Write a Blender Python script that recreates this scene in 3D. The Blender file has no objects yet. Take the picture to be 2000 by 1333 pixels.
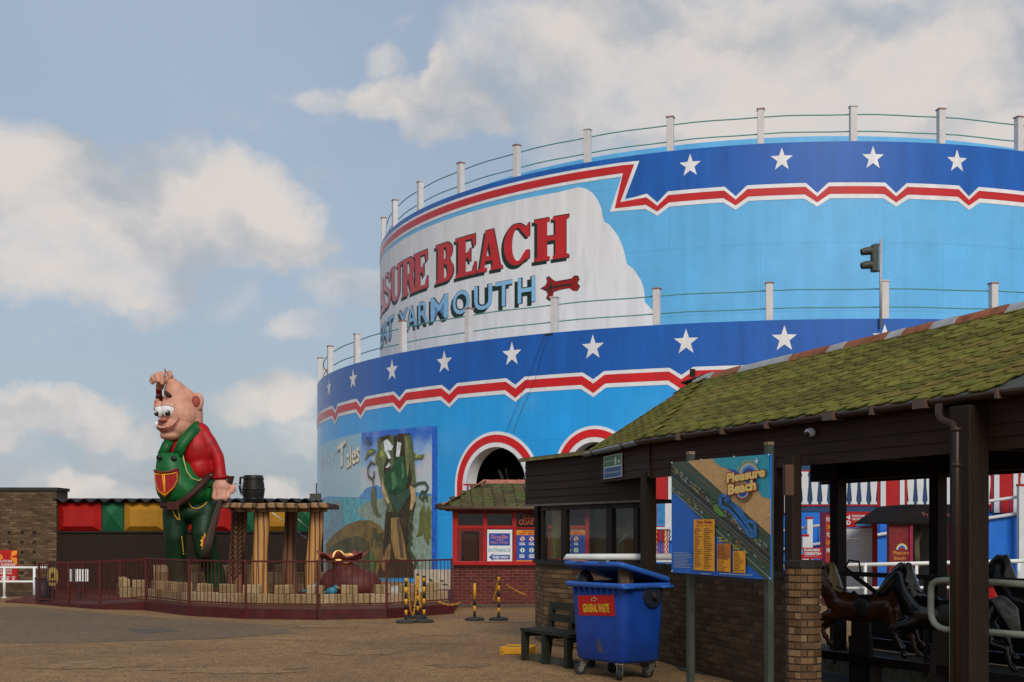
import bpy, bmesh, math, random
from mathutils import Vector, Matrix
from mathutils.geometry import tessellate_polygon
random.seed(7)
S = bpy.context.scene
COL = S.collection
# ------------------------------------------------------------------ camera
F, HOR, EYE = 2400.0, 1046.0, 1.75
cam_d = bpy.data.cameras.new('camera'); cam = bpy.data.objects.new('camera', cam_d); COL.objects.link(cam)
cam.location = (0, 0, EYE); cam.rotation_euler = (math.radians(90), 0, 0)
cam_d.sensor_width = 36; cam_d.lens = F/2000*36; cam_d.shift_y = (HOR-666.5)/2000
cam_d.clip_end = 3000; cam_d.clip_start = .1
S.camera = cam
# ------------------------------------------------------------------ light
SUN_EL, SUN_AZ = 36, 168       # azimuth clockwise from +Y (view direction)
EXPOSURE = 0.2
SUN_POWER = 2.0
W = bpy.data.worlds.new("World"); S.world = W; W.use_nodes = True
sd = bpy.data.lights.new('sun', 'SUN'); sd.energy = SUN_POWER; sd.angle = math.radians(22); sd.color = (1, .93, .83)
so = bpy.data.objects.new('sun', sd); COL.objects.link(so)
el, az = math.radians(SUN_EL), math.radians(SUN_AZ)
dirv = Vector((math.sin(az)*math.cos(el), math.cos(az)*math.cos(el), math.sin(el)))
so.rotation_euler = (-dirv).to_track_quat('-Z', 'Y').to_euler(); so.location = dirv*50
S.view_settings.view_transform = 'Standard'; S.view_settings.look = 'None'
S.view_settings.exposure = EXPOSURE; S.view_settings.gamma = 1
S.view_settings.use_curve_mapping = False

def world_sky():
    nt = W.node_tree; N = nt.nodes; L = nt.links; N.clear()
    def n(t, **k):
        o = N.new(t)
        for a, b in k.items(): setattr(o, a, b)
        return o
    def m(op, a, b=None, c=None, clamp=False):
        o = n('ShaderNodeMath', operation=op); o.use_clamp = clamp
        for i, v in enumerate((a, b, c)):
            if v is None: continue
            if isinstance(v, (int, float)): o.inputs[i].default_value = v
            else: L.new(v, o.inputs[i])
        return o.outputs[0]
    tc = n('ShaderNodeTexCoord'); D = tc.outputs['Generated']
    nz = n('ShaderNodeTexNoise'); nz.inputs['Scale'].default_value = 7; nz.inputs['Detail'].default_value = 9; nz.inputs['Roughness'].default_value = .62
    L.new(D, nz.inputs['Vector'])
    sub = n('ShaderNodeVectorMath', operation='SUBTRACT'); L.new(nz.outputs['Color'], sub.inputs[0]); sub.inputs[1].default_value = (.5, .5, .5)
    sc = n('ShaderNodeVectorMath', operation='SCALE'); L.new(sub.outputs[0], sc.inputs[0]); sc.inputs['Scale'].default_value = .09
    ad = n('ShaderNodeVectorMath', operation='ADD'); L.new(D, ad.inputs[0]); L.new(sc.outputs[0], ad.inputs[1])
    # clouds are wider than tall: heights count almost double
    nrm = n('ShaderNodeVectorMath', operation='MULTIPLY'); L.new(ad.outputs[0], nrm.inputs[0]); nrm.inputs[1].default_value = (1, 1, 1.7)
    blobs = [(20,340,150,1),(120,380,150,1),(230,420,150,1),(340,430,160,1),(450,430,150,1),(540,455,110,1),(600,470,75,.8),(300,330,90,.7),(30,500,150,.9),(160,520,130,.8),(280,560,110,.75),(420,390,90,.7),(60,620,120,.35),(430,560,90,.4),
             (720,195,80,.85),(810,200,85,1),(900,215,75,1),(860,160,60,.9),(830,250,70,.9),(620,200,60,.6),(740,110,60,.6),(780,50,40,.45),
             (1080,120,200,.7),(1200,130,230,.85),(1420,160,260,.9),(1330,30,240,.8),(1600,190,220,.9),(1850,190,220,.9),(1500,300,150,.7),(1750,60,260,.8),(1100,260,120,.5),(1600,70,80,1),(1830,100,85,1),(1980,70,90,.95),(1330,255,70,.8),(1650,240,110,.85),(1960,260,90,.7),(1700,20,300,.5),
             (20,820,80,.9),(110,810,80,.95),(200,815,80,.95),(280,840,60,.8),(60,900,100,.6),(175,945,70,.95),(240,890,100,.45),(270,960,70,.7),(100,960,80,.5),
             (560,780,85,.9),(480,800,80,.75),(610,860,80,.6),(540,860,90,.45),(600,640,70,.7),(690,560,90,.65),(550,970,80,.8),(130,640,90,.3),(660,300,150,.35),(560,250,150,.3)]
    acc = None
    for x, y, r, w in blobs:
        c = Vector(((x-1000)/F, 1, (HOR-y)/F)).normalized(); c.z *= 1.7
        d = n('ShaderNodeVectorMath', operation='DISTANCE'); L.new(nrm.outputs[0], d.inputs[0]); d.inputs[1].default_value = c
        mr = n('ShaderNodeMapRange', interpolation_type='SMOOTHSTEP'); L.new(d.outputs['Value'], mr.inputs['Value'])
        mr.inputs['From Min'].default_value = r/F*1.55; mr.inputs['From Max'].default_value = r/F*.5
        mr.inputs['To Min'].default_value = 0; mr.inputs['To Max'].default_value = w
        acc = mr.outputs[0] if acc is None else m('SMOOTH_MAX', acc, mr.outputs[0], .25)
    # clouds everywhere else: drifting cumulus of the same kind
    n2 = n('ShaderNodeTexNoise'); n2.inputs['Scale'].default_value = 3.2; n2.inputs['Detail'].default_value = 7; n2.inputs['Roughness'].default_value = .58
    L.new(nrm.outputs[0], n2.inputs['Vector'])
    sx = n('ShaderNodeSeparateXYZ'); L.new(D, sx.inputs[0])
    inview = n('ShaderNodeMapRange', interpolation_type='SMOOTHSTEP'); L.new(sx.outputs[1], inview.inputs['Value'])
    inview.inputs['From Min'].default_value = .55; inview.inputs['From Max'].default_value = .85
    cl = n('ShaderNodeMapRange', interpolation_type='SMOOTHSTEP'); L.new(n2.outputs['Fac'], cl.inputs['Value'])
    cl.inputs['From Min'].default_value = .47; cl.inputs['From Max'].default_value = .62
    out_m = m('MULTIPLY', cl.outputs[0], m('SUBTRACT', 1, inview.outputs[0]))
    acc = m('MAXIMUM', acc, out_m)
    # torn, puffy edges
    n3 = n('ShaderNodeTexNoise'); n3.inputs['Scale'].default_value = 13; n3.inputs['Detail'].default_value = 12; n3.inputs['Roughness'].default_value = .6
    L.new(nrm.outputs[0], n3.inputs['Vector'])
    fr = m('MULTIPLY', m('SUBTRACT', n3.outputs['Fac'], .46), 1.0)
    mask = n('ShaderNodeMapRange', interpolation_type='SMOOTHSTEP')
    L.new(m('ADD', acc, fr), mask.inputs['Value']); mask.inputs['From Min'].default_value = .30; mask.inputs['From Max'].default_value = 1.0
    # grey undersides against lit tops
    n4 = n('ShaderNodeTexNoise'); n4.inputs['Scale'].default_value = 9; n4.inputs['Detail'].default_value = 6
    L.new(nrm.outputs[0], n4.inputs['Vector'])
    lit = n('ShaderNodeMapRange', interpolation_type='SMOOTHSTEP'); L.new(n4.outputs['Fac'], lit.inputs['Value'])
    lit.inputs['From Min'].default_value = .30; lit.inputs['From Max'].default_value = .56
    cc = n('ShaderNodeMixRGB'); L.new(lit.outputs[0], cc.inputs[0]); cc.inputs[1].default_value = (.37, .395, .43, 1); cc.inputs[2].default_value = (.63, .585, .55, 1)
    sky = n('ShaderNodeTexSky', sky_type='NISHITA'); sky.sun_disc = False
    sky.sun_elevation = el; sky.sun_rotation = az; sky.air_density = 1.2; sky.dust_density = 2.5
    s1 = n('ShaderNodeVectorMath', operation='SCALE'); L.new(sky.outputs[0], s1.inputs[0]); s1.inputs['Scale'].default_value = .075
    # thin high veil: pale, slightly greyer to the right where the cloud sheet thickens
    n5 = n('ShaderNodeTexNoise'); n5.inputs['Scale'].default_value = 2.2; n5.inputs['Detail'].default_value = 3
    L.new(D, n5.inputs['Vector'])
    veilf = n('ShaderNodeMapRange'); L.new(n5.outputs['Fac'], veilf.inputs['Value']); veilf.inputs['From Min'].default_value = .3; veilf.inputs['From Max'].default_value = .7
    veilf.inputs['To Min'].default_value = .5; veilf.inputs['To Max'].default_value = .8
    veil = n('ShaderNodeMixRGB'); L.new(veilf.outputs[0], veil.inputs[0]); L.new(s1.outputs[0], veil.inputs[1]); veil.inputs[2].default_value = (.375, .455, .565, 1)
    fin = n('ShaderNodeMixRGB'); L.new(m('MULTIPLY', mask.outputs[0], .93), fin.inputs[0]); L.new(veil.outputs[0], fin.inputs[1]); L.new(cc.outputs[0], fin.inputs[2])
    bg = n('ShaderNodeBackground'); L.new(fin.outputs[0], bg.inputs[0]); bg.inputs[1].default_value = 1
    # everything above is already scaled; keep the node strength inside the usual range
    s1.inputs['Scale'].default_value = .75
    g2 = n('ShaderNodeVectorMath', operation='SCALE'); L.new(fin.outputs[0], g2.inputs[0]); g2.inputs['Scale'].default_value = 1
    L.new(g2.outputs[0], bg.inputs[0]); bg.inputs[1].default_value = .1
    for nd, ii in ((cc, (1, 2)), (veil, (2,))):
        for i in ii: nd.inputs[i].default_value = [v*10 for v in nd.inputs[i].default_value[:3]]+[1]
    L.new(bg.outputs[0], n('ShaderNodeOutputWorld').inputs[0])
world_sky()

# ------------------------------------------------------------------ materials
def new_mat(name):
    m = bpy.data.materials.new(name); m.use_nodes = True
    return m, m.node_tree.nodes, m.node_tree.links, m.node_tree.nodes['Principled BSDF']
_mc = {}
def M(name, col, rough=.7, var=.25, scale=6, bump=.0, bscale=60, metal=0, coat=0, rand=0, grime=0, gcol=None, stretch=None, spec=.3):
    """painted / natural surface: base colour with uneven wear, optional stains, relief and per-piece variation"""
    if name in _mc: return _mc[name]
    m, N, L, P = new_mat(name)
    geo = N.new('ShaderNodeNewGeometry')
    vec = geo.outputs['Position']
    if stretch:
        mp = N.new('ShaderNodeMapping'); mp.inputs['Scale'].default_value = stretch; L.new(vec, mp.inputs[0]); vec = mp.outputs[0]
    nz = N.new('ShaderNodeTexNoise'); nz.inputs['Scale'].default_value = scale; nz.inputs['Detail'].default_value = 8; nz.inputs['Roughness'].default_value = .65
    L.new(vec, nz.inputs['Vector'])
    mr = N.new('ShaderNodeMapRange'); L.new(nz.outputs['Fac'], mr.inputs[0]); mr.inputs[1].default_value = .3; mr.inputs[2].default_value = .7
    mr.inputs[3].default_value = 1-var; mr.inputs[4].default_value = 1+var
    val = mr.outputs[0]
    if rand:
        oi = N.new('ShaderNodeObjectInfo'); r = N.new('ShaderNodeMapRange'); L.new(oi.outputs['Random'], r.inputs[0])
        r.inputs[3].default_value = 1-rand; r.inputs[4].default_value = 1+rand
        mu = N.new('ShaderNodeMath'); mu.operation = 'MULTIPLY'; L.new(val, mu.inputs[0]); L.new(r.outputs[0], mu.inputs[1]); val = mu.outputs[0]
    sc = N.new('ShaderNodeVectorMath'); sc.operation = 'SCALE'; sc.inputs[0].default_value = col[:3]; L.new(val, sc.inputs['Scale'])
    out = sc.outputs[0]
    if grime:
        g = N.new('ShaderNodeTexNoise'); g.inputs['Scale'].default_value = 1.6; g.inputs['Detail'].default_value = 10; g.inputs['Roughness'].default_value = .7
        mp2 = N.new('ShaderNodeMapping'); mp2.inputs['Scale'].default_value = (1, 1, .35); L.new(geo.outputs['Position'], mp2.inputs[0]); L.new(mp2.outputs[0], g.inputs['Vector'])
        gr = N.new('ShaderNodeMapRange'); L.new(g.outputs['Fac'], gr.inputs[0]); gr.inputs[1].default_value = .5; gr.inputs[2].default_value = .78; gr.inputs[4].default_value = grime
        mx = N.new('ShaderNodeMixRGB'); L.new(gr.outputs[0], mx.inputs[0]); L.new(out, mx.inputs[1]); mx.inputs[2].default_value = tuple(gcol or (.05, .045, .035))+(1,)
        out = mx.outputs[0]
    L.new(out, P.inputs['Base Color'])
    rr = N.new('ShaderNodeMapRange'); L.new(nz.outputs['Fac'], rr.inputs[0]); rr.inputs[3].default_value = max(.03, rough-.12); rr.inputs[4].default_value = min(1, rough+.12)
    L.new(rr.outputs[0], P.inputs['Roughness'])
    P.inputs['Metallic'].default_value = metal
    P.inputs['Specular IOR Level'].default_value = spec
    P.inputs['Coat Weight'].default_value = coat
    P.inputs['Coat Roughness'].default_value = .2
    if bump:
        b = N.new('ShaderNodeBump'); b.inputs['Strength'].default_value = bump; b.inputs['Distance'].default_value = .02
        n2 = N.new('ShaderNodeTexNoise'); n2.inputs['Scale'].default_value = bscale; n2.inputs['Detail'].default_value = 6; L.new(vec, n2.inputs['Vector'])
        L.new(n2.outputs['Fac'], b.inputs['Height']); L.new(b.outputs[0], P.inputs['Normal'])
    _mc[name] = m
    return m
def M_ground(name, a, b, pebble=.6):
    m, N, L, P = new_mat(name)
    geo = N.new('ShaderNodeNewGeometry')
    v = N.new('ShaderNodeTexVoronoi'); v.inputs['Scale'].default_value = 62; L.new(geo.outputs['Position'], v.inputs['Vector'])
    n1 = N.new('ShaderNodeTexNoise'); n1.inputs['Scale'].default_value = .35; n1.inputs['Detail'].default_value = 9; n1.inputs['Roughness'].default_value = .7; L.new(geo.outputs['Position'], n1.inputs['Vector'])
    n2 = N.new('ShaderNodeTexNoise'); n2.inputs['Scale'].default_value = 5; n2.inputs['Detail'].default_value = 12; n2.inputs['Roughness'].default_value = .85; L.new(geo.outputs['Position'], n2.inputs['Vector'])
    cr = N.new('ShaderNodeMapRange'); L.new(n1.outputs['Fac'], cr.inputs[0]); cr.inputs[1].default_value = .38; cr.inputs[2].default_value = .60
    mx = N.new('ShaderNodeMixRGB'); L.new(cr.outputs[0], mx.inputs[0]); mx.inputs[1].default_value = a+(1,); mx.inputs[2].default_value = b+(1,)
    sp = N.new('ShaderNodeSeparateColor'); L.new(v.outputs['Color'], sp.inputs[0])
    r = N.new('ShaderNodeMapRange'); L.new(sp.outputs[0], r.inputs[0]); r.inputs[3].default_value = 1-pebble; r.inputs[4].default_value = 1+pebble
    r2 = N.new('ShaderNodeMapRange'); L.new(n2.outputs['Fac'], r2.inputs[0]); r2.inputs[1].default_value = .3; r2.inputs[2].default_value = .7; r2.inputs[3].default_value = .45; r2.inputs[4].default_value = 1.5
    mu = N.new('ShaderNodeMath'); mu.operation = 'MULTIPLY'; L.new(r.outputs[0], mu.inputs[0]); L.new(r2.outputs[0], mu.inputs[1])
    sc = N.new('ShaderNodeVectorMath'); sc.operation = 'SCALE'; L.new(mx.outputs[0], sc.inputs[0]); L.new(mu.outputs[0], sc.inputs['Scale'])
    L.new(sc.outputs[0], P.inputs['Base Color']); P.inputs['Roughness'].default_value = .9
    b_ = N.new('ShaderNodeBump'); b_.inputs['Strength'].default_value = .5; b_.inputs['Distance'].default_value = .01
    L.new(v.outputs['Distance'], b_.inputs['Height']); L.new(b_.outputs[0], P.inputs['Normal'])
    return m
def M_ramp(name, stops, rough=.7, rand='object', var=.25, scale=20, bump=.3, bscale=80):
    """piece material: each object takes its own colour from a ramp"""
    m, N, L, P = new_mat(name)
    geo = N.new('ShaderNodeNewGeometry'); oi = N.new('ShaderNodeObjectInfo')
    cr = N.new('ShaderNodeValToRGB'); cr.color_ramp.interpolation = 'LINEAR'
    e = cr.color_ramp.elements
    while len(e) < len(stops): e.new(.5)
    for i, (p, c) in enumerate(stops): e[i].position = p; e[i].color = tuple(c)+(1,)
    L.new(oi.outputs['Random'] if rand == 'object' else geo.outputs['Random Per Island'], cr.inputs[0])
    nz = N.new('ShaderNodeTexNoise'); nz.inputs['Scale'].default_value = scale; nz.inputs['Detail'].default_value = 8; nz.inputs['Roughness'].default_value = .7; L.new(geo.outputs['Position'], nz.inputs['Vector'])
    mr = N.new('ShaderNodeMapRange'); L.new(nz.outputs['Fac'], mr.inputs[0]); mr.inputs[1].default_value = .3; mr.inputs[2].default_value = .7; mr.inputs[3].default_value = 1-var; mr.inputs[4].default_value = 1+var
    sc = N.new('ShaderNodeVectorMath'); sc.operation = 'SCALE'; L.new(cr.outputs[0], sc.inputs[0]); L.new(mr.outputs[0], sc.inputs['Scale'])
    L.new(sc.outputs[0], P.inputs['Base Color']); P.inputs['Roughness'].default_value = rough; P.inputs['Specular IOR Level'].default_value = .2
    b = N.new('ShaderNodeBump'); b.inputs['Strength'].default_value = bump; b.inputs['Distance'].default_value = .01
    n2 = N.new('ShaderNodeTexNoise'); n2.inputs['Scale'].default_value = bscale; L.new(geo.outputs['Position'], n2.inputs['Vector'])
    L.new(n2.outputs['Fac'], b.inputs['Height']); L.new(b.outputs[0], P.inputs['Normal'])
    return m
def M_zgrad(name, z0, z1, stops, rough=.35, coat=.2):
    """printed sheet whose ink changes with height"""
    m, N, L, P = new_mat(name)
    geo = N.new('ShaderNodeNewGeometry'); s = N.new('ShaderNodeSeparateXYZ'); L.new(geo.outputs['Position'], s.inputs[0])
    nz = N.new('ShaderNodeTexNoise'); nz.inputs['Scale'].default_value = 1.2; nz.inputs['Detail'].default_value = 6; L.new(geo.outputs['Position'], nz.inputs['Vector'])
    mr = N.new('ShaderNodeMapRange'); L.new(s.outputs[2], mr.inputs[0]); mr.inputs[1].default_value = z0; mr.inputs[2].default_value = z1
    ad = N.new('ShaderNodeMath'); ad.operation = 'MULTIPLY_ADD'; L.new(nz.outputs['Fac'], ad.inputs[0]); ad.inputs[1].default_value = .3; L.new(mr.outputs[0], ad.inputs[2])
    a2 = N.new('ShaderNodeMath'); a2.operation = 'SUBTRACT'; L.new(ad.outputs[0], a2.inputs[0]); a2.inputs[1].default_value = .15
    cr = N.new('ShaderNodeValToRGB'); e = cr.color_ramp.elements
    while len(e) < len(stops): e.new(.5)
    for i, (p, c) in enumerate(stops): e[i].position = p; e[i].color = tuple(c)+(1,)
    L.new(a2.outputs[0], cr.inputs[0]); L.new(cr.outputs[0], P.inputs['Base Color']); P.inputs['Roughness'].default_value = rough; P.inputs['Coat Weight'].default_value = coat
    return m
def M_drum(name, col, R, cx, cy, joints, rough=.42):
    """masonry painted in one colour: faint ring joints, streaks, patched paint"""
    m, N, L, P = new_mat(name)
    geo = N.new('ShaderNodeNewGeometry'); s = N.new('ShaderNodeSeparateXYZ'); L.new(geo.outputs['Position'], s.inputs[0])
    def mt(op, a, b=None, c=None):
        o = N.new('ShaderNodeMath'); o.operation = op
        for i, v in enumerate((a, b, c)):
            if v is None: continue
            if isinstance(v, (int, float)): o.inputs[i].default_value = v
            else: L.new(v, o.inputs[i])
        return o.outputs[0]
    ang = mt('MULTIPLY', mt('ARCTAN2', mt('SUBTRACT', s.outputs[0], cx), mt('SUBTRACT', cy, s.outputs[1])), R)
    cb = N.new('ShaderNodeCombineXYZ'); L.new(ang, cb.inputs[0]); L.new(s.outputs[2], cb.inputs[1])
    nz = N.new('ShaderNodeTexNoise'); nz.inputs['Scale'].default_value = .8; nz.inputs['Detail'].default_value = 8; nz.inputs['Roughness'].default_value = .65; L.new(cb.outputs[0], nz.inputs['Vector'])
    mp = N.new('ShaderNodeMapping'); mp.inputs['Scale'].default_value = (2.2, .12, 1); L.new(cb.outputs[0], mp.inputs[0])
    st = N.new('ShaderNodeTexNoise'); st.inputs['Scale'].default_value = 1.2; st.inputs['Detail'].default_value = 6; L.new(mp.outputs[0], st.inputs['Vector'])
    br = N.new('ShaderNodeTexBrick'); br.inputs['Scale'].default_value = 1; br.inputs['Brick Width'].default_value = 6.3; br.inputs['Row Height'].default_value = joints
    br.inputs['Mortar Size'].default_value = .012; br.inputs['Color1'].default_value = (1, 1, 1, 1); br.inputs['Color2'].default_value = (.96, .96, .96, 1); br.inputs['Mortar'].default_value = (.80, .80, .82, 1)
    L.new(cb.outputs[0], br.inputs['Vector'])
    a = mt('MULTIPLY_ADD', nz.outputs['Fac'], .4, .80); b = mt('MULTIPLY_ADD', st.outputs['Fac'], .3, .85)
    sc = N.new('ShaderNodeVectorMath'); sc.operation = 'SCALE'; L.new(br.outputs['Color'], sc.inputs[0]); L.new(mt('MULTIPLY', a, b), sc.inputs['Scale'])
    mu = N.new('ShaderNodeVectorMath'); mu.operation = 'MULTIPLY'; L.new(sc.outputs[0], mu.inputs[0]); mu.inputs[1].default_value = col
    # bleached, rubbed paint in soft patches
    n5 = N.new('ShaderNodeTexNoise'); n5.inputs['Scale'].default_value = .35; n5.inputs['Detail'].default_value = 5; L.new(cb.outputs[0], n5.inputs['Vector'])
    r5 = N.new('ShaderNodeMapRange'); L.new(n5.outputs['Fac'], r5.inputs[0]); r5.inputs[1].default_value = .5; r5.inputs[2].default_value = .7; r5.inputs[4].default_value = .30
    mx = N.new('ShaderNodeMixRGB'); L.new(r5.outputs[0], mx.inputs[0]); L.new(mu.outputs[0], mx.inputs[1]); mx.inputs[2].default_value = (col[0]*.5+.12, col[1]*.6+.2, col[2]*.6+.26, 1)
    L.new(mx.outputs[0], P.inputs['Base Color'])
    P.inputs['Roughness'].default_value = rough; P.inputs['Specular IOR Level'].default_value = .35; P.inputs['Coat Weight'].default_value = .5; P.inputs['Coat Roughness'].default_value = .15
    bp = N.new('ShaderNodeBump'); bp.inputs['Strength'].default_value = .25; bp.inputs['Distance'].default_value = .03; L.new(br.outputs['Fac'], bp.inputs['Height']); bp.invert = True
    L.new(bp.outputs[0], P.inputs['Normal'])
    return m
def M_wood(name, dark, light, rough=.7, scale=3, axis=(6, 6, 1), dist=3, rand=0):
    m, N, L, P = new_mat(name)
    geo = N.new('ShaderNodeNewGeometry'); mp = N.new('ShaderNodeMapping'); mp.inputs['Scale'].default_value = axis; L.new(geo.outputs['Position'], mp.inputs[0])
    w = N.new('ShaderNodeTexWave'); w.inputs['Scale'].default_value = scale; w.inputs['Distortion'].default_value = dist; w.inputs['Detail'].default_value = 3; w.inputs['Detail Scale'].default_value = .8
    L.new(mp.outputs[0], w.inputs['Vector'])
    cr = N.new('ShaderNodeValToRGB'); e = cr.color_ramp.elements
    e[0].position = .02; e[0].color = tuple(dark)+(1,); e[1].position = .34; e[1].color = tuple(light)+(1,)
    L.new(w.outputs['Fac'], cr.inputs[0]); L.new(cr.outputs[0], P.inputs['Base Color']); P.inputs['Roughness'].default_value = rough
    b = N.new('ShaderNodeBump'); b.inputs['Strength'].default_value = .5; b.inputs['Distance'].default_value = .03; L.new(w.outputs['Fac'], b.inputs['Height']); L.new(b.outputs[0], P.inputs['Normal'])
    return m
def M_glass(name, tint=(.75, .8, .78), rough=.03):
    m, N, L, P = new_mat(name)
    tr = N.new('ShaderNodeBsdfTransparent'); tr.inputs[0].default_value = tint+(1,)
    gl = N.new('ShaderNodeBsdfGlossy'); gl.inputs[1].default_value if False else None
    gl.inputs['Roughness'].default_value = rough
    fr = N.new('ShaderNodeFresnel'); fr.inputs[0].default_value = 1.5
    mx = N.new('ShaderNodeMixShader'); ge = N.new('ShaderNodeNewGeometry'); bk = N.new('ShaderNodeMath'); bk.operation = 'SUBTRACT'; bk.inputs[0].default_value = 1; L.new(ge.outputs['Backfacing'], bk.inputs[1])
    mm = N.new('ShaderNodeMath'); mm.operation = 'MULTIPLY'; L.new(fr.outputs[0], mm.inputs[0]); L.new(bk.outputs[0], mm.inputs[1]); L.new(mm.outputs[0], mx.inputs[0]); L.new(tr.outputs[0], mx.inputs[1]); L.new(gl.outputs[0], mx.inputs[2])
    L.new(mx.outputs[0], N['Material Output'].inputs[0])
    return m

# ------------------------------------------------------------------ scene helpers
def link(o): COL.objects.link(o); return o
def thing(name, label, cat, loc=(0, 0, 0), group=None):
    o = link(bpy.data.objects.new(name, None)); o.location = loc; o.empty_display_size = .2
    o['label'] = label; o['category'] = cat
    if group: o['group'] = group
    return o
def tag(o, label=None, cat=None, group=None, kind=None):
    for k, v in (('label', label), ('category', cat), ('group', group), ('kind', kind)):
        if v: o[k] = v
    return o
def attach(o, parent):
    o.parent = parent
    if parent.parent is None and parent.type == 'EMPTY':
        o.matrix_parent_inverse = Matrix.Translation(-Vector(parent.location))
def mesh_obj(name, me, parent=None):
    """vertices are in world coordinates; a top-level mesh gets its origin moved to its base"""
    o = bpy.data.objects.new(name, me); link(o)
    if parent is None:
        n = len(me.vertices)
        if n:
            xs = [v.co.x for v in me.vertices]; ys = [v.co.y for v in me.vertices]; zs = [v.co.z for v in me.vertices]
            c = Vector(((min(xs)+max(xs))/2, (min(ys)+max(ys))/2, min(zs)))
            me.transform(Matrix.Translation(-c)); o.location = c
    elif parent.parent is None and parent.type != 'EMPTY':
        o.parent = parent; o.matrix_parent_inverse = Matrix.Translation(-Vector(parent.location))
    else: attach(o, parent)
    return o
def kids(o): return [c for c in bpy.data.objects if c.parent == o]
def dup(root, loc, rotz=0, label=None, group=None, deep=None):
    r = root.copy(); link(r); r.location = loc; r.rotation_euler = (0, 0, rotz)
    if label: r['label'] = label
    if group: r['group'] = group
    for ch in kids(root):
        c = ch.copy(); link(c); c.parent = r
        for g in kids(ch):
            d = g.copy(); link(d); d.parent = c
    return r
class MB:
    def __init__(s): s.v = []; s.f = []; s.sm = []
    def add(s, vs, fs, smooth=False):
        b = len(s.v); s.v += [Vector(v) for v in vs]; s.f += [tuple(b+i for i in f) for f in fs]; s.sm += [smooth]*len(fs); return s
    def box(s, c, d, rz=0, R=None, bev=0):
        """centre, full size, rotation about z"""
        hx, hy, hz = d[0]/2, d[1]/2, d[2]/2; c = Vector(c); R = R or Matrix.Rotation(rz, 3, 'Z')
        if bev:
            bm = bmesh.new(); bmesh.ops.create_cube(bm, size=1)
            for v in bm.verts: v.co = Vector((v.co.x*d[0], v.co.y*d[1], v.co.z*d[2]))
            bmesh.ops.bevel(bm, geom=bm.edges[:], offset=bev, segments=2, affect='EDGES', profile=.5)
            bm.verts.ensure_lookup_table()
            s.add([c+R@v.co for v in bm.verts], [[v.index for v in f.verts] for f in bm.faces]); bm.free(); return s
        p = [c+R@Vector((x*hx, y*hy, z*hz)) for z in (-1, 1) for x, y in ((-1, -1), (1, -1), (1, 1), (-1, 1))]
        return s.hexa(p)
    def hexa(s, p):
        return s.add(p, [(3, 2, 1, 0), (4, 5, 6, 7), (0, 1, 5, 4), (1, 2, 6, 5), (2, 3, 7, 6), (3, 0, 4, 7)])
    def beam(s, a, b, w, h, up=(0, 0, 1)):
        a, b = Vector(a), Vector(b); d = (b-a).normalized(); u = Vector(up); r = d.cross(u)
        r = Vector((1, 0, 0)) if r.length < 1e-4 else r.normalized(); u = r.cross(d).normalized()
        p = []
        for q in (a, b):
            p += [q-r*w/2-u*h/2, q+r*w/2-u*h/2, q+r*w/2+u*h/2, q-r*w/2+u*h/2]
        return s.add(p, [(0, 1, 2, 3), (7, 6, 5, 4), (0, 4, 5, 1), (1, 5, 6, 2), (2, 6, 7, 3), (3, 7, 4, 0)])
    def tube(s, pts, r, seg=10, cap=True):
        pts = [Vector(p) for p in pts]; n = len(pts); rs = r if isinstance(r, (list, tuple)) else [r]*n
        prev = None; rings = []
        for i, p in enumerate(pts):
            t = (pts[min(i+1, n-1)]-pts[max(i-1, 0)]).normalized()
            if prev is None:
                a = Vector((0, 0, 1)) if abs(t.z) < .9 else Vector((1, 0, 0)); u = t.cross(a).normalized()
            else: u = (prev-t*prev.dot(t)).normalized()
            prev = u; w = t.cross(u)
            rings.append([p+(u*math.cos(2*math.pi*k/seg)+w*math.sin(2*math.pi*k/seg))*rs[i] for k in range(seg)])
        vs = [v for rg in rings for v in rg]; fs = []
        for i in range(n-1):
            for k in range(seg):
                k2 = (k+1) % seg; fs.append((i*seg+k, i*seg+k2, (i+1)*seg+k2, (i+1)*seg+k))
        s.add(vs, fs, True)
        if cap: s.add(rings[0], [tuple(range(seg))[::-1]]); s.add(rings[-1], [tuple(range(seg))])
        return s
    def lathe(s, c, prof, seg=24, sx=1, sy=1, smooth=True, rz=0):
        c = Vector(c); vs = []; fs = []
        for r, z in prof:
            for k in range(seg):
                a = 2*math.pi*k/seg+rz; vs.append(c+Vector((math.cos(a)*r*sx, math.sin(a)*r*sy, z)))
        for i in range(len(prof)-1):
            for k in range(seg):
                k2 = (k+1) % seg; fs.append((i*seg+k, i*seg+k2, (i+1)*seg+k2, (i+1)*seg+k))
        s.add(vs, fs, smooth)
        s.add([v for v in vs[:seg]], [tuple(range(seg))[::-1]]); s.add([v for v in vs[-seg:]], [tuple(range(seg))])
        return s
    def sphere(s, c, r, seg=16, rings=10, R=None):
        c = Vector(c); rr = r if isinstance(r, (tuple, list)) else (r, r, r); R = R or Matrix.Identity(3); vs = []; fs = []
        for i in range(rings+1):
            t = math.pi*i/rings
            for k in range(seg):
                a = 2*math.pi*k/seg; vs.append(c+R@Vector((math.sin(t)*math.cos(a)*rr[0], math.sin(t)*math.sin(a)*rr[1], math.cos(t)*rr[2])))
        for i in range(rings):
            for k in range(seg):
                k2 = (k+1) % seg; fs.append((i*seg+k, (i+1)*seg+k, (i+1)*seg+k2, i*seg+k2))
        return s.add(vs, fs, True)
    def poly(s, pts, holes=()):
        """one flat polygon (concave allowed, with holes), 3D points"""
        loops = [[Vector(p) for p in pts]]+[[Vector(p) for p in h] for h in holes]
        tr = tessellate_polygon(loops); flat = [p for l in loops for p in l]
        return s.add(flat, [tuple(t) for t in tr])
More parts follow.
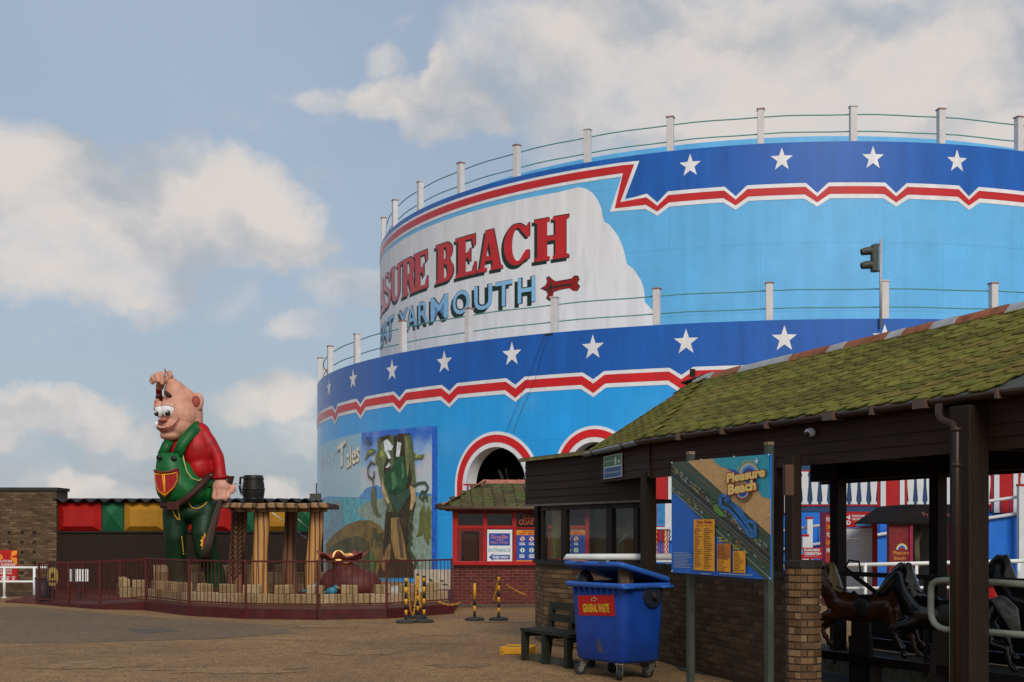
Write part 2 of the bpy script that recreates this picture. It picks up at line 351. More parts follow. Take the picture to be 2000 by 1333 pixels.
    def prism(s, pts, off):
        pts = [Vector(p) for p in pts]; off = Vector(off); n = len(pts)
        s.poly(pts); s.poly([p+off for p in pts][::-1])
        return s.add(pts+[p+off for p in pts], [(i, (i+1) % n, n+(i+1) % n, n+i) for i in range(n)])
    def mesh(s, name, mat, fix=True):
        me = bpy.data.meshes.new(name); me.from_pydata([tuple(v) for v in s.v], [], s.f)
        for m in (mat if isinstance(mat, (list, tuple)) else [mat]): me.materials.append(m)
        me.polygons.foreach_set('use_smooth', s.sm)
        if fix:
            bm = bmesh.new(); bm.from_mesh(me); bmesh.ops.remove_doubles(bm, verts=bm.verts[:], dist=1e-5) if any(s.sm) else None
            bmesh.ops.recalc_face_normals(bm, faces=bm.faces[:]); bm.to_mesh(me); bm.free()
        me.validate(); me.update()
        return me
    def build(s, name, mat, parent=None, **k):
        o = mesh_obj(name, s.mesh(name, mat), parent)
        if k: tag(o, **k)
        return o
def blob(name, shapes, mat, parent=None, voxel=.03, smooth=6, **k):
    """organic solid: overlapping balls and tapered limbs fused into one continuous skin"""
    mb = MB()
    for sh in shapes:
        if sh[0] == 'e': mb.sphere(sh[1], sh[2], 20, 14, sh[3] if len(sh) > 3 else None)
        else:
            pts, rs = sh[1], sh[2]; n = len(pts)
            for p, r in zip(pts, rs): mb.sphere(p, r, 16, 10)
            for i in range(n-1): mb.tube([pts[i], pts[i+1]], [rs[i], rs[i+1]], 16)
    me = mb.mesh(name, mat); o = bpy.data.objects.new(name, me); link(o)
    r = o.modifiers.new('r', 'REMESH'); r.mode = 'VOXEL'; r.voxel_size = voxel; r.use_smooth_shade = True
    q = o.modifiers.new('s', 'SMOOTH'); q.iterations = smooth; q.factor = .5
    dg = bpy.context.evaluated_depsgraph_get(); dg.update()
    m2 = bpy.data.meshes.new_from_object(o.evaluated_get(dg)); m2.name = name
    bpy.data.objects.remove(o); bpy.data.meshes.remove(me)
    if not m2.materials: m2.materials.append(mat)
    for p in m2.polygons: p.use_smooth = True
    o = mesh_obj(name, m2, parent)
    if k: tag(o, **k)
    return o
_fc = {}
def glyphs(text, bold=.0):
    """triangles of a line of text, normalised to height 1 of a capital; returns verts2d, faces, width"""
    key = (text, bold)
    if key in _fc: return _fc[key]
    cu = bpy.data.curves.new('t', 'FONT'); cu.body = text; cu.size = 1; cu.offset = bold; cu.resolution_u = 3; cu.fill_mode = 'FRONT'
    o = bpy.data.objects.new('t', cu); link(o); bpy.context.view_layer.update()
    me = bpy.data.meshes.new_from_object(o.evaluated_get(bpy.context.evaluated_depsgraph_get()))
    vs = [(v.co.x, v.co.y) for v in me.vertices]; fs = [tuple(p.vertices) for p in me.polygons]
    bpy.data.objects.remove(o); bpy.data.curves.remove(cu); bpy.data.meshes.remove(me)
    if not vs: vs = [(0, 0)]
    x0 = min(v[0] for v in vs); x1 = max(v[0] for v in vs); y0 = min(v[1] for v in vs); y1 = max(v[1] for v in vs)
    out = ([((v[0]-x0)/max(1e-6, x1-x0), (v[1]-y0)/max(1e-6, y1-y0)) for v in vs], fs, (x1-x0)/max(1e-6, y1-y0))
    _fc[key] = out; return out
def P(px, row, d): return Vector(((px-1000)/F*d, d, EYE+(HOR-row)/F*d))
def zrow(row, d): return EYE+(HOR-row)/F*d
class Plane:
    """an upright plane through A and B (x, y); marks measured on the photograph are carried onto it"""
    def __init__(s, A, B, up=None):
        s.A = Vector((A[0], A[1], 0)); s.B = Vector((B[0], B[1], 0)); s.t = (s.B-s.A).normalized(); s.n = Vector((s.t.y, -s.t.x, 0))
        if s.n.dot(Vector((0, -1, 0))) < 0 and s.n.dot(-s.A) < 0: s.n = -s.n
    def at(s, px, row, k=0):
        r = Vector(((px-1000)/F, 1, (HOR-row)/F)); o = Vector((0, 0, EYE))
        q = s.A+s.n*k; d = (q-o).dot(s.n)/r.dot(s.n); return o+r*d
    def poly(s, mb, pts, k, holes=()):
        # measured on the bare plane, then lifted by k along its normal
        f = lambda p: s.at(p[0], p[1])+s.n*k
        return mb.poly([f(p) for p in pts], [[f(p) for p in h] for h in holes])
    def rect(s, mb, x0, y0, x1, y1, k):
        a, b = s.at(x0, (y0+y1)/2), s.at(x1, (y0+y1)/2); xm = (x0+x1)/2; t, c = s.at(xm, y0).z, s.at(xm, y1).z
        n = s.n*k; return mb.add([Vector((a.x, a.y, c))+n, Vector((b.x, b.y, c))+n, Vector((b.x, b.y, t))+n, Vector((a.x, a.y, t))+n], [(0, 1, 2, 3)])
    def text(s, mb, txt, x0, y0, x1, y1, k, bold=.0, shear=0, slope=0):
        """text fitted to the box; slope tilts the line (pixels of rise over its length)"""
        a, b = s.at(x0, (y0+y1)/2), s.at(x1, (y0+y1)/2); xm = (x0+x1)/2; t, c = s.at(xm, y0).z, s.at(xm, y1).z
        vs, fs, w = glyphs(txt, bold); e = Vector((b.x-a.x, b.y-a.y, 0)); h = t-c
        return mb.add([Vector((a.x, a.y, c))+e*(u+shear*v)+Vector((0, 0, v*h+slope*u))+s.n*k for u, v in vs], fs)
def flat_lines(pl, mb, x0, x1, ys, h, k, jitter=.25, seed=1):
    rr = random.Random(seed)
    for y in ys: pl.rect(mb, x0, y, x0+(x1-x0)*(1-jitter*rr.random()), y+h, k)

# ================================================================== ground
g = MB(); n = 24
for i in range(n):
    a0, a1 = 2*math.pi*i/n, 2*math.pi*(i+1)/n
    g.add([(0, 30, 0), (900*math.cos(a0), 30+900*math.sin(a0), 0), (900*math.cos(a1), 30+900*math.sin(a1), 0)], [(0, 1, 2)])
g.build('ground', M_ground('bonded_gravel', (.255, .142, .052), (.175, .098, .037), .65), kind='structure')
def gp(px, row): d = F*EYE/(row-HOR); return ((px-1000)/F*d, d)
asph = M_ground('worn_asphalt', (.120, .078, .040), (.150, .094, .044), .4)
def sheet(name, pts, mat, z=.004):
    m = MB(); m.poly([(x, y, z) for x, y in pts]); return m.build(name, mat, kind='structure')
sheet('asphalt_patch', [gp(-900, 1185), gp(60, 1186), gp(300, 1206), gp(540, 1222), gp(575, 1237), gp(420, 1249), gp(120, 1256), gp(-900, 1262)], asph)
sheet('asphalt_repair', [gp(250, 1231), gp(330, 1228), gp(350, 1234), gp(270, 1238)], M_ground('dark_tar', (.07, .06, .05), (.09, .075, .055), .3), .008)
rr = random.Random(9); m_st = M_ground('stained_gravel', (.19, .112, .046), (.25, .145, .058), .6)
for (px, r, sx, sy) in ((700, 1275, .9, .5), (905, 1300, .5, .35), (450, 1310, 1.1, .5), (640, 1224, .8, .3), (180, 1300, .9, .6), (860, 1240, .6, .3), (980, 1215, .7, .25)):
    x, y = gp(px, r); sheet('ground_stain', [(x+sx*math.cos(a)*rr.uniform(.6, 1.1), y+sy*math.sin(a)*rr.uniform(.6, 1.1)) for a in [k*math.pi/12 for k in range(24)]], m_st, .005+.0005*rr.random())
# thin cracks and trowel seams across the yard
crk = MB(); rr = random.Random(4)
for (x0, r0, x1, r1) in ((420, 1249, 1000, 1262), (560, 1226, 760, 1232), (60, 1280, 520, 1268), (640, 1300, 900, 1255), (700, 1238, 780, 1241)):
    pts = []
    for i in range(15):
        t = i/14; x, y = gp(x0+(x1-x0)*t, r0+(r1-r0)*t+rr.uniform(-1.5, 1.5)); pts.append((x, y))
    for (a, b) in zip(pts, pts[1:]):
        w = .012; crk.add([(a[0], a[1]-w, .013), (b[0], b[1]-w, .013), (b[0], b[1]+w, .013), (a[0], a[1]+w, .013)], [(0, 1, 2, 3)])
crk.build('pavement_cracks', M('crack_tar', (.06, .048, .035), .9), kind='structure')

# ================================================================== the round building
CX, CY, R1, R2 = 11.671, 59.923, 18.0, 20.906
Z1, Z2 = 15.2, 8.63
def dtheta(px, R):
    t = (px-1000)/F; a = t*t+1; b = -2*(t*CX+CY); c = CX*CX+CY*CY-R*R; D = b*b-4*a*c
    s = (-b-math.sqrt(max(D, 0)))/(2*a); return math.atan2(t*s-CX, CY-s), s
def dpt(th, z, R): return Vector((CX+R*math.sin(th), CY-R*math.cos(th), z))
def dq(px, row, R): th, d = dtheta(px, R); return th, zrow(row, d)
def drum_map(mb, vs, fs, R, step=.0125):
    """carry flat (angle, height) shapes onto the curved wall, cut fine enough to follow it"""
    bm = bmesh.new(); bv = [bm.verts.new((v[0], v[1], 0)) for v in vs]
    for f in fs:
        try: bm.faces.new([bv[i] for i in f])
        except ValueError: pass
    x0 = min(v[0] for v in vs); x1 = max(v[0] for v in vs); k = math.ceil(x0/step)
    while k*step < x1:
        bmesh.ops.bisect_plane(bm, geom=bm.verts[:]+bm.edges[:]+bm.faces[:], plane_co=(k*step, 0, 0), plane_no=(1, 0, 0)); k += 1
    bm.verts.ensure_lookup_table(); bm.verts.index_update()
    mb.add([dpt(v.co.x, v.co.y, R) for v in bm.verts], [[v.index for v in f.verts] for f in bm.faces]); bm.free()
def drum_poly(mb, pts, R, holes=(), px=True):
    """pts measured on the photograph (px) or as (angle, height)"""
    f = (lambda p: dq(p[0], p[1], round(R, 1) if False else R)) if px else (lambda p: p)
    loops = [[Vector(f(p)+(0,)) if False else Vector((*f(p), 0)) for p in l] for l in [pts]+list(holes)]
    tr = tessellate_polygon(loops); flat = [p for l in loops for p in l]
    drum_map(mb, [(p.x, p.y) for p in flat], [tuple(t) for t in tr], R)
def drum_strip(mb, lo, hi, R, a0, a1, step=.0125):
    """band between two height profiles given as lists of (angle, height)"""
    def ev(pr, a):
        if a <= pr[0][0]: return pr[0][1]
        for (p, q) in zip(pr, pr[1:]):
            if a <= q[0]: return p[1]+(q[1]-p[1])*(a-p[0])/max(1e-9, q[0]-p[0])
        return pr[-1][1]
    xs = sorted(set([a0, a1]+[p[0] for p in lo+hi if a0 < p[0] < a1]+[a0+(a1-a0)*i/int((a1-a0)/step+1) for i in range(int((a1-a0)/step+1))]))
    vs = []; fs = []
    for x in xs: vs += [dpt(x, ev(lo, x), R), dpt(x, ev(hi, x), R)]
    for i in range(len(xs)-1): fs.append((2*i, 2*i+2, 2*i+3, 2*i+1))
    mb.add(vs, fs, True)
def drum_ring(mb, z0, z1, R, T=.4, seg=720):
    vs = []; fs = []
    for i in range(seg):
        a = 2*math.pi*i/seg
        vs += [dpt(a, z0, R), dpt(a, z1, R), dpt(a, z1, R-T), dpt(a, z0, R-T)]
    for i in range(seg):
        j = (i+1) % seg
        for k in range(4): fs.append((4*i+k, 4*j+k, 4*j+(k+1) % 4, 4*i+(k+1) % 4))
    mb.add(vs, fs, False)
bld = thing('round_building', 'huge round two-tier building painted blue with stars, red zigzag stripes and lettering', 'building', (CX, CY, 0))
m_up = M_drum('sky_blue_paint', (.115, .45, .80), R1, CX, CY, 2.35)
m_lo = M_drum('bright_blue_paint', (.008, .345, .83), R2, CX, CY, 2.5)
m_navy = M('royal_blue_paint', (.003, .098, .43), .42, .18, 1.2, coat=.45, stretch=(1.6, 1.6, .22))
m_red = M('signal_red_paint', (.60, .006, .008), .42, .14, 1.2, coat=.4)
m_redup = M('upper_red_paint', (.52, .010, .010), .42, .14, 1.2, coat=.4)  # slightly duller red for the upper stripe and lettering
m_white = M('white_masonry_paint', (.76, .76, .78), .5, .12, 1.5, grime=.3, gcol=(.42, .41, .40), stretch=(1.6, 1.6, .2))
m_postw = M('white_post_paint', (.60, .58, .58), .6, .1, 4, grime=.2, gcol=(.35, .3, .26))
# walls, terrace and roof
u = MB(); drum_ring(u, 7.9, Z1, R1); upw = u.build('upper_wall', m_up, bld)
fl = MB()
for i in range(180):
    a0, a1 = 2*math.pi*i/180, 2*math.pi*(i+1)/180
    fl.add([dpt(a0, 8.1, R2-.3), dpt(a1, 8.1, R2-.3), dpt(a1, 8.1, R1-.2), dpt(a0, 8.1, R1-.2)], [(0, 1, 2, 3)])
    fl.add([dpt(a0, 14.7, R1-.3), dpt(a1, 14.7, R1-.3), (CX, CY, 14.7)], [(0, 1, 2)])
fl.build('terrace_floor', M('grey_roof_felt', (.16, .16, .16), .9), bld)
ip = MB(); drum_ring(ip, 14.7, 15.86, R1-1.5, .3, 360); ip.build('inner_parapet', m_up, bld)
lw = MB(); drum_ring(lw, 0, Z2, R2, .45)
# arches through the lower wall
arch = []
for px0, px1, top in ((889, 1055, 843), (1084, 1240, 832)):
    ta, _ = dtheta(px0, R2); tb, _ = dtheta(px1, R2); c = (ta+tb)/2; _, d = dtheta((px0+px1)/2, R2); arch.append((c, (tb-ta)/2*R2, zrow(top, d)))
rad = sum(a[1] for a in arch)/2
sp = arch[1][0]-arch[0][0]
arch += [(arch[1][0]+sp*k, rad, arch[0][2]) for k in (1, 2, 3, 4)]
me = lw.mesh('lower_wall', m_lo); lwo = bpy.data.objects.new('lower_wall', me); link(lwo)
cut = MB()
for c, r, zt in arch:
    ri = r-.56; zs = zt-r
    prof = [(-ri, -.5), (ri, -.5)]+[(ri*math.cos(math.pi*k/24), zs+(zt-.53-zs)*math.sin(math.pi*k/24)) for k in range(25)]
    t = Vector((math.cos(c), math.sin(c), 0)); o = dpt(c, 0, R2+1); nrm = dpt(c, 0, R2-2)-o
    cut.prism([o+t*p[0]+Vector((0, 0, p[1])) for p in prof], nrm)
cm = bpy.data.objects.new('cutter', cut.mesh('cutter', m_lo)); link(cm)
bo = lwo.modifiers.new('b', 'BOOLEAN'); bo.operation = 'DIFFERENCE'; bo.solver = 'EXACT'; bo.object = cm
dg = bpy.context.evaluated_depsgraph_get(); dg.update()
m2 = bpy.data.meshes.new_from_object(lwo.evaluated_get(dg)); m2.name = 'lower_wall'
bpy.data.objects.remove(lwo); bpy.data.objects.remove(cm)
mesh_obj('lower_wall', m2, bld)
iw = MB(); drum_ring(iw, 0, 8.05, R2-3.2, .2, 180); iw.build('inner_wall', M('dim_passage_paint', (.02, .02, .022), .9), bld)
for c, r, zt in arch[:4]:
    zs = zt-r
    for nm, mt, ro, rn, k in (('arch_surround', m_white, r, r-.54, 1), ('arch_stripe', m_red, r-.11, r-.37, 2)):
        mb = MB(); pa = []; pb = []
        for q, lst in ((ro, pa), (rn, pb)):
            lst.append((q, 0.0))
            for i in range(33):
                a = math.pi*i/32; lst.append((q*math.cos(a), zs+q*math.sin(a)))
            lst.append((-q, 0.0))
        R = R2+.012*k; vs = []; fs = []
        for (x, z) in pa+pb: vs.append(dpt(c+x/R2, z, R))
        n_ = len(pa)
        for i in range(n_-1): fs.append((i, i+1, n_+i+1, n_+i))
        # short returns give the trim its thickness
        for (x, z) in pa+pb: vs.append(dpt(c+x/R2, z, R2-.02))
        for i in range(n_-1): fs += [(i, 2*n_+i, 2*n_+i+1, i+1), (n_+i, n_+i+1, 3*n_+i+1, 3*n_+i)]
        mb.add(vs, fs); mb.build(nm, mt, bld)
for c, r, zt in arch[:4]:
    zs = zt-r; rn = r-.575; mb = MB(); vs = []; fs = []; pr_l = [(rn, 0.0)]+[(rn*math.cos(math.pi*i/32), zs+(zt-.545-zs)*math.sin(math.pi*i/32)) for i in range(33)]+[(-rn, 0.0)]
    for (x, z) in pr_l: vs += [dpt(c+x/R2, z, R2+.01), dpt(c+x/R2, z, R2-.5)]
    for i in range(len(pr_l)-1): fs.append((2*i, 2*i+1, 2*i+3, 2*i+2))
    mb.add(vs, fs, True); mb.build('arch_reveal', m_white, bld)
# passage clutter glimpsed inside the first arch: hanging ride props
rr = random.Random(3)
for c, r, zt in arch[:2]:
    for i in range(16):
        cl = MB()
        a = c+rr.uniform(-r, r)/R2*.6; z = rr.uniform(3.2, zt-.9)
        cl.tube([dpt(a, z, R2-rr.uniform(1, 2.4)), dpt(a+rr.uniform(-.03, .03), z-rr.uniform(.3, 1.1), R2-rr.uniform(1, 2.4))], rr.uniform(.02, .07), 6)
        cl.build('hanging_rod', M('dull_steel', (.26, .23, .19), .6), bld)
# ---- painted bands (thin coats standing a few millimetres proud)
A0, A1 = -1.55, 1.3
def flat(z): return [(A0, z), (A1, z)]
stars_lo = [dtheta(p, R2)[0] for p in (643, 690, 766, 868, 1000, 1158, 1340, 1532, 1728)]
stp = (stars_lo[-1]-stars_lo[2])/6
stars_lo += [stars_lo[-1]+stp*k for k in (1, 2, 3)]
vees = [dtheta(p, R2)[0] for p in (655, 705, 781, 878, 1007, 1159, 1331)]
stv = (vees[-1]-vees[2])/4; vees += [vees[-1]+stv*k for k in range(1, 8)]
def vprof(z, zt, hw, cs, a0=A0):
    out = [(a0, z)]
    for c in cs: out += [(c-hw, z), (c, zt), (c+hw, z)]
    return [p for p in out if p[0] >= a0]+[(A1, z)]
b = MB(); drum_strip(b, vprof(7.15, 6.95, .019, vees), flat(Z2-.004), R2+.005, A0, A1); b.build('star_band', m_navy, bld)
b = MB(); drum_strip(b, vprof(6.66, 6.36, .0215, vees), vprof(7.21, 6.96, .0185, vees), R2+.011, A0, A1); b.build('zigzag_border', m_white, bld)
b = MB(); drum_strip(b, vprof(6.80, 6.50, .0205, vees), vprof(7.09, 6.82, .0192, vees), R2+.017, A0, A1); b.build('zigzag_stripe', m_red, bld)
vu = [dtheta(p, R1)[0] for p in (1284, 1437, 1596, 1750, 1892)]; vu += [vu[-1]+(vu[-1]-vu[0])/4*k for k in (1, 2, 3)]
tA = dtheta(1216, R1)[0]
b = MB(); drum_strip(b, [(A0, 14.9), (dtheta(1221, R1)[0], 14.9), (dtheta(1221, R1)[0]+.0004, 13.72)]+[p for p in vprof(13.72, 13.36, .0225, vu, tA) if p[0] > dtheta(1223, R1)[0]], flat(Z1-.004), R1+.005, A0, A1); b.build('star_band', m_navy, bld)
tp = lambda px: dtheta(px, R1)[0]
def closed(lo, hi): return lo+hi[::-1]
lowW = [(tp(1191), 13.30)]+[p for p in vprof(13.25, 12.97, .024, vu, tp(1192)) if p[0] > tp(1193)]
highW = [(tp(1220), 13.66)]+[p for p in vprof(13.79, 13.44, .021, vu, tp(1220)) if p[0] > tp(1222)]
b = MB(); drum_strip(b, flat(14.50), flat(15.0), R1+.011, A0, tp(1214))
drum_poly(b, [(tp(1214), 15.0), (tp(1249), 14.98), highW[0]]+[lowW[0]]+[(tp(1214), 14.50)], R1+.011, px=False)
drum_strip(b, lowW, [lowW[0], (highW[0][0], highW[0][1])]+highW[1:], R1+.0115, lowW[0][0], A1)
b.build('zigzag_border', m_white, bld)
lowR = [(tp(1201), 13.40)]+[p for p in vprof(13.40, 13.12, .0232, vu, tp(1201)) if p[0] > tp(1203)]
highR = [(tp(1212), 13.60)]+[p for p in vprof(13.66, 13.32, .0218, vu, tp(1212)) if p[0] > tp(1214)]
b = MB(); drum_strip(b, flat(14.62), flat(14.9), R1+.017, A0, tp(1217))
drum_poly(b, [(tp(1217), 14.9), (tp(1239), 14.88), highR[0], lowR[0], (tp(1217), 14.62)], R1+.017, px=False)
drum_strip(b, lowR, [lowR[0]]+highR, R1+.0175, lowR[0][0], A1)
b.build('zigzag_stripe', m_redup, bld)
# stars: one cut shape each
def star(th, z, r, R, rot=0):
    pts = []
    for i in range(10):
        q = r if i % 2 == 0 else r*.40; a = math.pi/2+i*math.pi/5+rot; pts.append((th+q*math.cos(a)/R*.98, z+q*math.sin(a)*1.04))
    b = MB(); drum_poly(b, pts, R+.011, px=False); b.build('star', m_white, bld)
for i, t in enumerate(stars_lo): star(t, 8.02, .42, R2)
for t in [tp(p) for p in (1348, 1527, 1705, 1869)]+[tp(1869)+.176*k for k in (1, 2)]: star(t, 14.62, .40, R1)
# ---- white lettering ground with its scalloped right edge
edge = [(1094, 371), (1130, 366), (1145, 369), (1157, 377), (1168, 391), (1175, 408), (1177, 424), (1181, 434), (1190, 439), (1198, 449), (1207, 461), (1214, 476), (1220, 495), (1225, 517), (1236, 524), (1245, 537), (1252, 548), (1257, 562), (1259, 578), (1259, 590), (1266, 597), (1272, 604), (1283, 610)]
ed = [dq(x, y, R1) for x, y in edge]
prf = sorted(ed, key=lambda p: p[0])
b = MB(); drum_strip(b, flat(8.12), [(A0, 14.36), (prf[0][0], 14.30)]+prf[1:], R1+.005, A0, prf[-1][0]); b.build('lettering_ground', m_white, bld)
# ---- slab-serif capitals
def arc(cx, cy, rx, ry, a0, a1, n=10): return [(cx+rx*math.cos(math.radians(a0+(a1-a0)*i/n)), cy+ry*math.sin(math.radians(a0+(a1-a0)*i/n))) for i in range(n+1)]
GL = {
 'H': ([(0,0),(.46,0),(.46,.09),(.38,.09),(.38,.45),(.62,.45),(.62,.09),(.54,.09),(.54,0),(1,0),(1,.09),(.92,.09),(.92,.91),(1,.91),(1,1),(.54,1),(.54,.91),(.62,.91),(.62,.56),(.38,.56),(.38,.91),(.46,.91),(.46,1),(0,1),(0,.91),(.08,.91),(.08,.09),(0,.09)], []),
 'E': ([(0,0),(1,0),(1,.32),(.9,.32),(.83,.1),(.5,.1),(.5,.45),(.62,.45),(.66,.36),(.75,.36),(.75,.66),(.66,.66),(.62,.56),(.5,.56),(.5,.9),(.8,.9),(.87,.7),(.96,.7),(.96,1),(0,1),(0,.91),(.12,.91),(.12,.09),(0,.09)], []),
 'A': ([(0,0),(.4,0),(.4,.09),(.3,.09),(.34,.25),(.6,.25),(.64,.09),(.54,.09),(.54,0),(1,0),(1,.09),(.93,.09),(.66,1),(.36,1),(.1,.09),(0,.09)], [[(.38,.37),(.56,.37),(.47,.72)]]),
 'B': ([(0,0),(.6,0)]+arc(.6,.27,.4,.27,-90,60,9)+arc(.56,.75,.38,.25,-50,90,9)+[(0,1),(0,.91),(.12,.91),(.12,.09),(0,.09)], [[(.47,.1),(.55,.1)]+arc(.55,.28,.12,.17,-80,80,6)+[(.47,.46)], [(.47,.57),(.52,.57)]+arc(.52,.73,.11,.16,-80,80,6)+[(.47,.9)]]),
 'R': ([(0,0),(.5,0),(.5,.09),(.42,.09),(.42,.42),(.5,.42),(.66,.09),(.62,.09),(.62,0),(1,0),(1,.09),(.95,.09),(.82,.46)]+arc(.56,.73,.38,.27,-55,90,10)+[(0,1),(0,.91),(.1,.91),(.1,.09),(0,.09)], [[(.42,.54),(.5,.54)]+arc(.5,.72,.12,.18,-80,80,6)+[(.42,.9)]]),
 'U': ([(0,1),(0,.91),(.09,.91)]+arc(.5,.34,.41,.34,180,360,16)+[(.91,.91),(1,.91),(1,1),(.58,1),(.58,.91),(.7,.91)]+arc(.54,.34,.16,.22,0,-180,10)+[(.38,.91),(.46,.91),(.46,1)], []),
 'C': ([(.98,.96),(.9,.96),(.86,.88)]+arc(.5,.5,.5,.5,55,305,24)+[(.97,.14),(.97,.34),(.84,.34)]+arc(.54,.5,.22,.4,-50,-310,18)+[(.87,.64),(.98,.64)], []),
}
GL['S'] = ([(.92,.97),(.84,.97),(.8,.9)]+arc(.46,.73,.44,.27,65,215,10)+arc(.58,.25,.1,.16,80,40,2)+arc(.5,.26,.18,.17,20,-150,6)+[(.2,.2),(.14,.33),(.04,.33),(.04,.02),(.12,.02),(.17,.09)]+arc(.52,.28,.46,.28,-110,45,10)+arc(.46,.74,.16,.16,205,90,6)+[(.66,.86),(.8,.7),(.92,.7)], [])
def letter(px0, px1, ch, z0, z1, R, k, mat, name, dx=0, dz=0, grow=0, par=None):
    a, b_ = dtheta(px0, R1)[0], dtheta(px1, R1)[0]; w = (b_-a)
    f = lambda p: (a+w*(p[0])+dx/R1+(grow/R1 if p[0] > .5 else -grow/R1), z0+(z1-z0)*p[1]+dz+(grow if p[1] > .5 else -grow))
    mb = MB(); o, hs = GL[ch]
    drum_poly(mb, [f(p) for p in o], R+k, [[f(p) for p in h] for h in hs], px=False)
    return mb.build(name, mat, par or bld)
m_sh = M('dark_green_paint', (.012, .03, .022), .5, .2)
word = [('P', 0, 0), ('S', 750, 765), ('U', 764, 785), ('R', 786, 813), ('E', 809, 837), ('B', 852, 887), ('E', 891, 931), ('A', 933, 982), ('C', 985, 1036), ('H', 1045, 1111)]
GL['A2'] = GL['A']
for ch, a, b_ in [('A', 743.5, 753)]+[w for w in word[1:]]:
    letter(a, b_, ch, 11.87, 13.42, R1, .011, m_sh, 'letter_shadow', dx=-.12, dz=-.10, grow=.03)
    letter(a, b_, ch, 11.87, 13.42, R1, .016, m_sh, 'letter_outline', grow=.035)
    letter(a, b_, ch, 11.87, 13.42, R1, .022, m_redup, 'letter')
m_lb = M('pale_blue_paint', (.25, .52, .80), .45, .1)
def sans(px0, px1, ch, z0, z1, k, mat, name, dx=0, dz=0, bold=.012):
    a, b_ = dtheta(px0, R1)[0], dtheta(px1, R1)[0]; vs, fs, w = glyphs(ch, bold); mb = MB()
    drum_map(mb, [(a+(b_-a)*x+dx/R1, z0+(z1-z0)*y+dz) for x, y in vs], fs, R1+k); mb.build(name, mat, bld)
for ch, a, b_ in [('E', 744, 749), ('A', 748, 757.5), ('T', 757, 770), ('Y', 779, 798), ('A', 796, 815), ('R', 818, 838), ('M', 842, 876), ('O', 885, 918), ('U', 927, 962), ('T', 968, 1001), ('H', 1012, 1046)]:
    sans(a, b_, ch, 10.40, 11.38, .011, m_sh, 'letter_shadow', -.17, -.12, .035)
    sans(a, b_, ch, 10.40, 11.38, .016, m_sh, 'letter_outline', 0, 0, .045)
    sans(a, b_, ch, 10.42, 11.36, .022, m_lb, 'letter')
# scroll ornament after the place name
def scroll(k, mat, name, g=0):
    mb = MB()
    body = [(1057, 564), (1067, 558), (1070, 551), (1068, 545), (1074, 542), (1079, 547), (1086, 551), (1104, 548), (1115, 546), (1120, 541), (1127, 541), (1130, 548), (1126, 554), (1131, 560), (1126, 568), (1119, 568), (1112, 563), (1094, 566), (1082, 570), (1080, 577), (1083, 582), (1075, 586), (1068, 581), (1071, 573), (1068, 568)]
    c = (1094, 562); drum_poly(mb, [(c[0]+(x-c[0])*(1+g), c[1]+(y-c[1])*(1+g*2)) for x, y in body], R1+k); mb.build(name, mat, bld)
scroll(.011, m_sh, 'ornament_shadow', .06); scroll(.017, M('deep_red_paint', (.30, .01, .01), .5), 'ornament')
mb = MB()
for pts in ([(1062, 565), (1080, 560), (1100, 556), (1118, 555), (1118, 558), (1100, 559.5), (1080, 563.5), (1062, 567)], [(1074, 549), (1079, 557), (1077, 570), (1074, 578), (1073, 570), (1075, 557)]):
    drum_poly(mb, pts, R1+.022)
mb.build('ornament_line', m_sh, bld)
# ---- posts, caps, rails
m_rail = M('green_rail_paint', (.10, .30, .27), .5, .15)
m_cap = M('rusty_post_cap', (.35, .20, .17), .8, .3, 8)
def top_fence(R, z, ph, k0, k1, h=1.2, rmax=None):
    for k in range(k0, k1):
        th = ph+k*.1745; p = dpt(th, z, R-.13); mb = MB(); mb.box(p+Vector((0, 0, h/2)), (.23, .23, h), th, bev=.02); po = mb.build('post', m_postw, bld)
        mb = MB(); mb.box(p+Vector((0, 0, h+.015)), (.28, .28, .035), th); mb.build('post_cap', m_cap if k % 3 else m_postw, po)
    for dz in (.42, 1.0):
        mb = MB(); a = ph+k0*.1745
        pts = []
        while a < ph+(k1-1)*.1745: pts.append(dpt(a, z+dz+.012*math.sin(a*37), R-.28)); a += .1745/4
        mb.tube(pts, .022, 6); mb.build('rail', m_rail, bld)
top_fence(R1, Z1, 0, -9, 10); top_fence(R2, Z2, .0094, -9, 7)
# small steel plate and two stray cables under the terrace post
mb = MB(); drum_poly(mb, [(1064, 652), (1079, 651), (1079, 655), (1064, 656)], R2+.02); mb.build('fixing_plate', M('black_iron', (.02, .02, .02), .5), bld)
mb = MB()
for pts in ([(1072, 653), (1060, 690), (1045, 745), (1020, 800), (1003, 846)], [(1064, 655), (1040, 720), (1008, 800), (988, 846)]):
    q = []
    for x, y in pts: t, z = dq(x, y, R2); q.append(dpt(t, z, R2+.035))
    mb.tube(q, .005, 5)
mb.build('cable', M('black_cable', (.015, .015, .015), .6), bld)
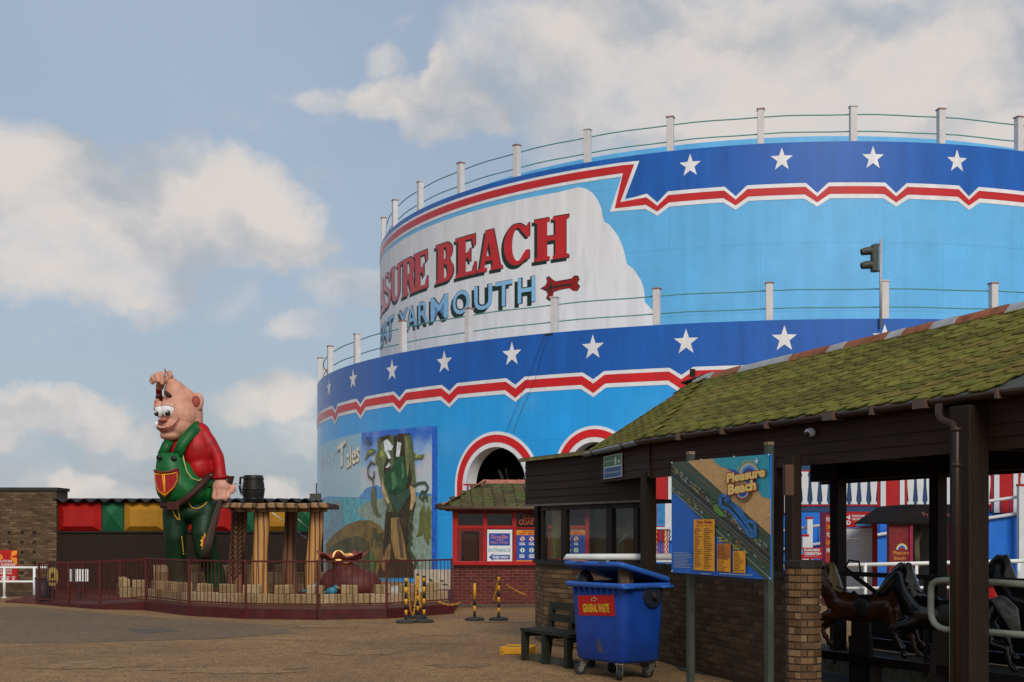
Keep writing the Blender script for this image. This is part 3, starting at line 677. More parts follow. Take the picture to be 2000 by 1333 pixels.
# ---- the printed mural by the left edge
def D_(name, polys, k, mat, R=R2):
    for p in polys: mb = MB(); drum_poly(mb, p, R+k); mb.build(name, mat, mur)
mur = bld
skyp = M_zgrad('mural_sky_print', -.2, 5.5, [(0, (.10, .34, .40)), (.3, (.26, .50, .58)), (.6, (.50, .64, .70)), (.80, (.56, .56, .60)), (.88, (.30, .48, .74)), (1, (.01, .13, .62))])
skyl = M_zgrad('mural_pale_print', -.2, 5.5, [(0, (.12, .34, .42)), (.45, (.30, .52, .62)), (.8, (.42, .60, .68)), (1, (.25, .50, .66))])
D_('mural_panel', [[(622.5, 873), (706, 846), (704, 1135), (622.5, 1125)]], .004, skyl)
D_('mural_panel', [[(706, 846), (854, 832), (854, 1124), (702, 1135)]], .005, skyp)
mcol = lambda n, c: M('print_'+n, tuple(min(.9, v*1.25) for v in c), .45, .45, 5, coat=.4)
D_('mural_border', [[(844, 834), (854, 833), (854, 1123), (843, 1124)]], .010, mcol('border_blue', (.01, .10, .48)))
D_('mural_hill', [[(622.5, 978), (640, 970), (700, 972), (716, 953), (735, 948), (760, 957), (800, 960), (843, 965), (843, 985), (622.5, 990)]], .010, mcol('far_hill', (.07, .22, .46)))
D_('mural_lake', [[(622.5, 982), (660, 972), (700, 974), (760, 985), (843, 985), (843, 1060), (700, 1040), (622.5, 1050)]], .014, mcol('lake', (.06, .30, .36)))
D_('mural_land', [[(698, 996), (712, 984), (750, 972), (843, 968), (843, 1124), (703, 1133), (700, 1030), (716, 1014), (700, 1006)]], .018, mcol('meadow', (.20, .27, .22)))
D_('mural_lake', [[(624, 1050), (633, 1040), (641, 1030), (646, 985), (652, 978), (668, 980), (670, 1030), (665, 1050), (650, 1056)]], .022, mcol('tower_grey', (.12, .22, .28)))
D_('mural_mound', [[(636, 1064), (650, 1047), (676, 1026), (700, 1017), (722, 1016), (740, 1025), (760, 1052), (760, 1128), (636, 1130)]], .026, M('print_brown_hill', (.20, .13, .04), .45, .6, 2))
D_('mural_mound', [[(640, 1072), (664, 1056), (700, 1046), (720, 1060), (730, 1128), (640, 1130)]], .030, M('print_olive_hill', (.085, .075, .03), .45, .7, 2))
# beanstalk
D_('beanstalk', [[(735, 1128), (746, 1090), (750, 1050), (752, 1010), (757, 980), (752, 940), (742, 900), (738, 856), (757, 850), (775, 852), (779, 846), (790, 848), (800, 846), (806, 870), (809, 905), (803, 945), (812, 985), (806, 1010), (800, 1060), (806, 1100), (818, 1128)]], .034, M('print_stalk_brown', (.052, .036, .013), .45, .75, 3, stretch=(5, 5, .5)))
D_('beanstalk_light', [[(764, 1012), (778, 1010), (790, 1060), (795, 1095), (772, 1092), (763, 1050)]], .038, M('print_stalk_tan', (.34, .21, .07), .45, .6, 3, stretch=(5, 5, .5)))
D_('beanstalk_light', [[(774, 1014), (780, 1012), (786, 1060), (788, 1090), (782, 1090), (778, 1050)]], .042, mcol('stalk_dark', (.09, .055, .025)))
D_('beanstalk_light', [[(742, 1100), (757, 1066), (764, 1060), (762, 1092), (750, 1118)]], .042, mcol('stalk_ochre', (.20, .11, .035)))
gr = mcol('leaf_green', (.05, .13, .035)); gl_ = mcol('pod_green', (.11, .125, .022)); dk = mcol('shade_green', (.02, .055, .03))
D_('mural_leaf', [[(712, 900), (717, 881), (724, 876), (735, 880), (730, 888), (722, 889)], [(806, 882), (816, 890), (829, 887), (826, 897), (812, 898), (800, 893), (797, 873), (804, 866)], [(740, 880), (752, 874), (760, 880), (752, 905), (740, 912), (733, 906), (733, 890)]], .038, mcol('leaf_ochre', (.11, .12, .025)))
# the climber on the stalk: green tunic, white sleeves, tan hose
D_('mural_climber', [[(751, 925), (764, 917), (778, 890), (788, 892), (792, 915), (798, 940), (790, 956), (775, 968), (760, 966), (750, 945)]], .046, M('print_tunic_green', (.020, .085, .035), .45, .6, 2.5))
D_('mural_climber', [[(753, 963), (772, 968), (795, 955), (803, 950), (803, 962), (790, 985), (777, 1004), (765, 985)]], .046, dk)
D_('mural_sleeve', [[(749, 862), (757, 858), (768, 872), (765, 879), (758, 881), (764, 895), (759, 897), (751, 880)], [(776, 863), (784, 866), (780, 893), (773, 892)], [(753, 914), (760, 903), (763, 909), (758, 914)]], .050, mcol('print_white', (.62, .66, .68)))
D_('mural_leg', [[(746, 930), (750, 950), (762, 982), (757, 984), (746, 962)], [(800, 948), (811, 955), (812, 975), (804, 998), (800, 995), (803, 975)]], .050, mcol('hose_tan', (.42, .30, .14)))
for hl in ([(742, 866), (748, 862), (752, 900), (748, 925), (744, 900)], [(790, 852), (795, 852), (800, 900), (796, 940), (792, 900)]): D_('beanstalk_light', [hl], .042, mcol('stalk_moss', (.16, .17, .05)))
for hl in ([(762, 1002), (772, 1006), (790, 1004), (786, 1010), (770, 1011)], [(752, 1012), (758, 1014), (756, 1060), (750, 1090)], [(796, 1015), (800, 1040), (796, 1070), (792, 1040)]): D_('beanstalk_light', [hl], .045, mcol('stalk_deep', (.022, .014, .008)))
for hl in ([(764, 925), (772, 920), (776, 950), (766, 958)], [(784, 900), (788, 905), (790, 930), (785, 940)]): D_('mural_climber', [hl], .050, mcol('tunic_light', (.045, .15, .055)))
for hl in ([(716, 884), (724, 879), (730, 882), (722, 886)], [(812, 887), (824, 893), (812, 894)], [(742, 882), (752, 878), (750, 890), (742, 894)]): D_('mural_leaf', [hl], .044, mcol('leaf_light', (.26, .30, .05)))
for hl in ([(757, 1000), (748, 960), (739, 920), (737, 858), (743, 856), (748, 915), (760, 960), (768, 1000)], [(801, 990), (805, 940), (800, 900), (795, 850), (803, 850), (809, 900), (812, 940), (809, 985)], [(766, 930), (758, 880), (762, 850), (770, 850), (768, 885), (774, 925)]): D_('beanstalk_light', [hl], .0435, mcol('stalk_green', (.075, .105, .03)))
# bean pods
def pod(pts, mat=gl_): D_('mural_bean', [pts], .044, mat)
pod([(728, 950), (733, 952), (735, 985), (738, 1003), (745, 1008), (740, 1011), (731, 1004), (725, 985), (725, 962)], mcol('pod_dark', (.10, .10, .025)))
pod([(826, 985), (830, 990), (829, 1030), (824, 1045), (812, 1049), (818, 1035), (820, 1000)]); pod([(836, 988), (842, 1000), (841, 1045), (836, 1065), (829, 1052), (827, 1035), (832, 1000)])
pod([(724, 1075), (729, 1080), (731, 1105), (728, 1122), (722, 1112), (722, 1090)], gr)
def vine(pts, r=.05):
    q = []
    for i in range(len(pts)-1):
        for s_ in range(4):
            a_, b_ = pts[i], pts[i+1]; q.append((a_[0]+(b_[0]-a_[0])*s_/4, a_[1]+(b_[1]-a_[1])*s_/4))
    v3 = [dpt(*dq(x, y, R2), R2+.045) for x, y in q]
    vs = []; fs = []
    for i, p in enumerate(v3):
        t = (v3[min(i+1, len(v3)-1)]-v3[max(i-1, 0)]).normalized(); rd = (p-Vector((CX, CY, p.z))).normalized(); w = t.cross(rd)*r; vs += [p+w, p-w]
    for i in range(len(v3)-1): fs.append((2*i, 2*i+1, 2*i+3, 2*i+2))
    mb = MB(); mb.add(vs, fs); mb.build('mural_vine', mcol('vine', (.045, .06, .02)), mur)
def spiral(cx, cy, rx, ry, a0, turns, n=22): return [(cx+rx*(1-i/n*.75)*math.cos(math.radians(a0)+turns*2*math.pi*i/n), cy+ry*(1-i/n*.75)*math.sin(math.radians(a0)+turns*2*math.pi*i/n)) for i in range(n+1)]
vine(spiral(721, 861, 6, 9, 0, 1.6), .03); vine([(734, 908), (726, 903), (720, 915), (721, 930), (728, 937), (733, 930), (731, 918)]); vine([(731, 935), (730, 952)])
vine([(806, 950), (820, 944), (832, 943), (838, 953), (833, 962), (826, 960), (821, 970), (826, 976), (834, 968), (838, 985)]); vine([(830, 960), (828, 988)])
vine(spiral(743, 1058, 8, 10, 180, 1.5), .04); vine([(750, 1044), (737, 1045), (728, 1052), (727, 1075)]); vine(spiral(734, 1038, 5, 7, 90, 1.3), .035)
vine([(806, 1000), (800, 1030), (806, 1050), (798, 1070), (808, 1085), (815, 1100), (806, 1120)], .06); vine([(803, 1010), (808, 1030), (800, 1050), (810, 1072)], .05)
# gothic lettering of the mural, left word paler
def mtext(txt, x0, y0, x1, y1, k, mat, name, bold, dz=0):
    a = dtheta(x0, R2)[0]; b_ = dtheta(x1, R2)[0]; _, d = dtheta((x0+x1)/2, R2); vs, fs, w = glyphs(txt, bold); mb = MB()
    z0, z1 = zrow(y1, d)+dz, zrow(y0, d)+dz; drum_map(mb, [(a+(b_-a)*x, z0+(z1-z0)*y+.25*x) for x, y in vs], fs, R2+k); mb.build(name, mat, mur)
for k, mt, bo_, dz in ((.011, mcol('text_shadow', (.12, .09, .06)), .05, -.06), (.017, mcol('text_cream', (.66, .60, .48)), .02, 0)):
    mtext('T', 660, 871, 677, 918, k, mt, 'mural_letter', bo_, dz)
    mtext('ales', 677, 873, 703, 915, k, mt, 'mural_letter', bo_, dz)
mtext('Fairy', 628, 886, 655, 925, .011, mcol('text_pale', (.40, .50, .53)), 'mural_letter', .02)

# signal lamp on its pole behind the terrace rail
tl = thing('signal_light', 'grey two-lamp traffic signal on a slim pole above the lower terrace rail', 'traffic light', P(1720, 625, 38.9))
mb = MB(); mb.tube([P(1720, 640, 38.9), P(1720, 468, 38.9)], .04, 10); mb.build('pole', M('galvanised_steel', (.42, .42, .42), .5, .15, metal=.3), tl)
m_tl = M('faded_black_plastic', (.05, .055, .045), .55, .2)
mb = MB(); mb.box(P(1708, 505, 38.9), (.22, .26, .86), bev=.04); hs = mb.build('housing', m_tl, tl)
for r_ in (490, 517):
    mb = MB(); c = P(1697, r_, 38.9); mb.tube([c+Vector((.1, 0, 0)), c+Vector((-.10, 0, -.02)), c+Vector((-.24, 0, -.05))], [.13, .125, .10], 14, cap=False)
    mb.tube([c+Vector((.1, 0, 0)), c+Vector((-.10, 0, -.02)), c+Vector((-.24, 0, -.05))], [.12, .115, .09], 14, cap=False); mb.build('visor', m_tl, tl)
    mb = MB(); mb.sphere(c+Vector((.0, 0, 0)), (.05, .1, .1), 12, 8); mb.build('lens', M('dark_lens', (.03, .02, .01), .15), tl)
for r_ in (478, 530):
    mb = MB(); mb.beam(P(1708, r_, 38.9), P(1720, r_, 38.9), .05, .05); mb.build('bracket', m_tl, tl)

# ================================================================== brick work
BRICK = {}
def brick_mesh(key, w, h, d, mat, bev=.004):
    if key not in BRICK:
        mb = MB(); c = bev
        p = [(-w/2, 0, -h/2), (w/2, 0, -h/2), (w/2, 0, h/2), (-w/2, 0, h/2)]
        q = [(-w/2+c, -d, -h/2+c), (w/2-c, -d, -h/2+c), (w/2-c, -d, h/2-c), (-w/2+c, -d, h/2-c)]
        mb.add(p+q, [(4, 5, 6, 7), (0, 1, 5, 4), (1, 2, 6, 5), (2, 3, 7, 6), (3, 0, 4, 7)])
        BRICK[key] = mb.mesh('brick', mat, fix=True)
    return BRICK[key]
def put_piece(name, me, M4, parent):
    o = bpy.data.objects.new(name, me); link(o); o.parent = parent
    o.matrix_parent_inverse = Matrix.Translation(-Vector(parent.location)) if parent.parent is None else Matrix.Identity(4)
    o.matrix_basis = M4; return o
def brick_face(parent, A, B, z0, z1, mat, key, bw=.215, bh=.065, j=.010, proud=.008, limit=300, order=None, jit=.0015, sel=None):
    """courses of single bricks on the face that runs A -> B (outside on the right-hand side of travel is -n)"""
    A = Vector((A[0], A[1], 0)); B = Vector((B[0], B[1], 0)); t = (B-A).normalized(); n = Vector((t.y, -t.x, 0)); Ln = (B-A).length
    rz = math.atan2(t.y, t.x); rows = int((z1-z0+j)/(bh+j)); spots = []
    for r in range(rows):
        x = -(bw+j)/2 if r % 2 else 0.0
        while x < Ln-.02:
            a, b = max(0, x), min(Ln, x+bw)
            if b-a > .03: spots.append((r, a, b))
            x += bw+j
    if order: spots.sort(key=order)
    extra = MB()
    for i, (r, a, b) in enumerate(spots):
        w = round((b-a)/.01)*.01; w = bw if abs(b-a-bw) < .006 else b-a
        c = A+t*((a+b)/2)+Vector((0, 0, z0+r*(bh+j)+bh/2))
        if sel and not sel(c): tgt = 'x'
        else: tgt = 'o'
        if tgt == 'o' and limit > 0:
            limit -= 1
            me = brick_mesh((key, round(w, 3)), w, bh, proud, mat)
            put_piece('brick', me, Matrix.Translation(c+n*random.uniform(-jit, jit*1.6)) @ Matrix.Rotation(rz, 4, 'Z') @ Matrix.Rotation(random.uniform(-.004, .004), 4, 'Y'), parent)
        else:
            R = Matrix.Rotation(rz, 3, 'Z'); extra.box(c+n*(proud/2-.002), (w, proud, bh), rz)
    if extra.v: o = extra.build('brickwork', mat if not hasattr(mat, 'isl') else mat, parent); o['kind'] = 'stuff'
    return limit
mort = M('mortar', (.085, .062, .042), .9, .3, 12)
mort_d = M('dark_mortar', (.07, .05, .033), .9, .3, 12)
m_brL = M_ramp('buff_brick', [(0, (.062, .034, .017)), (.3, (.090, .052, .026)), (.7, (.118, .072, .036)), (1, (.155, .10, .056))])

# ------------------------------------------------------------------ brick block at the left
bb = thing('brick_building', 'low flat-roofed buff brick building at the far left edge with small dark projecting header bricks', 'building', (-15.2, 37.2, 0))
xl, xr, yb = -16.2, (111-1000)/F*35.2, 35.2; zt = zrow(959, 35.2)
mb = MB(); mb.hexa([(xl-2, yb, 0), (xr-.012, yb, 0), (xr-.012, yb+.9, 0), (xl-2, yb+.9, 0), (xl-2, yb, zt), (xr-.012, yb, zt), (xr-.012, yb+.9, zt), (xl-2, yb+.9, zt)]); mb.build('wall', mort, bb)
vis = lambda c: c.x/c.y*F+1000 > -4
brick_face(bb, (xl, yb), (xr, yb), .12, zt-.02, m_brL, 'L', limit=300, sel=vis, order=lambda s: -s[1])
mb = MB(); mb.box(((xl-2+xr)/2-.02, yb+.45, zt+.05), (xr-xl+2.1, 1.0, .09)); mb.build('coping', M('dark_coping', (.03, .028, .026), .7), bb)
mb = MB(); mb.box(((xl-2+xr)/2, yb-.03, .06), (xr-xl+2, .06, .12)); mb.build('plinth', mort_d, bb)
dh = M('dark_header_brick', (.02, .014, .01), .9)  # dark squares on the wall are projecting header bricks
for px in (18, 43, 67):
    for r in (1040, 1059, 1079, 1099, 1119):
        p = P(px, r, yb-.012); mb = MB(); mb.box(p+Vector((0, .0, 0)), (.085, .03, .07)); mb.build('header_brick', dh, bb)

# ------------------------------------------------------------------ low building with coloured panels
lb = thing('panel_building', 'long low building with corrugated roof edge and red, green and yellow padded panels', 'building', (-9.3, 38, 0))
y0 = 35.45; xa, xb = (111.5-1000)/F*y0, (619-1000)/F*y0
X = lambda px, d=y0: (px-1000)/F*d
mb = MB(); mb.hexa([(xa, y0, 0), (xb, y0, 0), (xb, y0+1.2, 0), (xa, y0+1.2, 0), (xa, y0, zrow(1040, y0)), (xb, y0, zrow(1040, y0)), (xb, y0+1.2, 2.66), (xa, y0+1.2, 2.66)])
mb.build('wall', M('brown_brick_wall', (.020, .011, .007), .85, .4, 9, bump=.4), lb)
mb = MB(); mb.hexa([(xa, y0-.05, zrow(1041, y0)), (xb, y0-.05, zrow(1041, y0)), (xb, y0+.3, zrow(1041, y0)), (xa, y0+.3, zrow(1041, y0)), (xa, y0-.05, zrow(979, y0)), (xb, y0-.05, zrow(979, y0)), (xb, y0+.3, zrow(979, y0)), (xa, y0+.3, zrow(979, y0))])
mb.build('fascia', M('black_fascia', (.012, .012, .012), .7), lb)
cr = MB(); vs = []; fs = []; pit = .395; nx = int((xb-xa)/pit*8)
for i in range(nx+1):
    x = xa+(xb-xa)*i/nx; z = .05*math.cos(2*math.pi*x/pit)
    for (yy, zz) in ((y0-.3, 2.765), (y0+1.3, 2.80), (y0-.3, 2.74), (y0+1.3, 2.78)): vs.append((x, yy, zz+z))
for i in range(nx):
    for k in ((0, 1), (3, 2), (2, 0)): fs.append((4*i+k[0], 4*i+k[1], 4*i+4+k[1], 4*i+4+k[0]))
cr.add(vs, fs, True); cr.build('corrugated_roof', M('black_corrugated', (.02, .02, .022), .6), lb)
pr_ = M('panel_red', (.34, .007, .005), .4, .2, 2); pg_ = M('panel_green', (.010, .095, .040), .4, .2, 2); py_ = M('panel_yellow', (.36, .17, .012), .4, .2, 2)
x = 114.0; seq = [('r', 86), ('g', 43), ('y', 82), ('g', 43)]; i = 0
while x < 615:
    kd, w = seq[i % 4]; x2 = min(x+w, 618); a, b = X(x+1), X(x2-1); zt_, zb_ = zrow(982, y0), zrow(1038, y0); yf = y0-.055
    mb = MB(); m = {'r': pr_, 'g': pg_, 'y': py_}[kd]
    if kd == 'g':
        c = ((a+b)/2, yf-.20, (zt_+zb_)/2+.06)
        q = [(a, yf, zb_), (b, yf, zb_), (b, yf, zt_), (a, yf, zt_)]
        mb.add(q+[c], [(0, 1, 4), (1, 2, 4), (2, 3, 4), (3, 0, 4), (3, 2, 1, 0)])
    else:
        e = .2; q = [(a, yf, zb_), (b, yf, zb_), (b, yf, zt_), (a, yf, zt_)]; p = [(a+e, yf-.13, zb_+.14), (b-e, yf-.13, zb_+.14), (b-e, yf-.13, zt_-.2), (a+e, yf-.13, zt_-.2)]
        mb.hexa(q+p)
    mb.build('padded_panel', m, lb); x = x2; i += 1
# slim mast by the roof end
mb = MB(); mb.tube([P(618, 978, 35.7), P(618, 944, 35.7)], .02, 6); mb.box(P(616, 972, 35.7), (.3, .2, .22)); tag(mb.build('roof_mast', m_tl), 'thin mast with small box at the right end of the corrugated roof', 'mast')

# ------------------------------------------------------------------ railing, poster, bin at the left
m_wp = M('white_pipe_paint', (.72, .74, .72), .4, .1, 5, grime=.15, gcol=(.25, .2, .15))
rl = thing('pipe_railing', 'white two-bar pipe railing at the left edge in front of the brick building', 'railing', (-14.0, 34.3, 0))
for px in (-60, 8.5, 67): mb = MB(); p = P(px, 1108, 34.3); mb.tube([(p.x, p.y, 0), p], .038, 10); mb.lathe((p.x, p.y, 0), [(.08, 0), (.08, .02), (.04, .03)], 10); mb.build('post', m_wp, rl)
for r in (1109, 1136.5): mb = MB(); mb.tube([P(-75, r, 34.3), P(92, r, 34.3)], .033, 8); mb.build('bar', m_wp, rl)
po = thing('warning_poster', 'red poster with orange rays, pale lettering and three paw prints on brick wall', 'poster', P(16, 1136, 35.05))
pl = Plane((X(-30, 35.15), 35.15), (X(40, 35.15), 35.15)); mb = MB(); a, b_ = P(-20, 1136, 35.13), P(34, 1075, 35.13); mb.box(((a.x+b_.x)/2, 35.145, (a.z+b_.z)/2), (b_.x-a.x, .04, b_.z-a.z)); mb.build('board', M('poster_red', (.42, .012, .012), .4, .1), po)
def rays(pl, mb, cx, cy, r0, r1, n_, k):
    for i in range(n_):
        a = 2*math.pi*i/n_; b = a+math.pi/n_*.8; pl.poly(mb, [(cx+r0*math.cos(a), cy+r0*math.sin(a)), (cx+r1*math.cos(a), cy+r1*math.sin(a)), (cx+r1*math.cos(b), cy+r1*math.sin(b))], k)
mb = MB()
for q in ([(34, 1075), (34, 1083), (22, 1088), (24, 1077)], [(-18, 1075), (-8, 1075), (2, 1088), (-6, 1092)], [(0, 1082), (6, 1086), (6, 1092), (0, 1094)], [(34, 1090), (34, 1104), (27, 1098), (20, 1089)]): mb = MB(); pl.poly(mb, q, .030); mb.build('ray_print', M('poster_orange', (.70, .26, .02), .4), po)
mb = MB()
for r, h_, t in ((1094, 5, 'CAUTION'), (1101, 4.5, 'PLEASE SUPERVISE'), (1107, 4.5, 'ALL CHILDREN'), (1112.5, 4, 'AT ALL TIMES'), (1118, 4, 'THANK YOU')): pl.text(mb, t, -17 if len(t) > 12 else -8, r, 31 if len(t) > 12 else 24, r+h_, .034, .02)
mb.build('lettering', M('poster_white', (.65, .62, .6), .5), po)
for px in (5.5, 16, 27):
    mb = MB(); pl.poly(mb, [(px+2.4*math.cos(a/10*6.283), 1131+2*math.sin(a/10*6.283)) for a in range(10)], .032)
    for i in range(4): pl.poly(mb, [(px+(-3.2+2.1*i)+.9*math.cos(a/8*6.283), 1127.6-(1 if i in (1, 2) else 0)+1.1*math.sin(a/8*6.283)) for a in range(8)], .032)
    o = mb.build('paw_print', M('poster_white', (.65, .62, .6), .5), po); o['kind'] = 'stuff'

# ================================================================== giant's yard: platform, fence, castle wall
plat_pts = [(72, 31.4, 0.02), (135, 30.2, .06), (195, 29.2, .10), (285, 28.9, .2), (370, 26.9, .2), (480, 25.9, .2), (620, 25.6, .2), (755, 26.0, .2), (884, 27.6, .2)]
pf = MB(); top = [Vector((X(p[0], p[1]-.15), p[1]-.15, p[2])) for p in plat_pts]
back = [Vector((X(884, 28)+.05, 35.3, .2)), Vector((-12.9, 35.3, .2)), Vector((-13.2, 32.0, .05))]
ring_ = top+back; pf.poly(ring_); pf.add([v for p in ring_ for v in (p, Vector((p.x, p.y, -.02)))], [(2*i, 2*i+1, 2*((i+1) % len(ring_))+1, 2*((i+1) % len(ring_))) for i in range(len(ring_))])
pf.build('platform', M('maroon_deck_paint', (.085, .018, .014), .55, .35, 3, grime=.5, gcol=(.09, .06, .04)), kind='structure')
kb = MB()
for a, b in zip(top, top[1:]):
    t = (b-a); t.z = 0; t.normalize(); n_ = Vector((t.y, -t.x, 0)); lo = Vector((0, 0, 1))
    kb.add([a+n_*.05+Vector((0, 0, .012)), b+n_*.05+Vector((0, 0, .012)), Vector((b.x, b.y, -.01))+n_*.05, Vector((a.x, a.y, -.01))+n_*.05, a-n_*.12+Vector((0, 0, .012)), b-n_*.12+Vector((0, 0, .012)), Vector((b.x, b.y, -.01))-n_*.12, Vector((a.x, a.y, -.01))-n_*.12], [(0, 1, 2, 3), (0, 4, 5, 1), (5, 4, 7, 6), (0, 3, 7, 4), (1, 5, 6, 2)])
kb.build('kerb', M('red_kerb_paint', (.060, .006, .006), .6, .4, 5, grime=.4), kind='structure')
m_fe = M('maroon_fence_paint', (.075, .011, .008), .45, .25, 6)
def picket_fence(name, label, pts, h, spacing=.115, post_px=None, group=None, pr=.009):
    b0 = pts[len(pts)//2]; f = thing(name, label, 'fence', (b0[0], b0[1], 0), group)
    P3 = [Vector(p) for p in pts]; pick = None
    for i, (a, b) in enumerate(zip(P3, P3[1:])):
        L_ = (b-a).length; nseg = max(1, round(L_/1.75)) 
        for s_ in range(nseg):
            c, d = a.lerp(b, s_/nseg), a.lerp(b, (s_+1)/nseg)
            mb = MB(); mb.box(c+Vector((0, 0, (h+.03)/2-.03)), (.05, .05, h+.09)); mb.build('post', m_fe, f)
            mb = MB(); mb.beam(c+Vector((0, 0, h)), d+Vector((0, 0, h)), .05, .035); mb.build('top_rail', m_fe, f)
            mb = MB(); mb.beam(c+Vector((0, 0, .1)), d+Vector((0, 0, .1)), .035, .03); mb.build('bottom_rail', m_fe, f)
            m_ = max(2, int((d-c).length/spacing))
            for q in range(1, m_):
                p = c.lerp(d, q/m_)
                if pick is None:
                    pm = MB(); pm.tube([(0, 0, .1), (0, 0, h)], pr, 6, cap=False); pick = pm.mesh('picket', m_fe)
                put_piece('picket', pick, Matrix.Translation(p), f)
    mb = MB(); mb.box(P3[-1]+Vector((0, 0, h/2)), (.05, .05, h+.06)); mb.build('post', m_fe, f)
    return f
fp = [(X(p[0], p[1]), p[1], p[2]) for p in ((76, 31.2, .03), (195, 29.4, .10), (285, 29.1, .2), (370, 27.1, .2), (480, 26.1, .2), (620, 25.8, .2), (755, 26.2, .2), (882, 27.8, .2))]
picket_fence('picket_fence', 'maroon metal picket fence curving along the front of the giant platform', fp, 1.0)
fb = [(X(p[0], p[1]), p[1], p[2]) for p in ((96, 34.2, .1), (235, 32.0, .2), (340, 31.6, .2))]
picket_fence('picket_fence', 'shorter maroon picket fence standing behind the left end of the front fence', fb, .9, .13)
# castle wall of sand-coloured blocks
cw = thing('castle_wall', 'low toy castle wall of sand coloured blocks with battlements behind the fence', 'wall', (X(560, 27.5), 27.5, .2))
m_sand = M_ramp('sand_block', [(0, (.24, .165, .075)), (.5, (.34, .24, .12)), (1, (.42, .31, .18))], .8, scale=9)
cpts = [(236, 33.0), (246, 30.5), (300, 29.9), (372, 28.4), (480, 27.4), (620, 27.1), (755, 27.5), (880, 29.0)]
CP = [Vector((X(p[0], p[1]), p[1], .2)) for p in cpts]
s_ = 0; k = 0; total = sum((b-a).length for a, b in zip(CP, CP[1:]))
def along(d):
    for a, b in zip(CP, CP[1:]):
        L_ = (b-a).length
        if d <= L_: return a.lerp(b, d/L_), math.atan2((b-a).y, (b-a).x)
        d -= L_
    return CP[-1], 0
bmm = [None, None]
def block(p, rz, w, h, d, z):
    mb = MB(); mb.box((0, 0, h/2), (w, d, h), bev=.018); me = mb.mesh('block', m_sand)
    return put_piece('block', me, Matrix.Translation(Vector((p.x, p.y, z))) @ Matrix.Rotation(rz, 4, 'Z'), cw)
d_ = .15
while d_ < total-.15:
    p, rz = along(d_); block(p, rz, .36, .25, .22, .2)
    if k % 2 == 0: block(p, rz, .185, .2, .20, .45+random.uniform(-.004, .004)); q_, rz2 = along(d_+.19); block(q_, rz2, .175, .2, .20, .45+random.uniform(-.01, .01))
    d_ += .37; k += 1
# rear castle wall, further back
cw2 = thing('castle_wall', 'rear row of sand coloured castle blocks behind the giant legs and table legs', 'wall', (X(420, 33), 33, .2))
CPs = CP; CP = [Vector((X(300, 33), 33, .2)), Vector((X(640, 33.5), 33.5, .2))]; total2 = (CP[1]-CP[0]).length; d_ = .2; k = 0; cwm = cw; cw = cw2
while d_ < total2:
    p, rz = along(d_); block(p, rz, .39, .3, .25, .45)
    block(p, rz, .39, .25, .25, .2)
    if k % 2 == 0: block(p, rz, .38, .2, .22, .75)
    d_ += .4; k += 1
cw = cwm; CP = CPs
# pale stone plinth and boulders right of the beanstalk
sp_ = thing('stone_plinth', 'cream painted low plinth against the drum wall behind the right end of the fence', 'plinth', (X(848, 37), 37, 0))
mb = MB(); a = P(808, 1150, 37); b = P(900, 1120, 37); mb.box(((a.x+b.x)/2, 37.4, .35), (b.x-a.x, .8, b.z*1.0+.0 if False else .7)); 
mb.build('block', M('cream_stone', (.42, .37, .29), .8, .2, 4, grime=.4), sp_)
mb = MB(); pl = Plane((X(800, 37), 37), (X(900, 37), 37))
for q in ([(836, 1132), (842, 1130), (846, 1136), (852, 1139), (848, 1141), (840, 1137)], [(858, 1134), (864, 1133), (868, 1136), (864, 1138)], [(862, 1141), (872, 1140), (876, 1143), (866, 1144)]): pl.poly(mb, q, .004)
o = mb.build('flaked_paint', M('flaked_grey', (.09, .07, .05), .9), sp_); o['kind'] = 'stuff'
m_bo = M('pale_boulder', (.36, .35, .31), .85, .35, 3, bump=.6, bscale=10)
for i, (px, r, w) in enumerate(((776, 1160, .34), (800, 1158, .30), (732, 1163, .22), (822, 1160, .26))):
    blob('boulder', [('e', P(px, 1160, 30.5+i*.2)+Vector((0, 0, -.05)), (w, w*.8, w*.75)), ('e', P(px+5, 1163, 30.6+i*.2), (w*.7, w*.7, w*.6))], m_bo, voxel=.04, smooth=3,
         label=['large pale boulder between the striped posts and beanstalk mural', 'pale boulder right of the largest one behind the fence', 'smallest pale boulder beside the gold sack', 'rightmost pale boulder near the cream plinth'][i], cat='boulder', group='boulders behind the fence')

# ================================================================== the giant
gi = thing('giant_statue', 'towering cartoon giant statue in green dungarees and red shirt scratching his head', 'statue', (X(375, 30), 30, .2))
GD = 30.0
def Q(px, row, dy=0): d = GD; v = P(px, row, d); return Vector((v.x, GD+dy, v.z))
m_skin = M('statue_skin', (.55, .27, .19), .55, .16, 5, grime=.12, gcol=(.22, .10, .07), bump=.25, bscale=12)
m_shirt = M('statue_shirt', (.34, .003, .005), .5, .35, 4, bump=.9, bscale=3, grime=.2, gcol=(.10, .01, .01))
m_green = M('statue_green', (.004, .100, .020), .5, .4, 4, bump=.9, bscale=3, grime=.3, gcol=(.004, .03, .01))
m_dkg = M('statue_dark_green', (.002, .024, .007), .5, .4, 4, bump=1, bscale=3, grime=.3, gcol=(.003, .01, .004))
m_yel = M('statue_yellow', (.70, .38, .02), .5); m_belt = M('statue_belt', (.040, .010, .008), .6)
u = 1/80.0
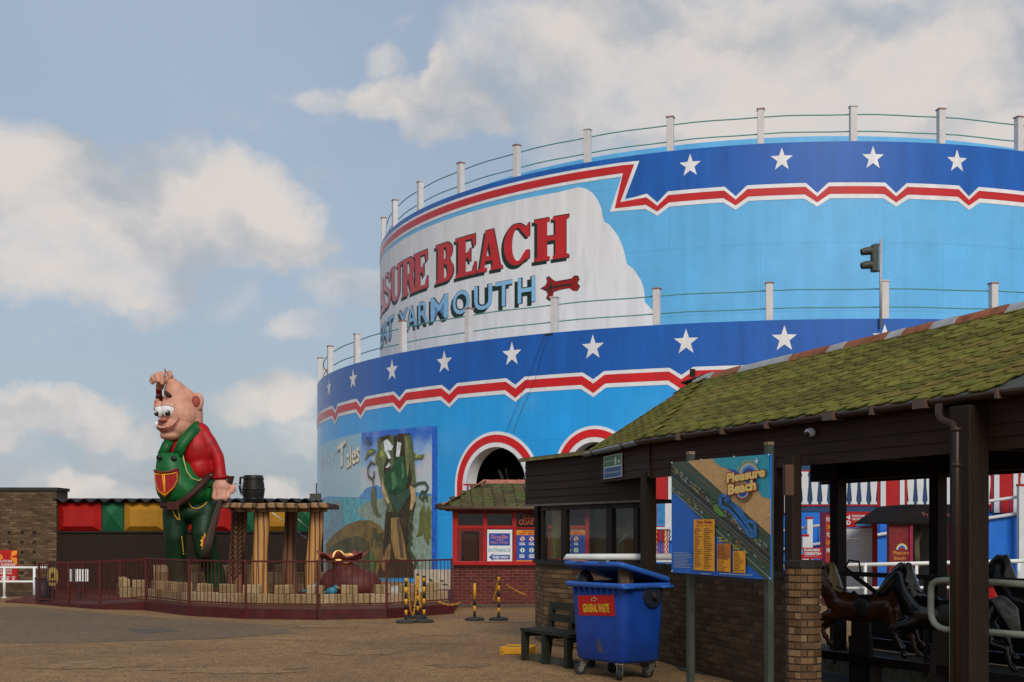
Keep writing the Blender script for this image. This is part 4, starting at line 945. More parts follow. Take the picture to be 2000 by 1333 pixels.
blob('head', [('c', [Q(336, 749, -.02), Q(341, 765, 0), Q(347, 790, .02), Q(350, 812, .03)], [.15, .26, .38, .46]), ('c', [Q(346, 753, .05), Q(362, 775, .1), Q(371, 800, .15), Q(372, 822, .15)], [.12, .21, .27, .27]),
              ('e', Q(346, 834, -.02), (.44, .42, .34)), ('e', Q(362, 842, .1), (.36, .34, .25)), ('e', Q(334, 792, -.22), (.24, .16, .08)), ('e', Q(331, 829, -.24), (.20, .16, .14)), ('e', Q(338, 852, -.22), (.26, .2, .14))], m_skin, gi, .028, 5)
def fy(px, row, cx=346, cz=834, a=.46, b=.46, c=.36, cy=-.04):
    q = 1-((px-cx)/80/a)**2-((row-cz)/80/c)**2; return cy-b*math.sqrt(max(.02, q))
for (px, row, dy, sx, sz) in ((385, 785, .0, .17, .235), (305, 793, .1, .085, .21)):
    e = blob('ear', [('e', Q(px, row, dy), (sx, .08, sz)), ('e', Q(px-3 if px > 350 else px+2, row+8, dy), (sx*.6, .08, sz*.6))], m_skin, gi, .02, 4)
    mb = MB(); mb.sphere(Q(px-1, row, dy-.07), (sx*.62, .04, sz*.62), 12, 8); mb.build('ear_hollow', M('statue_ear_inside', (.30, .06, .045), .6), e)
m_eye = M('statue_eye', (.72, .74, .74), .25, .04); m_blk = M('statue_black', (.012, .012, .012), .3)
for (px, row, dy, sx, sz, ip_, ir) in ((336.5, 803, -.36, .165, .195, (338, 811), .064), (319, 804, -.33, .105, .19, (315.5, 811.5), .056)):
    mb = MB(); mb.sphere(Q(px, row, dy), (sx, .12, sz)); ey = mb.build('eye', m_eye, gi)
    mb = MB(); mb.sphere(Q(ip_[0], ip_[1], dy-.105), (ir, .03, ir*1.15)); mb.build('pupil', m_blk, ey)
    mb = MB(); mb.sphere(Q(ip_[0]-1, ip_[1]-2.5, dy-.13), (.018, .012, .022), 8, 6); mb.build('glint', m_eye, ey)
    mb = MB(); mb.tube([Q(px+sx*80*1.05*math.cos(a), row-sz*80*1.02*math.sin(a), dy-.02) for a in [math.pi*k/12 for k in range(13)]], .028, 8); mb.build('eyelid', m_skin, ey); mb = MB(); c_ = Q(px, row, dy); vs = []; fs = []
    for i in range(7):
        for k in range(17): t_, a_ = (i/6)*1.15, 2*math.pi*k/16; v_ = Vector((math.sin(t_)*math.cos(a_)*sx*1.07, math.sin(t_)*math.sin(a_)*.135, math.cos(t_)*sz*1.06)); v_.z += (-.25 if px > 330 else .2)*v_.x; vs.append(c_+v_)
    for i in range(6):
        for k in range(16): fs.append((17*i+k, 17*i+17+k, 17*i+18+k, 17*i+k+1))
    mb.add(vs, fs, True); mb.build('heavy_lid', m_skin, ey)
m_brow = M('statue_brow', (.05, .018, .01), .7)
for pts in ([(313, 781), (317, 777), (322, 775)], [(330, 768), (335, 774), (342, 778)]):
    mb = MB(); mb.tube([Q(x_, y_, -.36+.02*i) for i, (x_, y_) in enumerate(pts)], [.03, .06, .03], 8); mb.build('eyebrow', m_brow, gi)
blob('nose', [('e', Q(328, 824, -.40), (.12, .08, .05)), ('e', Q(321, 825, -.39), (.05, .06, .045))], M('statue_nose', (.38, .10, .06), .5), gi, .015, 3)
mb = MB(); mb.sphere(Q(327, 826, -.45), (.09, .04, .028)); mb.build('nostrils', M('statue_nose_red', (.20, .035, .025), .5), gi)
mb = MB(); ml = [(313, 834), (316, 840), (323, 844), (333, 844), (342, 841), (350, 835), (356, 827), (360, 820)]; mb.tube([Q(x_, y_, fy(x_, y_)-.02) for x_, y_ in ml], [.018, .03, .036, .036, .03, .024, .016, .008], 8); mb.build('mouth', M('statue_lip', (.30, .075, .05), .5), gi)
mb = MB(); ml = [(314, 831), (318, 836), (325, 839), (334, 839), (343, 836)]; mb.tube([Q(x_, y_, fy(x_, y_)-.05) for x_, y_ in ml], [.02, .035, .04, .035, .015], 8); mb.build('upper_lip', m_skin, gi)
mb = MB(); mb.sphere(Q(313, 832, -.30), (.05, .05, .09)); mb.build('tooth', m_eye, gi)
# hand on the head
hand = blob('scratching_hand', [('e', Q(319, 744, -.14), (.16, .14, .12)), ('c', [Q(306, 742, -.22), Q(302, 746, -.28), Q(305, 751, -.30)], [.06, .058, .05]), ('c', [Q(311, 737, -.24), Q(307, 741, -.34), Q(311, 748, -.36)], [.07, .068, .056]), ('c', [Q(318, 734, -.25), Q(315, 737, -.37), Q(318, 748, -.40)], [.074, .07, .06]),
                      ('c', [Q(325, 733, -.25), Q(325, 738, -.38), Q(326, 753, -.40)], [.066, .062, .052]), ('c', [Q(329, 742, -.05), Q(335, 736, -.1), Q(333, 729, -.12)], [.07, .075, .06]), ('c', [Q(316, 746, -.05), Q(311, 755, .05)], [.11, .10])], m_skin, gi, .018, 3)
blob('far_sleeve', [('c', [Q(306, 757, .18), Q(304, 771, .30), Q(312, 795, .55)], [.08, .08, .10])], m_shirt, gi, .03)
mb = MB(); mb.tube([Q(327, 730, -.1), Q(324, 722, -.12)], .013, 6); mb.build('twig', m_brow, gi)
# torso, arm, hand
blob('shirt', [('e', Q(385, 880, .05), (.42, .42, .60)), ('e', Q(390, 915, .08), (.36, .42, .42)), ('e', Q(392, 845, .05), (.22, .28, .22)), ('e', Q(355, 880, .1), (.42, .40, .35)), ('e', Q(352, 862, .1), (.25, .26, .22)),
               ('c', [Q(393, 838, -.02), Q(411, 865, -.05), Q(426, 893, -.05), Q(431, 915, -.08)], [.155, .165, .155, .14]), ('c', [Q(431, 915, -.08), Q(431.5, 934, -.1)], [.14, .165])], m_shirt, gi, .03, 5)
mb = MB(); mb.tube([Q(431.5, 930, -.1), Q(432, 936.5, -.1)], [.19, .195], 20); mb.build('cuff', m_shirt, gi)
blob('gripping_hand', [('e', Q(435, 952, -.12), (.23, .17, .20)), ('c', [Q(431, 938, -.1), Q(434, 950, -.1)], [.15, .18]), ('c', [Q(424, 960, -.2), Q(422, 973, -.22), Q(428, 975, -.27)], [.062, .055, .05]), ('c', [Q(433, 962, -.24), Q(432, 974, -.27), Q(436, 976, -.25)], [.065, .06, .05]),
                       ('c', [Q(442, 962, -.22), Q(442, 973, -.26), Q(444, 977, -.22)], [.062, .058, .05]), ('c', [Q(449, 960, -.15), Q(450, 971, -.2)], [.058, .05]), ('c', [Q(450, 948, -.05), Q(458, 953, -.1), Q(456, 961, -.12)], [.07, .065, .055])], m_skin, gi, .02, 3)
# dungarees
blob('dungarees', [('e', Q(350, 945, -.08), (.47, .48, .52)), ('e', Q(372, 955, 0), (.52, .50, .42)), ('e', Q(342, 915, -.12), (.32, .36, .38)), ('e', Q(392, 962, .05), (.34, .40, .34))], m_green, gi, .03, 5)
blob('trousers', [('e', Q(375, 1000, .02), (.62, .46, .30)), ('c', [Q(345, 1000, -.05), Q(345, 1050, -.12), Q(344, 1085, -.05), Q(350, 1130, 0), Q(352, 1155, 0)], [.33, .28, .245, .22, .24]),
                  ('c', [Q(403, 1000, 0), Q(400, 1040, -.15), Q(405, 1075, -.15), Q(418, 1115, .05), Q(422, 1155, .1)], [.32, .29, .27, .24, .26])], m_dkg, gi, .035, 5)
for px, dy in ((350, -.1), (420, 0)):
    mb = MB(); blob('shoe', [('e', Q(px-6, 1160, dy-.12), (.34, .34, .13)), ('e', Q(px+4, 1156, dy), (.22, .2, .17))], m_brow, gi, .03)
def ribbon(pts, w, th, mat, name, par=gi, close=False):
    """cloth strap: flat strip with thickness following points (front face towards -y)"""
    mb = MB(); vs = []; n_ = len(pts)
    for i, p in enumerate(pts):
        t = (pts[min(i+1, n_-1)]-pts[max(i-1, 0)]).normalized(); s = t.cross(Vector((0, 1, 0))).normalized()*w/2; o = Vector((0, th, 0))
        vs += [p-s, p+s, p+s+o, p-s+o]
    fs = [(3, 2, 1, 0), (4*n_-4, 4*n_-3, 4*n_-2, 4*n_-1)]
    for i in range(n_-1):
        for k in range(4): fs.append((4*i+k, 4*i+(k+1) % 4, 4*i+4+(k+1) % 4, 4*i+4+k))
    mb.add(vs, fs, True); return mb.build(name, mat, par)
ribbon([Q(394, 829, -.05), Q(388, 836, -.24), Q(378, 850, -.36), Q(366, 868, -.46), Q(356, 893, -.50)], .25, .07, m_green, 'strap')
ribbon([Q(338, 862, -.30), Q(333, 872, -.38), Q(325, 893, -.42)], .22, .07, m_green, 'strap')
# bib with rounded front
mb = MB(); vs = []; fs = []; rows_ = [(888, 318, 366), (905, 316, 368), (925, 315.5, 375), (941, 315.5, 389), (955, 316, 404), (968, 319, 408), (980, 325, 402), (988, 334, 392)]
blg = lambda r: .13*math.sin(math.pi*min(1, max(0, (r-885)/118)))-.20*max(0, (r-965)/25)**1.5
for r, a, b in rows_:
    for k in range(9):
        x_ = a+(b-a)*k/8; vs.append(Q(x_, r, -.38-.19*math.sin(math.pi*(k+.3)/8.6)-blg(r)+(.16 if k == 8 and r > 930 else 0)+(.06 if k == 7 and r > 930 else 0)))
for i in range(7):
    for k in range(8): fs.append((9*i+k, 9*i+k+1, 9*i+10+k, 9*i+9+k))
nv = len(vs); vs += [v+Vector((0, .09, 0)) for v in vs]; fs += [tuple(nv+i for i in f[::-1]) for f in fs]
for k in range(8): fs.append((k, k+1, nv+k+1, nv+k))
for i in range(7): fs += [(9*i, 9*i+9, nv+9*i+9, nv+9*i), (9*i+8, 9*i+17, nv+9*i+17, nv+9*i+8)]
mb.add(vs, fs, True); bibo = mb.build('bib', m_green, gi)
def bz(px, row): return -.40-.17*math.sin(math.pi*((px-316)/54*8+.6)/9.2)-.04*(row-888)/70
pk = [(318, 922), (326, 925), (340, 926), (352, 922), (362, 919), (364, 930), (363, 943), (356, 957), (338, 973), (324, 962), (319, 942)]
def bibpoly(pts, k, mat, name, par=gi, th=.03, fy=-.70):
    mb = MB(); f = [Q(x_, y_, fy-k) for x_, y_ in pts]; mb.prism(f, (0, th, 0)); return mb.build(name, mat, par)
pocket = bibpoly(pk, 0, M('statue_pocket_red', (.30, .008, .008), .5, .2), 'pocket', th=.16, fy=-.72)
mb = MB()
loop = [(319.5, 930), (320, 943), (325, 960), (338, 970.5), (355, 955), (361.5, 942), (362, 927)]
def dashes(pts, dy, par, n_=26, r=.014, name='stitching'):
    sg = []; L_ = [math.dist(a, b) for a, b in zip(pts, pts[1:])]; T = sum(L_); mb = MB()
    def at_(d):
        for (a, b), l in zip(zip(pts, pts[1:]), L_):
            if d <= l: return (a[0]+(b[0]-a[0])*d/l, a[1]+(b[1]-a[1])*d/l)
            d -= l
        return pts[-1]
    for i in range(n_):
        a, b = at_(T*i/n_), at_(T*(i+.62)/n_); mb.tube([Q(a[0], a[1], dy), Q(b[0], b[1], dy)], r, 5)
    o = mb.build(name, m_yel, par); o['kind'] = 'stuff'; return o
dashes(loop, -.725, pocket)
for dx in (0, 3.5):
    mb = MB(); mb.tube([Q(334+dx, 929, -.727), Q(336+dx*.6, 950, -.727), Q(337.5+dx*.4, 970, -.727)], .012, 6); mb.build('pocket_seam', m_yel, pocket)
mb = MB(); mb.tube([Q(319, 928.5, -.727), Q(335, 930.5, -.727), Q(350, 929, -.727), Q(361, 926.5, -.727)], .013, 6); mb.build('pocket_seam', m_yel, pocket)
ribbon([Q(317, 922, -.73), Q(330, 927, -.75), Q(348, 925, -.75), Q(364, 919, -.73)], .05, .05, M('statue_hem', (.16, .012, .01), .5), 'pocket_hem', pocket)
for px, r in ((325, 897), (353, 899)):
    mb = MB(); mb.sphere(Q(px, r, -.61), (.075, .04, .065), 12, 8); mb.build('button', m_blk, gi)
# bib side edge with pale piping
mb = MB(); mb.tube([Q(366, 890, -.42), Q(370, 905, -.48), Q(376, 925, -.50), Q(386, 937, -.48), Q(396, 941, -.44), Q(408, 935, -.32), Q(417, 928, -.17)], .016, 6); mb.build('piping', M('statue_piping', (.36, .42, .10), .5), gi)
blob('side_panel', [('c', [Q(366, 915, -.30), Q(378, 942, -.30), Q(395, 950, -.22), Q(413, 942, -.1)], [.16, .2, .18, .12])], m_green, gi, .03)
ribbon([Q(418, 922, -.02), Q(411, 935, -.40), Q(402, 950, -.56), Q(388, 967, -.66), Q(368, 983, -.66), Q(348, 990, -.60), Q(324, 988, -.48)], .14, .06, m_belt, 'belt')
mb = MB(); mb.box(Q(352, 990, -.62), (.3, .06, .2), bev=.02); mb.build('buckle', M('statue_buckle', (.06, .018, .012), .35, metal=.3), gi)
tr_ = kids(gi)
trou = [o for o in tr_ if o.name.startswith('trousers')][0]
dashes([(378, 984), (384, 993), (394, 995), (405, 990), (414, 982)], -.44, trou, 12, .016); dashes([(349, 999), (353, 1009), (360, 1017)], -.50, trou, 6, .016); dashes([(357, 994), (360, 1003), (362, 1018)], -.50, trou, 7, .016)
dashes([(362, 1048), (364, 1065), (366, 1085)], -.33, trou, 8, .013)
# torn knee with its ragged yellow edge
fl_ = [(404, 1047), (406, 1052), (409, 1040), (411, 1049), (415, 1044), (414, 1052), (419, 1050), (416, 1057), (420, 1060), (416, 1064), (418, 1071), (413, 1070), (411, 1079), (408, 1072), (403, 1074), (404, 1066), (400, 1066), (403, 1060), (400, 1056), (404, 1053)]
pt = bibpoly(fl_, 0, m_yel, 'knee_patch', gi, .10, -.46); bibpoly([(406, 1054), (410, 1048), (414, 1053), (414, 1066), (410, 1073), (406, 1065)], 0, M('statue_patch_red', (.35, .01, .008), .5), 'knee_hole', pt, .03, -.475)
# cudgel in the hand
cg = thing('wooden_cudgel', 'tall brown wooden cudgel held in the giant hand beside his knee', 'club', Q(412, 1084, -.4))
mb = MB(); mb.tube([Q(453, 932, -.14), Q(447, 943, -.16), Q(438, 965, -.2), Q(428, 1010, -.38), Q(418, 1060, -.52), Q(412, 1088, -.56)], [.04, .045, .05, .085, .11, .13], 14); mb.build('shaft', M_wood('dark_cudgel_wood', (.014, .007, .004), (.045, .022, .011), .6, 2), cg)
mb = MB(); mb.lathe(Q(453, 945, -.14), [(.05, 0), (.07, .08), (.085, .14), (.10, .17), (.07, .18)], 12); mb.build('knob', m_brow, cg)

# ------------------------------------------------------------------ giant's table
tb = thing('giant_table', 'oversized rough wooden table with thick carved legs beside the giant', 'table', (X(540, 30.8), 30.8, .2))
m_wl = M_wood('carved_light_wood', (.075, .025, .008), (.46, .23, .065), .55, .75, (3.0, 3.0, .5), 5)
m_wd = M_wood('carved_dark_wood', (.018, .008, .004), (.17, .070, .022), .55, .75, (3.0, 3.0, .5), 5)
m_wt = M_wood('table_top_wood', (.04, .018, .007), (.26, .14, .055), .6, 1.0, (1.2, 1.2, 4), 5)
def leg(px_t, px_b, w_t, w_b, dy, mat, r0=1000, r1=1152, herr=False):
    mb = MB(); d = 30.8+dy; vs = []; fs = []; n_ = 12
    for i in range(n_+1):
        t = i/n_; px = px_t+(px_b-px_t)*t+2.0*math.sin(t*5+px_t); w = (w_t+(w_b-w_t)*t+1.5*math.sin(t*7+px_t))/2*d/F; z = zrow(r0+(r1-r0)*t, d)
        if i == n_: z = .2
        c = Vector((X(px, d), d, z))
        for k in range(12):
            a = 2*math.pi*k/12; q = 1/max(abs(math.cos(a)), abs(math.sin(a)))**.75; vs.append(c+Vector((math.cos(a)*w*q*.93, math.sin(a)*w*q*.8, 0)))
    for i in range(n_):
        for k in range(12): fs.append((12*i+k, 12*i+12+k, 12*i+12+(k+1) % 12, 12*i+(k+1) % 12))
    mb.add(vs, fs, True); lg = mb.build('leg', mat, tb)
    if herr:
        for i in range(13):
            z = zrow(r0+6+(r1-r0-30)*i/13, d); c = Vector((X(px_t+(px_b-px_t)*i/13+1, d), d-.21, z))
            mb = MB(); mb.tube([c+Vector((-.15, .03, .02)), c+Vector((-.02, -.02, -.14)), c+Vector((.17, .03, .09))], .014, 5, cap=False); mb.build('carved_groove', m_brow, lg)
leg(466, 462, 30, 34, 0, m_wd, herr=True); leg(510, 508, 28, 36, -.35, m_wl); leg(567, 566, 24, 32, .6, m_wd); leg(617, 612, 27, 34, -.3, m_wl)
px = 436; widths = [34, 30, 26, 34, 22, 30, 34]; k = 0
while px < 645:
    w = widths[k % 7]; x2 = min(px+w, 646); a, b = X(px+.6, 30.3), X(x2-.6, 30.3); zt_ = zrow(982.5+(k*37 % 3)*.6, 30.3)
    mb = MB(); mb.box(((a+b)/2, 30.9+random.uniform(-.05, .05), zt_-.07), (b-a, 2.0, .13), bev=.025); mb.build('plank', m_wt, tb); px = x2; k += 1
mb = MB(); mb.beam((X(452, 30.3), 30.2, zrow(996.5, 30.3)), (X(640, 30.3), 30.2, zrow(996.5, 30.3)), .12, .10); mb.build('apron', m_wt, tb)
mb = MB(); mb.beam((X(455, 31.4), 31.6, zrow(996.5, 31.4)), (X(632, 31.4), 31.6, zrow(996.5, 31.4)), .12, .10); mb.build('apron', m_wt, tb)
mg = thing('giant_mug', 'black barrel shaped tankard with square handle standing on the giant table', 'mug', P(494, 981, 30.6))
m_mug = M('black_mug_paint', (.012, .012, .011), .4, .3, 5)
zb_ = zrow(982, 30.3)+.0; hm = zrow(929, 30.6)-zb_; c = Vector((X(495, 30.6), 30.6, zb_))
mb = MB(); mb.lathe(c, [(.22, 0), (.245, .08), (.275, hm*.4), (.27, hm*.62), (.235, hm-.05), (.24, hm), (.20, hm), (.19, hm-.1), (.19, .1)], 24); mb.build('barrel', m_mug, mg)
for z in (.1, hm*.5, hm-.08): mb = MB(); mb.lathe(c+Vector((0, 0, z)), [(.255 if z < .2 or z > .5 else .282, -.02), (.262 if z < .2 or z > .5 else .29, 0), (.255 if z < .2 or z > .5 else .282, .02)], 24); mb.build('hoop', M('dark_hoop', (.03, .03, .028), .35, metal=.5), mg)
mb = MB(); hx = c.x-.22; mb.tube([(hx+.06, 30.6, zb_+hm-.05), (hx-.10, 30.6, zb_+hm-.05), (hx-.12, 30.6, zb_+hm*.55), (hx-.08, 30.6, zb_+hm*.33), (hx+.02, 30.6, zb_+.18)], .032, 8); mb.build('handle', m_mug, mg)
# bent silver wires between hand and mug, steel stay behind the table
for pts, lb_ in (([(457, 945), (466, 946.5), (474, 952)], 'upper bent silver wire between the giant hand and the tankard'), ([(457, 958), (465, 961), (475, 967)], 'lower bent silver wire between the giant hand and the tankard')):
    mb = MB(); mb.tube([P(a, b, 30.3) for a, b in pts], .010, 6); tag(mb.build('wire', M('bright_steel', (.5, .5, .5), .3, metal=.8)), lb_, 'wire', 'silver wires by the tankard')
for a, b, lb_ in (((532, 1002), (598, 1052), 'long thin pale stay slanting behind the middle of the table'), ((577, 1010), (600, 1031), 'short thin pale stay near the right table leg')):
    mb = MB(); mb.tube([P(*a, 32.4), P(*b, 32.4)], .014, 6); tag(mb.build('steel_stay', M('white_stay', (.6, .6, .6), .5)), lb_, 'stay', 'pale stays behind the table')

# ------------------------------------------------------------------ sack of gold
sk = thing('gold_sack', 'maroon open sack with ruffled rim holding gold coins beside the table', 'sack', (X(672, 29.6), 29.6, .2))
m_sk = M('maroon_sack', (.085, .020, .014), .6, .3, 4, bump=.4, bscale=6); m_skl = M('sack_rim', (.20, .045, .035), .6, .3, 4)
m_gold = M('gold_paint', (.55, .34, .08), .4, .15, metal=.2)
blob('sack_body', [('e', Vector((X(695, 29.6), 29.6, .55)), (.62, .5, .42)), ('e', Vector((X(655, 29.8), 29.8, .55)), (.38, .4, .4)), ('e', Vector((X(735, 29.6), 29.6, .38)), (.32, .35, .2)), ('c', [Vector((X(680, 29.6), 29.6, .7)), Vector((X(668, 29.6), 29.6, 1.0))], [.4, .24])], m_sk, sk, .035, 5)
mb = MB(); c = Vector((X(668, 29.5), 29.5, zrow(1098, 29.5))); vs = []; fs = []; ns = 72
for j, (r, z) in enumerate(((.2, -.08), (.3, .02), (.42, .10), (.56, .17), (.54, .19), (.40, .13), (.28, .06), (.15, .05))):
    for k in range(ns):
        a = 2*math.pi*k/ns; wv = math.sin(a*7)+.5*math.sin(a*11+1); rr_ = r*(1+.10*wv*(r/.56)**2); vs.append(c+Vector((math.cos(a)*rr_*1.0, math.sin(a)*rr_*.7, z+.07*wv*(r/.56)**2)))
for j in range(7):
    for k in range(ns): fs.append((j*ns+k, j*ns+(k+1) % ns, (j+1)*ns+(k+1) % ns, (j+1)*ns+k))
mb.add(vs, fs, True); mb.build('ruffled_rim', m_skl, sk)
for i, (px, r, rr_, tl_) in enumerate(((661, 1086, .135, .5), (676, 1091, .12, 1.1), (683, 1089, .10, .8), (668, 1092, .12, .3))):
    q = P(px, r, 29.3+.06*i); R = Matrix.Rotation(tl_, 3, 'Y') @ Matrix.Rotation(1.2, 3, 'X'); mb = MB(); n_ = 24
    vs = [q+R@Vector((rr_*math.cos(2*math.pi*k/n_), rr_*math.sin(2*math.pi*k/n_), z)) for z in (-.018, .018) for k in range(n_)]
    mb.add(vs, [tuple(range(n_))[::-1], tuple(range(n_, 2*n_))]+[(k, (k+1) % n_, n_+(k+1) % n_, n_+k) for k in range(n_)]); 
    tag(mb.build('gold_coin', m_gold), ['large pale gold coin standing up at the centre of the sack', 'gold coin tilted right of the large one in the sack', 'smallest gold coin at the right of the sack mouth', 'gold coin lying low at the front of the sack mouth'][i], 'coin', 'gold coins in the sack')
for px, r, lb_ in ((609, 1152, 'blue and yellow toy bird crouched left of the sack'), (648, 1155, 'blue toy bird crouched in front of the sack')):
    b = thing('toy_bird', lb_, 'bird figure', P(px, 1162, 28.6), 'toy birds by the sack')
    c = P(px, r, 28.6); blob('body', [('e', c, (.13, .09, .09)), ('e', c+Vector((.09, 0, .09)), (.06, .055, .06)), ('c', [c, c+Vector((-.2, 0, -.04))], [.05, .02])], M('turquoise_feathers', (.02, .20, .30), .5), b, .015, 2)
    mb = MB(); mb.lathe((0, 0, 0), [(.02, 0), (.001, .07)], 6); 
    mb = MB(); mb.tube([c+Vector((.13, -.02, .09)), c+Vector((.21, -.03, .07))], [.022, .003], 6); mb.build('beak', m_yel, b)
mb = MB(); mb.box((0, 0, 0), (.01, .01, .01))
q = gp(612, 1208); blob('crumpled_wrapper', [('e', Vector((q[0], q[1], .03)), (.12, .06, .035)), ('e', Vector((q[0]+.05, q[1]-.01, .05)), (.05, .05, .04)), ('e', Vector((q[0]-.08, q[1]+.01, .045)), (.04, .04, .035))], M('bright_red_plastic', (.45, .01, .01), .4), voxel=.012, smooth=1, label='small crumpled red wrapper on the ground at the foot of the kerb', cat='litter')

# bin and signs standing inside the left end of the fence
tbn = thing('litter_bin', 'dark upright litter bin behind the left end of the maroon fence', 'bin', (X(85, 31.9), 31.9, .03))
m_nb = M('dark_bin_metal', (.02, .025, .032), .5, .2)
mb = MB(); mb.lathe((X(85, 31.9), 31.9, .03), [(.17, 0), (.19, .05), (.21, .6)], 18); mb.build('drum', m_nb, tbn)
mb = MB(); mb.lathe((X(85, 31.9), 31.9, .63), [(.22, 0), (.22, .03), (.10, .04)], 18); mb.build('rim', m_tl, tbn)
sg = thing('oval_sign', 'yellow rounded sign on a dark post behind the left end of the fence', 'sign', (X(103, 31.6), 31.6, .05))
c = P(103, 1127, 31.6); mb = MB(); mb.prism([c+Vector((.13*math.copysign(abs(math.cos(a))**.7, math.cos(a)), 0, .24*math.copysign(abs(math.sin(a))**.7, math.sin(a)))) for a in [k*math.pi/14 for k in range(28)]], (0, .02, 0)); pn = mb.build('panel', M('sign_yellow', (.34, .26, .07), .5, .3, 12), sg)
pl = Plane((c.x-1, 31.6), (c.x+1, 31.6)); mb = MB(); pl.rect(mb, 96, 1134, 111, 1138, .004); pl.poly(mb, [(99, 1124), (103, 1117), (107, 1123), (105, 1129), (100, 1130)], .004); o = mb.build('dark_mark', m_brow, pn); o['kind'] = 'stuff'
mb = MB(); mb.box((c.x, 31.64, .55), (.05, .05, 1.05)); mb.build('post', m_nb, sg)
nb = thing('notice_board', 'small white slatted notice board seen between the fence pickets at left', 'notice board', P(155, 1137, 31.4))
for x0_, x1_ in ((136, 140.5), (147.5, 153), (155, 158), (160.5, 164), (166.5, 172.5)):
    mb = MB(); a, b = P(x0_, 1136, 31.4), P(x1_, 1112, 31.4); mb.box(((a.x+b.x)/2, 31.4, (a.z+b.z)/2), (b.x-a.x, .02, b.z-a.z)); mb.build('slat', m_wp, nb)
mb = MB(); a, b = P(134, 1137.5, 31.4), P(174, 1111, 31.4); mb.box(((a.x+b.x)/2, 31.43, (a.z+b.z)/2), (b.x-a.x, .03, b.z-a.z)); mb.box(((a.x+b.x)/2, 31.46, a.z/2+.2), (.06, .04, a.z-.2+.4)); mb.build('backboard', m_nb, nb)

# ================================================================== ticket booth
by = 29.8
bt = thing('ticket_booth', 'small red framed ticket booth with mossy hipped roof and painted brick base', 'kiosk', (X(1010, by+1), by+1, 0))
m_rb = M('booth_red_paint', (.36, .010, .010), .4, .25, 5, grime=.2); m_rbd = M('booth_dark_red', (.16, .010, .008), .45, .25, 5, grime=.3)
m_brD = M_ramp('maroon_brick', [(0, (.075, .013, .009)), (.5, (.10, .018, .012)), (1, (.13, .024, .015))], .55)
xa, xb = X(885, by), X(1150, by); dp = 2.2; zs = zrow(1102, by); ze = zrow(996, by)
mb = MB(); mb.hexa([(xa, by, 0), (xb, by, 0), (xb, by+dp, 0), (xa, by+dp, 0), (xa, by, zs-.03), (xb, by, zs-.03), (xb, by+dp, zs-.03), (xa, by+dp, zs-.03)]); mb.build('base_wall', M('pink_grey_mortar', (.20, .12, .10), .9, .4, 12), bt)
brick_face(bt, (xa, by), (xb, by), .09, zs-.04, m_brD, 'D', limit=280, j=.009)
brick_face(bt, (xa, by+dp), (xa, by), .09, zs-.04, m_brD, 'D', limit=20, j=.009)
mb = MB(); mb.box(((xa+xb)/2, by-.02, .04), (xb-xa+.1, .16, .085)); mb.build('plinth', mort, bt)
mb = MB(); mb.box(((xa+xb)/2, by-.03, zs+.02), (xb-xa+.1, .18, .10), bev=.01); mb.build('window_sill', m_rb, bt)
mb = MB(); mb.box(((xa+xb)/2, by+.03, zrow(1030, by)), (xb-xa, .08, .075)); mb.build('transom', m_rb, bt)
mb = MB(); mb.box(((xa+xb)/2, by+.03, ze-.03), (xb-xa+.04, .12, .14)); mb.build('wall_plate', m_rbd, bt)
for px in (889.5, 947.5, 1004.5, 1060, 1096, 1147):
    mb = MB(); mb.box((X(px, by), by+.02, (zs+ze)/2), (.10 if px > 900 else .14, .11, ze-zs)); mb.build('mullion', m_rb, bt)
for yy in (by+.7, by+1.4, by+dp-.05): mb = MB(); mb.box((xa+.05, yy, (zs+ze)/2), (.09, .09, ze-zs)); mb.build('mullion', m_rb, bt)
m_blackgl = M('dark_upper_glass', (.006, .006, .007), .12, .2, spec=.6)
for a, b in ((895, 943), (952, 1000), (1009, 1056), (1064, 1092), (1100, 1143)):
    p, q = P(a, 1028, by+.05), P(b, 1002, by+.05); mb = MB(); mb.box(((p.x+q.x)/2, by+.055, (p.z+q.z)/2), (q.x-p.x, .02, q.z-p.z)); mb.build('upper_pane', m_blackgl, bt)
# serving hatch
ow = MB(); p, q = P(893, 1100, by), P(944, 1034, by)
for (a, b, c_, d_) in ((893, 1100, 901, 1034), (936, 1100, 944, 1034), (901, 1038, 936, 1034), (901, 1100, 936, 1098)):
    mb = MB(); u1, u2 = P(a, b, by), P(c_, d_, by); mb.box(((u1.x+u2.x)/2, by-.005, (u1.z+u2.z)/2), (abs(u2.x-u1.x), .07, abs(u2.z-u1.z))); mb.build('window_frame', m_rbd, bt)
m_gl = M_glass('window_glass')
mb = MB(); u1, u2 = P(901, 1098, by), P(936, 1038, by); mb.box(((u1.x+u2.x)/2, by+.03, (u1.z+u2.z)/2), (u2.x-u1.x, .012, u2.z-u1.z)); mb.build('pane', m_gl, bt)
for k in range(3):
    mb = MB(); mb.box((xa+.05, by+.4+.68*k, (zs+ze)/2), (.012, .56, ze-zs-.1)); mb.build('pane', m_gl, bt)
m_in = M('booth_inner_wall', (.36, .33, .26), .8)
mb = MB(); mb.hexa([(xa+.06, by+dp-.1, 0), (xb, by+dp-.1, 0), (xb, by+dp, 0), (xa+.06, by+dp, 0), (xa+.06, by+dp-.1, ze), (xb, by+dp-.1, ze), (xb, by+dp, ze), (xa+.06, by+dp, ze)]); mb.build('rear_wall', m_in, bt)
mb = MB(); mb.box((X(948, by), by+.12, (zs+ze)/2-.1), (.02, .1, 1.0)); mb.box((X(919, by+.5), by+.5, (zs+zrow(1034, by))/2), (.14, .05, .9)); mb.build('inner_post', m_blk, bt)
